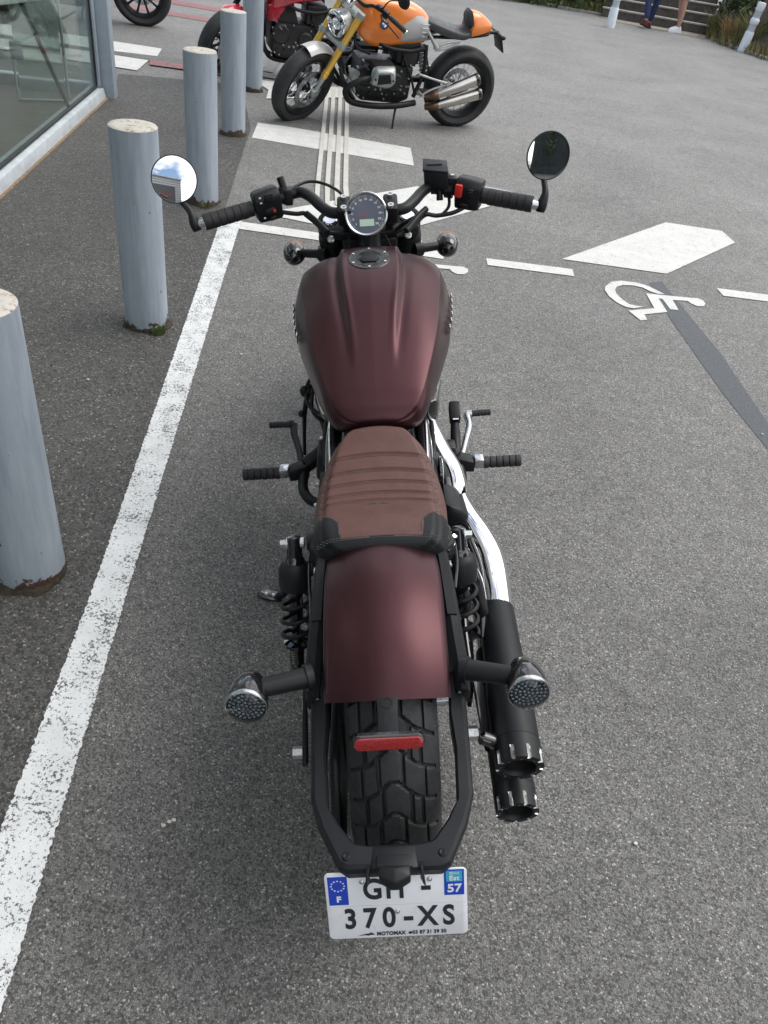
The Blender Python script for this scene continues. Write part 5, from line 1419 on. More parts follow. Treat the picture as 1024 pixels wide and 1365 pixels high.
mb = MB(); mb.box((0.182, 0.82, 0.345), (0.05, 0.05, 0.05), bevel=0.01); mb.cyl((0.20, 0.79, 0.30), (0.225, 0.78, 0.30), 0.006); mb.build('pedal_mount', M_ENG, bike)
# side stand
mb = MB(); mb.tube([(-0.12, 0.60, 0.23), (-0.20, 0.57, 0.15), (-0.30, 0.565, 0.064)], [0.014, 0.012, 0.011]); stand = mb.build('side_stand', M_BLK, bike)
mb = MB()
SM = frame((-0.326, 0.572, 0.062), Vector((1, -0.15, -0.17)), Y)
mb.prism([(-0.036, -0.004), (-0.030, 0.012), (-0.010, 0.022), (0.018, 0.018), (0.036, 0.004), (0.034, -0.012), (0.010, -0.017), (-0.022, -0.014)], SM, 0.008, 0.002)
mb.build('stand_foot', M_BLKG, stand)
mb = MB()
for x in (-0.010, 0.010): mb.lathe([(0.0055, 0.004), (0.005, 0.007), (0.0, 0.008)], SM @ Vector((x, 0.001, 0)), SM.to_3x3() @ Z, 12)
mb.build('foot_bolts', M_ZINC, stand)
# cables and hoses at the left under the tank
mb = MB(); mb.tube([(-0.155, 0.80, 0.62), (-0.178, 0.79, 0.585), (-0.176, 0.75, 0.56), (-0.150, 0.72, 0.55), (-0.12, 0.70, 0.56)], 0.005); mb.tube([(-0.160, 0.765, 0.60), (-0.165, 0.735, 0.55), (-0.140, 0.72, 0.52)], 0.005)
mb.tube([(-0.165, 0.765, 0.60), (-0.19, 0.80, 0.52), (-0.205, 0.83, 0.42), (-0.212, 0.83, 0.35)], [0.007, 0.007, 0.005, 0.005]); mb.ball((-0.185, 0.785, 0.575), (0.012, 0.012, 0.016)); mb.ball((-0.202, 0.80, 0.50), (0.009, 0.008, 0.010)); mb.build('clutch_hose', M_BLK, bike)
mb = MB(); mb.hull([(-0.160, 0.74, 0.46), (-0.125, 0.78, 0.46), (-0.16, 0.68, 0.45), (-0.11, 0.66, 0.45), (-0.17, 0.74, 0.38), (-0.12, 0.78, 0.38), (-0.17, 0.66, 0.38), (-0.11, 0.66, 0.38)], 0.008); mb.build('sprocket_cover', M_BLK, bike)
mb = MB(); mb.lathe([(0.006, 0), (0.006, 0.004), (0, 0.004)], (-0.150, 0.735, 0.462), Z, 10); mb.lathe([(0.006, 0), (0.006, 0.004), (0, 0.004)], (-0.130, 0.755, 0.462), Z, 10); mb.build('cover_bolts', M_ZINC, bike)

# ---- front end
FD = Vector((0, 0.485, -0.875)).normalized()
for s in (-1, 1):
    top = Vector((s * 0.105, 1.185, 0.870))
    mb = MB(); mb.lathe([(0.0, 0.0), (0.020, 0.0), (0.0225, 0.003), (0.0225, 0.60)], top, FD, 28); mb.build('fork_tube', M_BLKG, bike)
    mb = MB(); mb.lathe([(0.0, -0.003), (0.016, -0.003), (0.019, 0.0), (0.0, 0.001)], top, FD, 28); mb.build('fork_cap', M_CHROME, bike)
    mb = MB()
    mb.lathe([(0.0235, 0.002), (0.0335, 0.003), (0.036, 0.010), (0.036, 0.045), (0.034, 0.060), (0.038, 0.066), (0.038, 0.20), (0.034, 0.215)], top, FD, 32)
    mb.build('fork_shroud', M_BLK, bike)
    mb = MB(); mb.lathe([(0.030, 0.55), (0.030, 0.66), (0.022, 0.70)], top, FD, 28); mb.build('fork_lower', M_BLK, bike)
    # clamp bolt facing the rider
    mb = MB(); p = Vector((s * 0.104, 1.140, 0.832)); mb.lathe([(0.0095, 0.0), (0.0095, 0.008), (0.006, 0.009), (0.0055, 0.004), (0.0, 0.004)], p, Vector((0, -0.9, 0.45)), 16); mb.build('clamp_bolt', M_ZINC, bike)
    mb = MB()
    for q in (0.0, 0.05): mb.lathe([(0.005, 0.0), (0.005, 0.004), (0, 0.005)], Vector((s * 0.139, 1.172, 0.80)) + FD * q, Vector((s, -0.5, 0.2)), 12)
    mb.build('shroud_bolts', M_ZINC, bike)
mb = MB(); mb.hull([(x, y, z) for x in (-0.135, 0.135) for y, z in ((1.150, 0.848), (1.215, 0.866), (1.165, 0.822), (1.230, 0.843))] + [(0.0, 1.12, 0.85), (0.0, 1.13, 0.82)], 0.008); mb.build('triple_clamp', M_BLK, bike)
mb = MB(); mb.hull([(x, y, z) for x in (-0.14, 0.14) for y, z in ((1.20, 0.72), (1.27, 0.74), (1.21, 0.69), (1.28, 0.71))] + [(0.0, 1.16, 0.72), (0.0, 1.17, 0.69)], 0.008); mb.build('triple_clamp', M_BLK, bike)
mb = MB(); mb.hull([(x, y, z) for x in (-0.075, 0.075) for y, z in ((1.13, 0.83), (1.20, 0.84), (1.15, 0.72), (1.22, 0.72))], 0.01); mb.build('ignition_shroud', M_ENG, bike)
# risers and handlebar clamp
for s in (-1, 1):
    mb = MB()
    mb.hull([(s * 0.040, 1.012, 0.945), (s * 0.076, 1.012, 0.945), (s * 0.040, 1.072, 0.965), (s * 0.076, 1.072, 0.965), (s * 0.040, 1.03, 0.900), (s * 0.076, 1.03, 0.900), (s * 0.040, 1.09, 0.92), (s * 0.076, 1.09, 0.92)], 0.006)
    mb.hull([(s * 0.044, 1.03, 0.915), (s * 0.072, 1.03, 0.915), (s * 0.044, 1.085, 0.93), (s * 0.072, 1.085, 0.93), (s * 0.044, 1.14, 0.86), (s * 0.072, 1.14, 0.86), (s * 0.044, 1.19, 0.87), (s * 0.072, 1.19, 0.87)], 0.006)
    ri = mb.build('riser', M_BLK, bike)
    for y, z in ((1.022, 0.946), (1.062, 0.960)):
        mb = MB(); mb.lathe([(0.0, 0.003), (0.0035, 0.003), (0.0040, 0.006), (0.0078, 0.006), (0.0078, -0.002)], (s * 0.0585, y, z + 0.002), Vector((0, -0.3, 1)), 18)
        mb.build('riser_bolt', M_ZINC, ri)
BAR = [(0.0, 1.048, 0.930), (0.055, 1.048, 0.930), (0.092, 1.052, 0.931), (0.118, 1.085, 0.937), (0.148, 1.140, 0.946), (0.180, 1.176, 0.948), (0.225, 1.162, 0.941), (0.300, 1.132, 0.927), (0.427, 1.088, 0.911)]
pts = [(-x, y, z) for x, y, z in BAR[:0:-1]] + BAR
mb = MB(); mb.tube(pts, [0.0115, 0.0115] + [0.0140] * 13 + [0.0115, 0.0115], seg=20, n=8); hb = mb.build('handlebar', M_BLK, bike)
def on(a, b, f): return Vector(a) * (1 - f) + Vector(b) * f
for s in (-1, 1):
    a = Vector((s * 0.424, 1.089, 0.9115)); b = Vector((s * 0.300, 1.132, 0.927))
    L_ = (b - a).length
    pr = [(0.010, 0.0), (0.0200, 0.0005)]
    for k in range(6):
        q = 0.001 + k * 0.0195; pr += [(0.0205, q + 0.001), (0.0205, q + 0.0175), (0.0188, q + 0.0185), (0.0188, q + 0.0193)]
    pr += [(0.0195, L_ - 0.008), (0.0195, L_), (0.012, L_)]
    mb = MB().lathe(pr, a, b - a, 32); mb.build('grip', M_RUB, hb, angle=25)
    ax = (b - a).normalized()
    # bar-end clamp, mirror arm and mirror
    mb = MB(); mb.lathe([(0.0, -0.018), (0.0105, -0.018), (0.012, -0.016), (0.012, -0.002), (0.0135, 0.0)], a, ax, 24); mb.build('bar_end', M_STEEL, hb)
    c0 = a - ax * 0.020
    mc = Vector((s * 0.486, 1.124, 1.012)) if s < 0 else Vector((0.4605, 1.124, 1.018))
    mir = empty('mirror', (0, 0, 0), 0, hb)
    mb = MB(); mb.tube([c0 + Vector((0, -0.003, -0.014)), c0 + Vector((s * 0.004, 0.0, 0.004)), c0 + Vector((s * 0.012, 0.010, 0.030)), mc + Vector((-s * 0.006, 0.0, -0.056))], [0.0125, 0.0150, 0.0095, 0.0080], seg=16, flat=0.9)
    mb.build('mirror_arm', M_BLK, mir)
    mb = MB(); mb.lathe([(0.0, 0.016), (0.005, 0.016), (0.0065, 0.011), (0.0065, 0.0)], c0, -ax, 6); mb.build('arm_bolt', M_ZINC, mir)
    # mirror normal: convex glass turned to the rider
    nrm = Vector((0.20, -0.80, 0.215)) if s < 0 else Vector((0.195, -0.96, 0.110))
    nrm.normalize()
    mb = MB(); mb.lathe([(0.0, -0.011), (0.040, -0.010), (0.054, -0.006), (0.0575, 0.0), (0.0572, 0.004), (0.0550, 0.0045), (0.0550, 0.001)], mc, nrm, 56); mb.build('mirror_shell', M_BLK, mir)
    Rm = 0.85
    pr = [(0.0555 * k / 14, 0.0008 + math.sqrt(Rm * Rm - (0.0555 * k / 14) ** 2) - math.sqrt(Rm * Rm - 0.0555 ** 2)) for k in range(15)]
    mb = MB(); mb.lathe(pr, mc, nrm, 64); mb.build('mirror_glass', M_MIRROR, mir, angle=80)
# left switch cluster
ax = (Vector((-0.300, 1.132, 0.927)) - Vector((-0.424, 1.089, 0.9115))).normalized()
SMx = frame((-0.264, 1.147, 0.932), ax, Z) @ Matrix.Diagonal((1.12, 1.28, 1.15, 1))
def swbox(pts, bev=0.004): 
    q = MB().hull([SMx @ Vector(p) for p in pts], bev); return q
mb = swbox([(-0.030, 0.030, 0.020), (0.030, 0.034, 0.020), (-0.030, -0.028, 0.024), (0.028, -0.030, 0.024), (-0.034, 0.018, 0.030), (0.032, 0.018, 0.034), (-0.030, 0.026, -0.026), (0.030, 0.028, -0.026), (-0.030, -0.030, -0.022), (0.030, -0.030, -0.022)], 0.006)
sw = mb.build('switch_housing', M_BLK, hb, angle=30)
mb = MB(); mb.box(SMx @ Vector((0.002, 0.020, 0.034)), (0.020, 0.016, 0.006), SMx.to_3x3(), 0.0015); mb.box(SMx @ Vector((-0.002, -0.006, 0.033)), (0.022, 0.012, 0.008), SMx.to_3x3(), 0.002); mb.box(SMx @ Vector((0.002, -0.022, 0.028)), (0.014, 0.008, 0.010), SMx.to_3x3(), 0.002); mb.build('switch_buttons', M_PLAST, sw)
mb = MB(); mb.box(SMx @ Vector((0.008, -0.006, 0.0375)), (0.006, 0.006, 0.001), SMx.to_3x3()); mb.build('horn_mark', M_REDP, sw)
mb = MB()
for yv in (0.024, 0.014, -0.016): mb.box(SMx @ Vector((-0.018, yv, 0.0335)), (0.005, 0.003, 0.0006), SMx.to_3x3())
mb.build('switch_marks', M_DIALT, sw)
mb = MB(); mb.tube([(-0.228, 1.168, 0.926), (-0.222, 1.171, 0.942), (-0.216, 1.172, 0.962)], [0.019, 0.021, 0.014]); mb.cyl((-0.218, 1.178, 0.958), (-0.226, 1.186, 0.986), 0.0095); mb.box((-0.207, 1.170, 0.942), (0.022, 0.040, 0.040), bevel=0.004); mb.build('clutch_perch', M_BLK, hb)
mb = MB(); mb.tube([(-0.222, 1.192, 0.925), (-0.27, 1.200, 0.915), (-0.34, 1.175, 0.906), (-0.415, 1.135, 0.900), (-0.428, 1.130, 0.901)], [0.009, 0.007, 0.006, 0.006, 0.008], flat=0.7); mb.build('clutch_lever', M_BLK, hb)
# right switch cluster, master cylinder
ax = (Vector((0.424, 1.089, 0.9115)) - Vector((0.300, 1.132, 0.927))).normalized()
SMx = frame((0.268, 1.146, 0.932), ax, Z) @ Matrix.Diagonal((1.12, 1.25, 1.15, 1))
mb = swbox([(-0.030, 0.034, 0.020), (0.030, 0.030, 0.018), (-0.028, -0.030, 0.024), (0.028, -0.030, 0.024), (-0.032, 0.018, 0.034), (0.030, 0.016, 0.030), (-0.030, 0.028, -0.026), (0.030, 0.026, -0.026), (-0.030, -0.030, -0.022), (0.030, -0.028, -0.022)], 0.006)
sw = mb.build('switch_housing', M_BLK, hb, angle=30)
mb = MB(); mb.box(SMx @ Vector((-0.020, 0.010, 0.035)), (0.017, 0.026, 0.010), SMx.to_3x3(), 0.003); mb.build('kill_switch', M_REDP, sw)
mb = MB(); mb.box(SMx @ Vector((0.008, 0.008, 0.033)), (0.013, 0.017, 0.004), SMx.to_3x3(), 0.001); mb.box(SMx @ Vector((-0.005, -0.018, 0.031)), (0.022, 0.008, 0.004), SMx.to_3x3(), 0.001); mb.build('switch_buttons', M_BLKG, sw)
mb = MB()
for yv in (0.014, 0.004): mb.lathe([(0.0020, 0.0345), (0.0, 0.0348)], SMx @ Vector((-0.006, yv, 0)), SMx.to_3x3() @ Z, 8)
mb.build('switch_marks', M_DIALT, sw)
mb = MB(); mb.hull([(0.148, 1.150, 0.990), (0.212, 1.135, 0.986), (0.152, 1.205, 1.002), (0.214, 1.190, 0.998), (0.150, 1.150, 0.948), (0.212, 1.135, 0.944), (0.153, 1.200, 0.955), (0.212, 1.185, 0.952)], 0.005)
mb.tube([(0.170, 1.172, 0.945), (0.232, 1.162, 0.941)], 0.019, smooth=False); mb.tube([(0.206, 1.163, 0.942), (0.226, 1.157, 0.940)], 0.024, smooth=False); mb.hull([(0.212, 1.140, 0.972), (0.236, 1.135, 0.972), (0.212, 1.18, 0.975), (0.236, 1.175, 0.972), (0.212, 1.14, 0.93), (0.236, 1.14, 0.93), (0.212, 1.18, 0.94), (0.236, 1.175, 0.94)], 0.004)
mcyl = mb.build('master_cylinder', M_BLK, hb, angle=30)
mb = MB(); mb.hull([(0.146, 1.147, 0.995), (0.210, 1.132, 0.991), (0.150, 1.207, 1.007), (0.212, 1.192, 1.003), (0.146, 1.147, 0.990), (0.210, 1.132, 0.986), (0.150, 1.207, 1.002), (0.212, 1.192, 0.998)], 0.001); mb.box((0.178, 1.172, 1.0005), (0.040, 0.010, 0.003), Matrix.Rotation(0.17, 3, 'X'), 0.001); mb.build('reservoir_lid', M_PLAST, mcyl)
mb = MB(); mb.lathe([(0.006, 0.0), (0.006, 0.003), (0.003, 0.003), (0.0, 0.001)], (0.224, 1.158, 0.973), Z, 14); mb.build('lid_screw', M_ZINC, mcyl)
mb = MB(); mb.tube([(0.236, 1.185, 0.935), (0.29, 1.178, 0.935), (0.36, 1.140, 0.930), (0.418, 1.108, 0.922), (0.430, 1.103, 0.920)], [0.009, 0.0075, 0.0065, 0.0065, 0.008], flat=0.7); mb.build('front_brake_lever', M_STEEL, hb)
mb = MB()
mb.tube([(0.262, 1.13, 0.905), (0.222, 1.115, 0.893), (0.178, 1.115, 0.888), (0.145, 1.110, 0.895), (0.100, 1.09, 0.885), (0.07, 1.10, 0.86)], 0.0055)
mb.tube([(0.215, 1.16, 0.925), (0.212, 1.14, 0.900), (0.185, 1.12, 0.885), (0.150, 1.115, 0.89), (0.11, 1.08, 0.87), (0.07, 1.06, 0.86)], 0.0042)
mb.tube([(0.152, 1.12, 0.905), (0.128, 1.09, 0.896), (0.096, 1.05, 0.876)], 0.008)
mb.tube([(-0.232, 1.14, 0.912), (-0.19, 1.135, 0.906), (-0.165, 1.135, 0.905), (-0.140, 1.11, 0.890), (-0.105, 1.08, 0.872), (-0.07, 1.09, 0.86)], 0.0058)
mb.tube([(-0.162, 1.13, 0.906), (-0.135, 1.10, 0.893), (-0.108, 1.07, 0.875)], 0.009)
mb.tube([(-0.212, 1.19, 0.950), (-0.16, 1.24, 0.955), (-0.11, 1.225, 0.95), (-0.065, 1.16, 0.94), (-0.04, 1.13, 0.90)], 0.0040)
mb.tube([(-0.05, 1.0, 0.885), (-0.06, 1.02, 0.80), (-0.075, 1.03, 0.72)], 0.003); mb.tube([(0.04, 1.0, 0.885), (0.062, 1.02, 0.83), (0.09, 1.00, 0.78)], 0.003)
mb.build('control_cables', M_BLK, hb)
mb = MB(); mb.tube([(0.190, 1.158, 0.938), (0.190, 1.150, 0.915)], [0.008, 0.009], smooth=False); mb.build('brake_switch', M_BLK, hb)
# gauge
gc = Vector((-0.004, 1.020, 0.932)); gn = Vector((0.01, -0.885, 0.465)).normalized()
mb = MB(); mb.lathe([(0.0505, 0.010), (0.0525, 0.007), (0.0530, 0.0), (0.0520, -0.012), (0.045, -0.040), (0.0, -0.046)], gc, gn, 56); ga = mb.build('speedometer', M_BLK, bike)
mb = MB(); mb.lathe([(0.0532, 0.004), (0.0532, 0.0085), (0.0505, 0.0110), (0.0468, 0.0090), (0.0460, 0.005)], gc, gn, 64); mb.build('bezel', M_STEEL, ga)
mb = MB(); mb.lathe([(0.0, 0.0052), (0.0468, 0.0052)], gc, gn, 64); mb.build('dial', M_DIAL, ga)
GM = frame(gc + gn * 0.0055, X - gn * X.dot(gn), gn.cross(X - gn * X.dot(gn)))
mb = MB()
for k in range(13):
    a = R_(222 - 22 * k); text_mesh(str(k * 20), 0.0066, GM @ Matrix.Translation((0.0350 * math.cos(a), 0.0350 * math.sin(a), 0.0003)), mb, bold=0.0001, sx=0.8)
for k in range(61):
    a = R_(222 - 264 * k / 60); r0 = 0.0405 if k % 5 == 0 else 0.0425
    p = Vector((math.cos(a), math.sin(a), 0)); q = Vector((-math.sin(a), math.cos(a), 0)) * (0.0005 if k % 5 == 0 else 0.00025)
    mb.add([GM @ (p * r0 - q), GM @ (p * r0 + q), GM @ (p * 0.0445 + q), GM @ (p * 0.0445 - q)], [(0, 1, 2, 3)])
mb.build('dial_marks', M_DIALT, ga, smooth=False)
mb = MB().prism(rrect(0.036, 0.0165, 0.001, cx=0.001, cy=-0.0205), GM @ Matrix.Translation((0, 0, 0.0003)), 0.0006); mb.build('lcd_display', M_LCD, ga)
mb = MB()
a = R_(209); mb.add([GM @ Vector((0.0010 * math.cos(a + 1.57), 0.0010 * math.sin(a + 1.57), 0.0012)), GM @ Vector((0.034 * math.cos(a), 0.034 * math.sin(a), 0.0012)), GM @ Vector((-0.0010 * math.cos(a + 1.57), -0.0010 * math.sin(a + 1.57), 0.0012))], [(0, 1, 2)])
mb.build('needle', M_REDP, ga, smooth=False)
# front turn signals
for s in (-1, 1):
    mb = MB(); mb.tube([(s * 0.125, 1.195, 0.772), (s * 0.195, 1.228, 0.766)], [0.0125, 0.0115], smooth=False, seg=20); mb.cyl((s * 0.120, 1.192, 0.772), (s * 0.142, 1.203, 0.770), 0.020); mb.build('signal_stalk', M_BLK, bike)
    c = Vector((s * 0.218, 1.245, 0.762)); ax = Vector((0, -1, 0.05)).normalized()
    mb = MB(); mb.lathe([(0.0310, -0.008), (0.0325, -0.002), (0.0325, 0.008), (0.0290, 0.024), (0.0225, 0.038), (0.012, 0.048), (0.0, 0.051)], c, ax, 36); sig = mb.build('turn_signal', M_BLKG, bike)
    mb = MB(); mb.lathe([(0.0318, -0.007), (0.0312, -0.014), (0.022, -0.020), (0.0, -0.023)], c, ax, 36); mb.build('lens', M_AMBER, sig)
# headlamp, front wheel, front fender
mb = MB(); mb.lathe([(0.0, -0.09), (0.05, -0.085), (0.075, -0.06), (0.088, -0.02), (0.090, 0.03), (0.084, 0.035)], (0, 1.34, 0.76), Y, 40); hl = mb.build('headlamp', M_BLK, bike)
mb = MB(); mb.lathe([(0.084, 0.034), (0.06, 0.045), (0.0, 0.052)], (0, 1.34, 0.76), Y, 40); mb.build('lens', M_LENS, hl)
mb = MB(); mb.lathe([(0.083, 0.030), (0.04, 0.0), (0.0, -0.01)], (0, 1.34, 0.76), Y, 40); mb.build('reflector_bowl', M_CHROME, hl)
wheel(bike, 1.562, 0.320, 0.320, 0.130, 0.212, lambda s_, x: 0.005 * (1 - sstep(0.0015, 0.003, abs(((s_ + 0.6 * abs(x)) % 0.05) - 0.025))), 300, 32, spokes=10, disc=(-1,))
mb = MB(); rings = []
for k in range(31):
    th = R_(40) + R_(100) * k / 30; c = Vector((0, math.cos(th), math.sin(th))); A2 = Vector((0, 1.562, 0.32))
    o_ = [A2 + c * (0.345 - 0.03 * abs(u) ** 3) + X * 0.078 * u for u in [-1 + j / 8 for j in range(17)]]
    rings.append(o_ + [p - c * 0.004 for p in reversed(o_)])
mb.loft(rings); mb.build('front_fender', M_MAROON, bike)
mb = MB(); mb.cyl((-0.13, 1.562, 0.32), (0.13, 1.562, 0.32), 0.012); mb.build('front_axle', M_STEEL, bike)

# ---- small fasteners, wiring and hoses
for s in (-1, 1):
    for f_, (x, y, z) in enumerate(((0.121, 0.085, 0.606), (0.128, -0.020, 0.575), (0.135, -0.112, 0.530))):
        mb = MB(); mb.lathe([(0.0, 0.003), (0.0025, 0.003), (0.003, 0.0045), (0.0062, 0.0045), (0.0070, 0.0)], (s * x, y, z), X * s + Z * 0.25, 14); mb.build('strut_bolt', M_BLKG if f_ else M_ZINC, bike)
    mb = MB(); mb.lathe([(0.0, 0.002), (0.004, 0.003), (0.0060, 0.001), (0.0062, -0.002)], (s * 0.118, -0.135, 0.524), Z, 14); mb.build('loop_bolt', M_BLKG, bike)
    mb = MB(); mb.lathe([(0.0, 0.002), (0.004, 0.003), (0.0060, 0.001), (0.0062, -0.002)], (s * 0.070, -0.385, 0.476), Z, 14); mb.build('loop_bolt', M_BLK, bike)
mb = MB(); mb.tube([(0.120, 0.20, 0.615), (0.135, 0.17, 0.600), (0.140, 0.13, 0.57), (0.132, 0.08, 0.55)], 0.0035, seg=8); mb.build('wire', M_BLKG, bike)
mb = MB(); mb.tube([(0.110, 0.22, 0.60), (0.128, 0.19, 0.602), (0.130, 0.15, 0.600), (0.122, 0.12, 0.605)], 0.0030, seg=8); mb.build('wire', M_BLKG, bike)
mb = MB(); mb.tube([(-0.120, 0.20, 0.60), (-0.140, 0.15, 0.57), (-0.137, 0.05, 0.53), (-0.136, -0.05, 0.50), (-0.135, -0.11, 0.50)], 0.0032, seg=8); mb.build('wire', M_BLKG, bike)
mb = MB(); mb.tube([(0.135, 0.28, 0.50), (0.158, 0.20, 0.47), (0.155, 0.10, 0.42), (0.158, 0.0, 0.38), (0.150, -0.04, 0.35)], 0.0045, seg=8); mb.build('wire', M_BLKG, bike)
mb = MB(); mb.tube([(0.05, -0.375, 0.471), (0.02, -0.372, 0.470), (0.0, -0.385, 0.465)], 0.0025, seg=8); mb.build('wire', M_BLKG, bike)
mb = MB()
for p in ((0.138, 0.165, 0.602), (0.132, 0.142, 0.603), (0.150, 0.205, 0.53)): mb.lathe([(0.0, 0.004), (0.0045, 0.004), (0.0055, 0.0), (0.0055, -0.004)], p, Vector((0.3, -0.4, 1)), 10)
mb.build('hose_clips', M_ZINC, bike)
# engine side: cooling fins, hoses and bolts seen between seat and pipes
for s in (-1, 1):
    mb = MB()
    for k in range(6): mb.lathe([(0.0, 0.004), (0.004, 0.004), (0.006, 0.0), (0.006, -0.004)], (s * 0.166, 0.60 + 0.085 * math.cos(k * 1.047), 0.31 + 0.085 * math.sin(k * 1.047)), X * s, 10)
    mb.build('cover_screws', M_ZINC, eng)
    mb = MB(); mb.tube([(s * 0.07, 0.98, 0.58), (s * 0.13, 0.88, 0.57), (s * 0.145, 0.78, 0.50), (s * 0.12, 0.72, 0.44)], 0.010, seg=10); mb.tube([(s * 0.09, 0.70, 0.60), (s * 0.125, 0.64, 0.57), (s * 0.13, 0.56, 0.50)], 0.006, seg=8); mb.build('coolant_hose', M_RUB, bike)
# ================================================================== the other motorcycles
M_ORANGE = plain('orange_tank_paint', (0.72, 0.185, 0.016), 0.30, 0.1, var=0.02, rvar=0.03, coat=0.8, coatr=0.08)
M_SILVERP = plain('silver_paint', (0.46, 0.46, 0.455), 0.34, 0.4, var=0.02, rvar=0.03)
M_GOLD = plain('gold_fork_tube', (0.75, 0.46, 0.09), 0.30, 0.55, var=0.02, rvar=0.03)
M_CAST = plain('cast_aluminium', (0.34, 0.37, 0.36), 0.38, 0.6, var=0.15)
M_TI = plain('titanium_silencer', (0.60, 0.57, 0.52), 0.24, 1.0, var=0.03, nscale=5, rvar=0.03)
M_BRONZE = plain('heat_bronzed_pipe', (0.16, 0.10, 0.07), 0.35, 0.8)
M_SEATG = plain('dark_grey_seat_vinyl', (0.055, 0.058, 0.062), 0.5, grain=0.2)
M_REDT = plain('red_tank_paint', (0.42, 0.012, 0.03), 0.28, 0.2, coat=0.8, coatr=0.08)
M_ROUND = plain('roundel_blue', (0.03, 0.20, 0.55), 0.3)
def side_tread(s_, x): return 0.003 * (1 if ((s_ + 0.9 * abs(x)) % 0.038) < 0.005 and abs(x) > 0.012 else 0)
def naked_bike(loc, theta, lean, steer, label, tank_mat, style, wb=1.436, group=None):
    root = empty('motorcycle', loc); root.rotation_euler = (0, lean, theta)
    tag(root, label, 'motorcycle', group)
    cafe = style == 'cafe'
    rake = Vector((0, -0.47, 0.883)).normalized()
    pv = Vector((0, wb - 0.48, 0.80))
    S = Matrix.Translation(pv) @ Matrix.Rotation(steer, 4, rake) @ Matrix.Translation(-pv)
    def front(o): o.matrix_basis = S @ o.matrix_basis; return o
    rim = M_BLK
    wheel(root, 0, 0.311, 0.318, 0.180 if cafe else 0.17, 0.220, side_tread, 220, 30, spokes=10, wire=cafe, rim_mat=rim, disc=(1,), disc_r=0.13, spoke_mat=M_STEEL if cafe else None)
    fw = wheel(root, wb, 0.305, 0.305, 0.120, 0.222, side_tread, 220, 30, spokes=10, wire=cafe, rim_mat=rim, disc=(-1, 1), disc_r=0.15, spoke_mat=M_STEEL if cafe else None)
    fw.rotation_euler = (0, 0, 0); fw.location = (0, 0, 0); fw.matrix_basis = S @ Matrix.Translation((0, wb, 0.305))
    # forks
    fm = M_GOLD if cafe else M_BLK
    for s in (-1, 1):
        ax0 = Vector((s * 0.105, wb - 0.005, 0.33)); 
        def fp(h): return ax0 + rake * h + Vector((0, -0.03, 0))
        mb = MB(); mb.cyl(fp(0.10), fp(0.60), 0.0255, seg=20); mb.lathe([(0.0275, 0), (0.0275, 0.012), (0.0255, 0.014), (0.0255, 0.02), (0.0275, 0.022), (0.0275, 0.034), (0.0255, 0.036)], fp(0.115), rake, 20); front(mb.build('fork_tube', fm, root))
        mb = MB(); mb.cyl(fp(-0.02), fp(0.11), 0.017, 0.022, 16); mb.hull([fp(-0.03) + Vector((s * a, b, c)) for a in (-0.015, 0.02) for b in (-0.03, 0.04) for c in (-0.02, 0.03)], 0.005); front(mb.build('fork_foot', M_CAST, root))
        mb = MB(); mb.lathe([(0.027, -0.022), (0.034, -0.02), (0.034, 0.02), (0.027, 0.022)], fp(0.36), rake, 20); mb.lathe([(0.027, -0.016), (0.033, -0.016), (0.033, 0.016), (0.02, 0.018), (0.0, 0.018)], fp(0.60), rake, 20); front(mb.build('fork_clamp', M_CAST if cafe else M_BLK, root))
        mb = MB(); mb.hull([Vector((s * 0.085, wb + a, 0.305 + b)) for a, b in ((-0.14, 0.02), (-0.06, 0.02), (-0.15, 0.10), (-0.08, 0.12))] + [Vector((s * 0.115, wb + a, 0.305 + b)) for a, b in ((-0.14, 0.02), (-0.07, 0.03), (-0.15, 0.10), (-0.09, 0.11))], 0.006); front(mb.build('brake_caliper', M_BLK, root))
    mb = MB()
    for h in (0.36, 0.585):
        c = Vector((0, wb - 0.04, 0.33)) + rake * h
        mb.box(c + Vector((0, -0.015, 0)), (0.24, 0.075, 0.028), Matrix.Rotation(-0.49, 3, 'X'), 0.006)
    front(mb.build('fork_yoke', M_CAST if cafe else M_BLK, root))
    # front fender
    mb = MB(); rings = []
    for k in range(25):
        th = R_(76) + R_(58) * k / 24; c = Vector((0, math.cos(th), math.sin(th))); A2 = Vector((0, wb, 0.305))
        o_ = [A2 + c * (0.338 - 0.035 * abs(u) ** 2.2) + X * 0.068 * u for u in [-1 + j / 8 for j in range(17)]]
        rings.append(o_ + [p - c * 0.003 for p in reversed(o_)])
    mb.loft(rings); front(mb.build('front_fender', M_SILVERP if cafe else tank_mat, root))
    # headlamp
    hc = Vector((0, wb - 0.235, 0.765)); hd = Vector((0, 1, -0.10)).normalized()
    mb = MB(); mb.lathe([(0.0, -0.10), (0.05, -0.095), (0.078, -0.06), (0.088, -0.01), (0.090, 0.03)], hc, hd, 36); hl = front(mb.build('headlamp', M_SILVERP if cafe else M_BLK, root))
    mb = MB(); mb.lathe([(0.090, 0.02), (0.094, 0.028), (0.094, 0.042), (0.086, 0.046), (0.082, 0.040)], hc, hd, 36); mb.build('bezel', M_CHROME if cafe else M_BLK, hl)
    mb = MB(); mb.lathe([(0.083, 0.038), (0.06, 0.047), (0.0, 0.052)], hc, hd, 36); mb.build('lens', M_LENS, hl)
    mb = MB(); mb.lathe([(0.082, 0.034), (0.06, 0.010), (0.03, -0.012), (0.0, -0.02)], hc, hd, 30); mb.ball(hc + hd * 0.0, (0.014, 0.02, 0.014)); mb.build('reflector_bowl', M_CHROME, hl)
    # handlebar
    yb = wb - 0.42
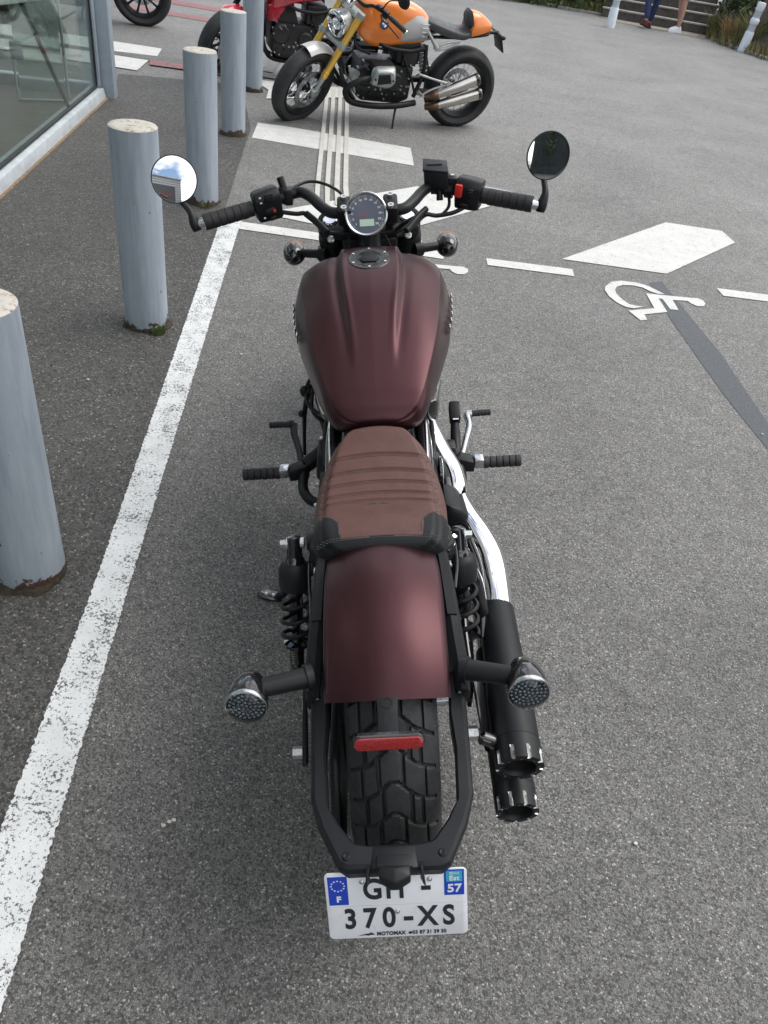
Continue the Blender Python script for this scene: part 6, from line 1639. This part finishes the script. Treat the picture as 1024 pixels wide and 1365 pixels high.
    mb = MB(); mb.tube([(-0.385, yb - 0.10, 0.895), (-0.26, yb - 0.03, 0.935), (-0.14, yb + 0.02, 0.945), (-0.06, yb + 0.03, 0.905), (0.06, yb + 0.03, 0.905), (0.14, yb + 0.02, 0.945), (0.26, yb - 0.03, 0.935), (0.385, yb - 0.10, 0.895)], 0.0125, seg=14); hb2 = front(mb.build('handlebar', M_BLK, root))
    for s in (-1, 1):
        mb = MB(); mb.cyl((s * 0.265, yb - 0.033, 0.934), (s * 0.390, yb - 0.103, 0.893), 0.0185, seg=18); mb.build('grip', M_RUB, hb2)
        mb = MB(); mb.lathe([(0.0, 0.012), (0.012, 0.012), (0.014, 0.0)], (s * 0.390, yb - 0.103, 0.893), Vector((s * 0.125, -0.07, -0.041)), 16); mb.build('bar_end', M_CHROME, hb2)
        mb = MB(); mb.tube([(s * 0.225, yb + 0.02, 0.935), (s * 0.26, yb + 0.045, 0.925), (s * 0.31, yb + 0.015, 0.905), (s * 0.385, yb - 0.03, 0.865), (s * 0.40, yb - 0.03, 0.858)], [0.010, 0.008, 0.007, 0.006, 0.008], flat=0.7); mb.build('lever', M_BLK, hb2)
        mb = MB(); mb.box((s * 0.235, yb - 0.012, 0.942), (0.05, 0.045, 0.05), Matrix.Rotation(-s * 0.3, 3, 'Z'), 0.008); mb.hull([(s * 0.17, yb + 0.01, 0.95), (s * 0.215, yb, 0.95), (s * 0.17, yb + 0.05, 0.95), (s * 0.215, yb + 0.04, 0.95), (s * 0.17, yb + 0.01, 0.985), (s * 0.215, yb, 0.985), (s * 0.17, yb + 0.05, 0.985), (s * 0.215, yb + 0.04, 0.985)], 0.006); mb.build('switchgear', M_BLK, hb2)
        mb = MB(); mb.tube([(s * 0.20, yb, 0.95), (s * 0.25, yb + 0.02, 1.05), (s * 0.32, yb, 1.10)], 0.005, seg=8); mb.lathe([(0.0, 0.006), (0.05, 0.006), (0.055, 0.0), (0.045, -0.02), (0.0, -0.024)], (s * 0.36, yb, 1.12), Vector((0, -1, 0.1)), 24); mb.build('mirror', M_BLK, hb2)
    mb = MB(); mb.lathe([(0.0, 0.01), (0.045, 0.01), (0.05, 0.0), (0.045, -0.04), (0.0, -0.045)], (0, yb + 0.13, 0.93), Vector((0, -0.7, 0.7)), 28); front(mb.build('gauge', M_CHROME, root))
    # tank:   y    W     Zw    T     Zb
    if cafe:
        TB = [(0.40, 0.075, 0.735, 0.800, 0.700), (0.44, 0.098, 0.735, 0.845, 0.655), (0.52, 0.118, 0.745, 0.885, 0.640), (0.62, 0.135, 0.750, 0.915, 0.635), (0.74, 0.152, 0.750, 0.935, 0.620), (0.86, 0.162, 0.750, 0.940, 0.610), (0.95, 0.158, 0.755, 0.925, 0.635), (1.01, 0.128, 0.760, 0.895, 0.680), (1.04, 0.080, 0.765, 0.850, 0.710)]
    else:
        TB = [(0.44, 0.07, 0.76, 0.80, 0.72), (0.50, 0.11, 0.77, 0.86, 0.70), (0.62, 0.14, 0.78, 0.93, 0.68), (0.78, 0.17, 0.78, 0.96, 0.66), (0.90, 0.18, 0.76, 0.95, 0.62), (1.00, 0.17, 0.74, 0.91, 0.60), (1.05, 0.11, 0.74, 0.85, 0.64)]
    mb = MB(); rings = []
    y0, y1 = TB[0][0], TB[-1][0]
    def tring(y, k=1.0, knee=0.0):
        W, Zw, T, Zb = interp(TB, y)
        P = catmull([(0, 0, T), (W * 0.45, 0, T - 0.010), (W * 0.82, 0, T - 0.045), (W, 0, Zw), (W * 0.95, 0, (Zw + Zb) / 2), (W * 0.80, 0, Zb), (W * 0.4, 0, Zb + 0.01), (0, 0, Zb + 0.01)], 6)
        h = [(p.x, p.z) for p in P]
        return [Vector((x, y, z)) for x, z in h] + [Vector((-x, y, z)) for x, z in reversed(h[1:-1])]
    for k in range(41): rings.append(tring(y0 + (y1 - y0) * k / 40))
    r0 = cap_rings(rings[0], -1, (TB[0][2] + TB[0][3]) / 2, [(0.1, 0.010), (0.6, 0.008)]); r1 = cap_rings(rings[-1], 1, TB[-1][2], [(0.6, 0.012), (0.1, 0.016)])
    mb.loft(r0 + rings + r1); tk = mb.build('fuel_tank', tank_mat, root, angle=60)
    mb = MB(); mb.lathe([(0, 0.012), (0.03, 0.012), (0.035, 0.0), (0.035, -0.01)], (0, y1 - 0.22, interp(TB, y1 - 0.22)[2]), Z, 24); mb.build('filler_cap', M_CHROME if cafe else M_BLK, tk)
    if cafe:
        # silver knee panels following the tank side
        for s in (-1, 1):
            cols = []
            for k in range(17):
                y = 0.405 + (0.665 - 0.405) * k / 16
                W, Zw, T, Zb = interp(TB, y)
                P = catmull([(0, 0, T), (W * 0.45, 0, T - 0.010), (W * 0.82, 0, T - 0.045), (W, 0, Zw), (W * 0.95, 0, (Zw + Zb) / 2), (W * 0.80, 0, Zb)], 30)
                top_ = min(T - 0.03, 0.840 - 0.55 * max(0, y - 0.55) - 0.1 * max(0, 0.55 - y)); bot_ = Zb - 0.001
                side = [p for p in P if bot_ <= p.z <= top_]
                row = []
                for j in range(9):
                    zt = top_ + (bot_ - top_) * j / 8
                    xx = W * 0.8
                    for a, b in zip(P[:-1], P[1:]):
                        if a.z >= zt >= b.z and a.z != b.z: xx = a.x + (b.x - a.x) * (a.z - zt) / (a.z - b.z)
                    row.append(Vector((s * (xx + 0.004 - (0.004 if j in (0, 8) or k in (0, 16) else 0)), y, zt)))
                cols.append(row)
            mb = MB(); mb.loft(cols, closed=False, cap=False); kp = mb.build('knee_panel', M_SILVERP, tk)
            mb = MB()
            for j in range(4): mb.tube([(s * 0.126, 0.50 - j * 0.004, 0.79 - 0.028 * j), (s * 0.108, 0.43, 0.785 - 0.028 * j)], 0.0035, seg=8, smooth=False)
            mb.build('panel_ribs', M_SILVERP, kp)
            # roundel
            c = Vector((s * (interp(TB, 0.83)[0] + 0.002), 0.83, 0.775)); RM2 = frame(c, Y * -s * -1, Z)
            nrm = Vector((s, 0, 0.25)).normalized()
            mb = MB(); mb.lathe([(0.0, 0.002), (0.032, 0.002), (0.034, -0.006)], c, nrm, 32); ro = mb.build('roundel', M_INK, tk)
            e1 = Y; e2 = nrm.cross(e1)
            for q, mt in ((0, M_ROUND), (1, M_WHITEP), (2, M_ROUND), (3, M_WHITEP)):
                mb = MB(); pts = [c + nrm * 0.003] + [c + nrm * 0.003 + (e1 * math.cos(a) + e2 * math.sin(a)) * 0.020 for a in [math.pi / 2 * (q + j / 8) for j in range(9)]]
                mb.add(pts, [tuple(range(10))]); mb.build('roundel_quarter', mt, ro, smooth=False)
            mb = MB(); mb.lathe([(0.0325, 0.001), (0.0335, 0.0035), (0.0345, 0.001)], c, nrm, 32); mb.build('roundel_rim', M_CHROME, ro)
            for ch, a in (('B', 2.25), ('M', 1.571), ('W', 0.9)):
                if s < 0: xx_, yy_ = -Y, Z
                else: xx_, yy_ = Y, Z
                yy2 = (yy_ - nrm * yy_.dot(nrm)).normalized(); p = c + nrm * 0.0032 + (xx_ * math.cos(a) + yy2 * math.sin(a)) * 0.0262
                up_ = (xx_ * math.cos(a) + yy2 * math.sin(a)).normalized(); rt = up_.cross(nrm)
                q_ = MB(); text_mesh(ch, 0.012, frame(p, rt, up_), q_, bold=0.0004); q_.build('roundel_letter', M_WHITEP, ro, smooth=False)
    # seat and tail
    if cafe:
        ST = [(0.03, 0.100, 0.775, 0.05), (0.10, 0.115, 0.760, 0.06), (0.20, 0.125, 0.775, 0.07), (0.32, 0.120, 0.800, 0.075), (0.42, 0.085, 0.815, 0.06), (0.46, 0.055, 0.815, 0.03)]
        mb = MB(); rings = []
        for k in range(30):
            y = 0.03 + 0.43 * k / 29; W, T, th = interp(ST, y)
            rings.append([Vector((x, y, z)) for x, z in [(v.x, v.z) for v in catmull([(-W * 0.9, 0, T - th), (-W, 0, T - th * 0.5), (-W * 0.85, 0, T - 0.01), (0, 0, T + 0.004), (W * 0.85, 0, T - 0.01), (W, 0, T - th * 0.5), (W * 0.9, 0, T - th)], 4)]])
        mb.loft(rings); mb.build('seat', M_SEATG, root, angle=60)
        mb = MB(); rings = []
        for k in range(9):
            f = k / 8; y = 0.065 - 0.035 * f
            sc = 1.0 - 0.25 * abs(f - 0.5) * 2
            rings.append([Vector((0.105 * sc * math.cos(a), y + 0.02 * math.sin(a), 0.815 + 0.085 * sc * math.sin(a))) for a in [2 * math.pi * j / 28 for j in range(28)]])
        mb.loft(rings); mb.build('hump_pad', M_SEATG, root, angle=60)
        mb = MB(); rings = []
        for k in range(22):
            f = k / 21; y = 0.050 - 0.200 * f
            w = 0.110 * (1 - 0.62 * f ** 1.6); h = 0.155 * (1 - 0.70 * f ** 1.7); zc = 0.735 + 0.035 * f
            n_ = 28; ring = []
            for j in range(n_):
                a = 2 * math.pi * j / n_; ring.append(Vector((w * math.copysign(abs(math.cos(a)) ** 0.75, math.cos(a)), y, zc + (h * math.sin(a) if math.sin(a) > 0 else 0.018 * math.sin(a)))))
            rings.append(ring)
        mb.loft(rings); mb.build('tail_cowl', tank_mat, root, angle=50)
        for s in (-1, 1):
            mb = MB(); mb.tube([(s * 0.115, 0.435, 0.738), (s * 0.118, 0.39, 0.69), (s * 0.12, 0.335, 0.632)], [0.012, 0.013, 0.02], seg=12); mb.tube([(s * 0.12, 0.335, 0.645), (s * 0.12, 0.25, 0.675), (s * 0.115, 0.145, 0.695)], [0.012, 0.010, 0.010], seg=12); mb.tube([(s * 0.12, 0.335, 0.618), (s * 0.12, 0.24, 0.64), (s * 0.115, 0.145, 0.685)], [0.012, 0.009, 0.009], seg=12)
            mb.lathe([(0.0, -0.012), (0.024, -0.012), (0.024, 0.012), (0.0, 0.012)], (s * 0.12, 0.337, 0.632), X, 20); mb.build('subframe_link', M_SILVERP, root)
        mb = MB(); mb.tube([(0.06, 0.40, 0.69), (0.07, 0.15, 0.705), (0.05, -0.10, 0.735), (0.0, -0.16, 0.745)], 0.012); mb.tube([(-0.06, 0.40, 0.69), (-0.07, 0.15, 0.705), (-0.05, -0.10, 0.735), (0.0, -0.16, 0.745)], 0.012); mb.build('rear_frame', M_BLK, root)
        mb = MB(); mb.tube([(0, -0.12, 0.74), (0, -0.20, 0.745), (0, -0.245, 0.75)], 0.013); mb.box((0, -0.262, 0.69), (0.16, 0.012, 0.14), Matrix.Rotation(-0.42, 3, 'X'), 0.003); mb.tube([(-0.13, -0.225, 0.75), (0.13, -0.225, 0.75)], 0.006, smooth=False); mb.ball((-0.135, -0.225, 0.75), (0.016, 0.024, 0.016)); mb.ball((0.135, -0.225, 0.75), (0.016, 0.024, 0.016)); mb.build('plate_holder', M_BLK, root)
    else:
        mb = MB(); rings = []
        for k in range(24):
            f = k / 23; y = 0.46 - 0.62 * f; W = 0.07 + 0.06 * math.sin(math.pi * min(1, f * 1.3)) ; T = 0.80 + 0.10 * f * f
            rings.append([Vector((W * math.cos(a), y, T - 0.035 + 0.04 * math.sin(a))) for a in [2 * math.pi * j / 24 for j in range(24)]])
        mb.loft(rings); mb.build('seat', M_SEATG, root, angle=60)
        mb = MB(); mb.hull([(x, y, z) for x in (-0.08, 0.08) for y, z in ((0.1, 0.72), (0.1, 0.80), (-0.22, 0.84), (-0.22, 0.88))], 0.02); mb.build('tail_cowl', tank_mat, root)
        mb = MB(); mb.tube([(0, -0.15, 0.80), (0, -0.24, 0.66), (0, -0.28, 0.58)], 0.012); mb.box((0, -0.29, 0.56), (0.2, 0.01, 0.14), Matrix.Rotation(-0.3, 3, 'X'), 0.002); mb.build('plate_holder', M_BLK, root)
        for s in (-1, 1):
            mb = MB(); mb.hull([(s * 0.12, wb - 0.38, 0.62), (s * 0.16, wb - 0.40, 0.64), (s * 0.16, wb - 0.48, 0.50), (s * 0.13, wb - 0.40, 0.50), (s * 0.14, wb - 0.56, 0.60), (s * 0.13, wb - 0.56, 0.66)], 0.01); mb.build('radiator_shroud', tank_mat, root)
    # engine
    mb = MB(); mb.hull([(x, y, z) for x in (-0.13, 0.13) for y, z in ((0.50, 0.23), (0.98, 0.25), (0.50, 0.48), (0.96, 0.50), (0.60, 0.19), (0.92, 0.20))], 0.025)
    mb.lathe([(0.0, 0.15), (0.09, 0.148), (0.12, 0.135), (0.12, 0.10)], (0, 0.88, 0.37), X, 30); mb.lathe([(0.0, 0.15), (0.07, 0.148), (0.085, 0.135), (0.085, 0.10)], (0, 0.90, 0.40), -X, 30); mb.lathe([(0.0, 0.155), (0.06, 0.153), (0.075, 0.14), (0.075, 0.10)], (0, 0.66, 0.36), -X, 30)
    for k in range(6): mb.cyl((-0.14, 0.58 + 0.07 * k, 0.27), (-0.155, 0.58 + 0.07 * k, 0.27), 0.008, seg=8)
    rnd = random.Random(4); mb.use(1)
    for k in range(30): mb.lathe([(0.007, -0.03), (0.007, 0.006), (0, 0.006)], (-0.142 - 0.006 * rnd.random(), rnd.uniform(0.5, 1.0), rnd.uniform(0.22, 0.52)), -X, 8)
    eng2 = mb.build('engine', [M_ENG, M_CAST], root)
    if cafe:
        for s in (-1, 1):
            mb = MB()
            for k in range(7): mb.box((s * (0.15 + 0.017 * k), 0.81, 0.44), (0.006, 0.17, 0.17), bevel=0.002)
            mb.box((s * 0.19, 0.81, 0.44), (0.14, 0.12, 0.12), bevel=0.01); mb.build('cylinder', M_ENG, eng2)
            mb = MB(); mb.hull([(s * x, y, z) for x, y, z in ((0.255, 0.72, 0.53), (0.255, 0.91, 0.52), (0.255, 0.70, 0.40), (0.255, 0.93, 0.38), (0.255, 0.76, 0.36), (0.33, 0.74, 0.51), (0.33, 0.89, 0.50), (0.335, 0.73, 0.42), (0.335, 0.91, 0.40), (0.33, 0.78, 0.37))], 0.018, 3); hd_ = mb.build('cylinder_head', M_CAST, eng2)
            mb = MB(); mb.hull([(s * x, y, z) for x, y, z in ((0.335, 0.78, 0.49), (0.335, 0.88, 0.48), (0.335, 0.76, 0.42), (0.335, 0.88, 0.40), (0.342, 0.79, 0.48), (0.342, 0.87, 0.47), (0.342, 0.78, 0.43), (0.342, 0.87, 0.42))], 0.003)
            for a in (0.75, 0.90): mb.cyl((s * 0.33, a, 0.44), (s * 0.343, a, 0.44), 0.007, seg=8)
            mb.build('head_badge', M_BLK, hd_)
            mb = MB(); mb.tube([(s * 0.26, 0.92, 0.42), (s * 0.28, 1.02, 0.40), (s * 0.25, 1.10, 0.33), (s * 0.20, 1.06, 0.24), (s * 0.19, 0.98, 0.205), (s * 0.185, 0.80, 0.19), (s * 0.18, 0.62, 0.20), (s * 0.15, 0.45, 0.22)], 0.024, seg=16); mb.build('exhaust_header', M_BLK, root)
            mb = MB(); mb.tube([(s * 0.13, 1.13, 0.44), (s * 0.16, 1.10, 0.36), (s * 0.17, 1.04, 0.28), (s * 0.15, 0.98, 0.20)], 0.016, seg=12); mb.build('oil_line', M_BLK, root)
        mb = MB(); mb.box((-0.135, 1.02, 0.36), (0.03, 0.08, 0.16), Matrix.Rotation(0.3, 3, 'X'), 0.01); mb.tube([(-0.14, 1.06, 0.46), (-0.15, 1.03, 0.38), (-0.15, 0.99, 0.27)], [0.012, 0.015, 0.012]); mb.build('oil_cooler', M_CAST, root)
    else:
        mb = MB(); mb.box((0, 0.86, 0.56), (0.22, 0.20, 0.24), Matrix.Rotation(-0.35, 3, 'X'), 0.02); mb.box((0, 1.02, 0.50), (0.26, 0.05, 0.28), bevel=0.01); mb.build('cylinder', M_ENG, eng2)
        mb = MB()
        for s in (-1, 1): mb.tube([(s * 0.06, 0.97, 0.55), (s * 0.07, 1.06, 0.42), (s * 0.07, 1.02, 0.24), (s * 0.05, 0.90, 0.16), (s * 0.06, 0.55, 0.16)], 0.022, seg=14)
        mb.hull([(x, y, z) for x in (-0.08, 0.08) for y, z in ((0.45, 0.15), (0.72, 0.13), (0.45, 0.24), (0.72, 0.20))], 0.02); mb.build('exhaust_header', M_BLK, root)
    # frame
    for s in (-1, 1):
        mb = MB(); mb.tube([(s * 0.04, wb - 0.44, 0.84), (s * 0.13, 0.84, 0.64), (s * 0.145, 0.60, 0.60), (s * 0.14, 0.44, 0.63)], 0.015, seg=12); mb.tube([(s * 0.14, 0.44, 0.65), (s * 0.14, 0.42, 0.45), (s * 0.14, 0.47, 0.26)], 0.017, seg=12); mb.tube([(s * 0.05, wb - 0.42, 0.72), (s * 0.12, 1.02, 0.60), (s * 0.14, 0.90, 0.56)], 0.012, seg=12); mb.tube([(s * 0.15, 0.62, 0.56), (s * 0.15, 0.52, 0.40), (s * 0.14, 0.46, 0.28)], 0.010, seg=10); mb.build('frame_tube', M_BLK, root)
        mb = MB(); mb.tube([(s * 0.13, 0.45, 0.30), (s * 0.13, 0.2, 0.31), (s * 0.115, 0.0, 0.311)], [0.026, 0.022, 0.020], seg=12); mb.build('swingarm', M_BLK, root)
        mb = MB(); mb.box((s * 0.165, 0.44, 0.30), (0.05, 0.03, 0.02), bevel=0.004); mb.cyl((s * 0.16, 0.44, 0.31), (s * 0.25, 0.43, 0.31), 0.011); mb.tube([(s * 0.15, 0.42, 0.27), (s * 0.16, 0.33, 0.33), (s * 0.17, 0.20, 0.385)], [0.010, 0.009, 0.010]); mb.tube([(s * 0.15, 0.46, 0.44), (s * 0.165, 0.33, 0.415), (s * 0.17, 0.19, 0.39)], [0.010, 0.009, 0.012]); mb.lathe([(0.0, -0.014), (0.022, -0.014), (0.022, 0.014), (0.0, 0.014)], (s * 0.172, 0.19, 0.388), X, 16); mb.build('footrest_bracket', M_SILVERP if cafe else M_BLK, root)
    mb = MB(); mb.box((0, 0.56, 0.57), (0.22, 0.20, 0.16), bevel=0.02); mb.box((-0.13, 0.56, 0.54), (0.02, 0.12, 0.10), bevel=0.004); mb.tube([(0.0, 0.42, 0.60), (0.0, 0.33, 0.38)], 0.04, smooth=False); mb.build('airbox', M_ENG, root)
    mb = MB()
    for k in range(5): mb.lathe([(0.03, -0.006), (0.036, 0.0), (0.03, 0.006)], Vector((-0.11, 0.44 - 0.006 * k, 0.58 - 0.03 * k)), Vector((0, -0.2, -1)), 16)
    mb.build('shock_spring', M_CAST, root)
    if cafe:
        for za, zb, ya, yb2 in ((0.305, 0.462, 0.290, -0.055), (0.222, 0.352, 0.270, -0.105)):
            a = Vector((-0.19, ya, za)); b = Vector((-0.215, yb2, zb)); d = b - a; L_ = d.length
            mb = MB(); mb.lathe([(0.026, 0.0), (0.033, 0.02), (0.043, L_ * 0.6), (0.046, L_ - 0.03)], a, d, 32); can = mb.build('silencer', M_TI, root)
            mb = MB(); mb.lathe([(0.0468, L_ - 0.034), (0.0475, L_ - 0.01), (0.040, L_ + 0.002), (0.028, L_), (0.024, L_ - 0.05)], a, d, 32); mb.build('end_cap', M_BLKG, can)
            mb = MB(); mb.tube([a - d.normalized() * 0.06 + Vector((0.04, 0.02, -0.01)), a - d.normalized() * 0.02, a + d.normalized() * 0.01], [0.026, 0.033, 0.034], seg=20); mb.build('collector', M_BRONZE, can)
    else:
        mb = MB(); mb.lathe([(0.03, 0), (0.055, 0.05), (0.06, 0.30), (0.04, 0.36), (0.0, 0.36)], (0.17, 0.35, 0.26), Vector((0.1, -1, 0.45)), 28); mb.build('silencer', M_BLK, root)
    mb = MB(); mb.tube([(-0.13, 0.60, 0.20), (-0.19, 0.63, 0.12), (-0.262, 0.655, -0.016 + 0.0)], [0.011, 0.009, 0.009], smooth=True, seg=10); mb.ball((-0.264, 0.656, -0.025), (0.022, 0.016, 0.008)); mb.build('side_stand', M_BLK, root)
    return root
naked_bike((0.03, 7.53, 0), 2.0251, -0.157, 0.60, 'orange and silver cafe style motorcycle with gold forks and twin silencers, on its side stand', M_ORANGE, 'cafe')
naked_bike((-0.93, 8.80, 0), 2.03, -0.14, 0.62, 'red and black naked motorcycle parked behind the orange one and the bollards', M_REDT, 'naked')
naked_bike((-3.57, 9.97, 0), 1.90, -0.12, 0.0, 'black wheeled motorcycle at the top left of the photo, only its lower wheel in view', plain('dark_grey_paint', (0.05, 0.05, 0.06), 0.3), 'naked')
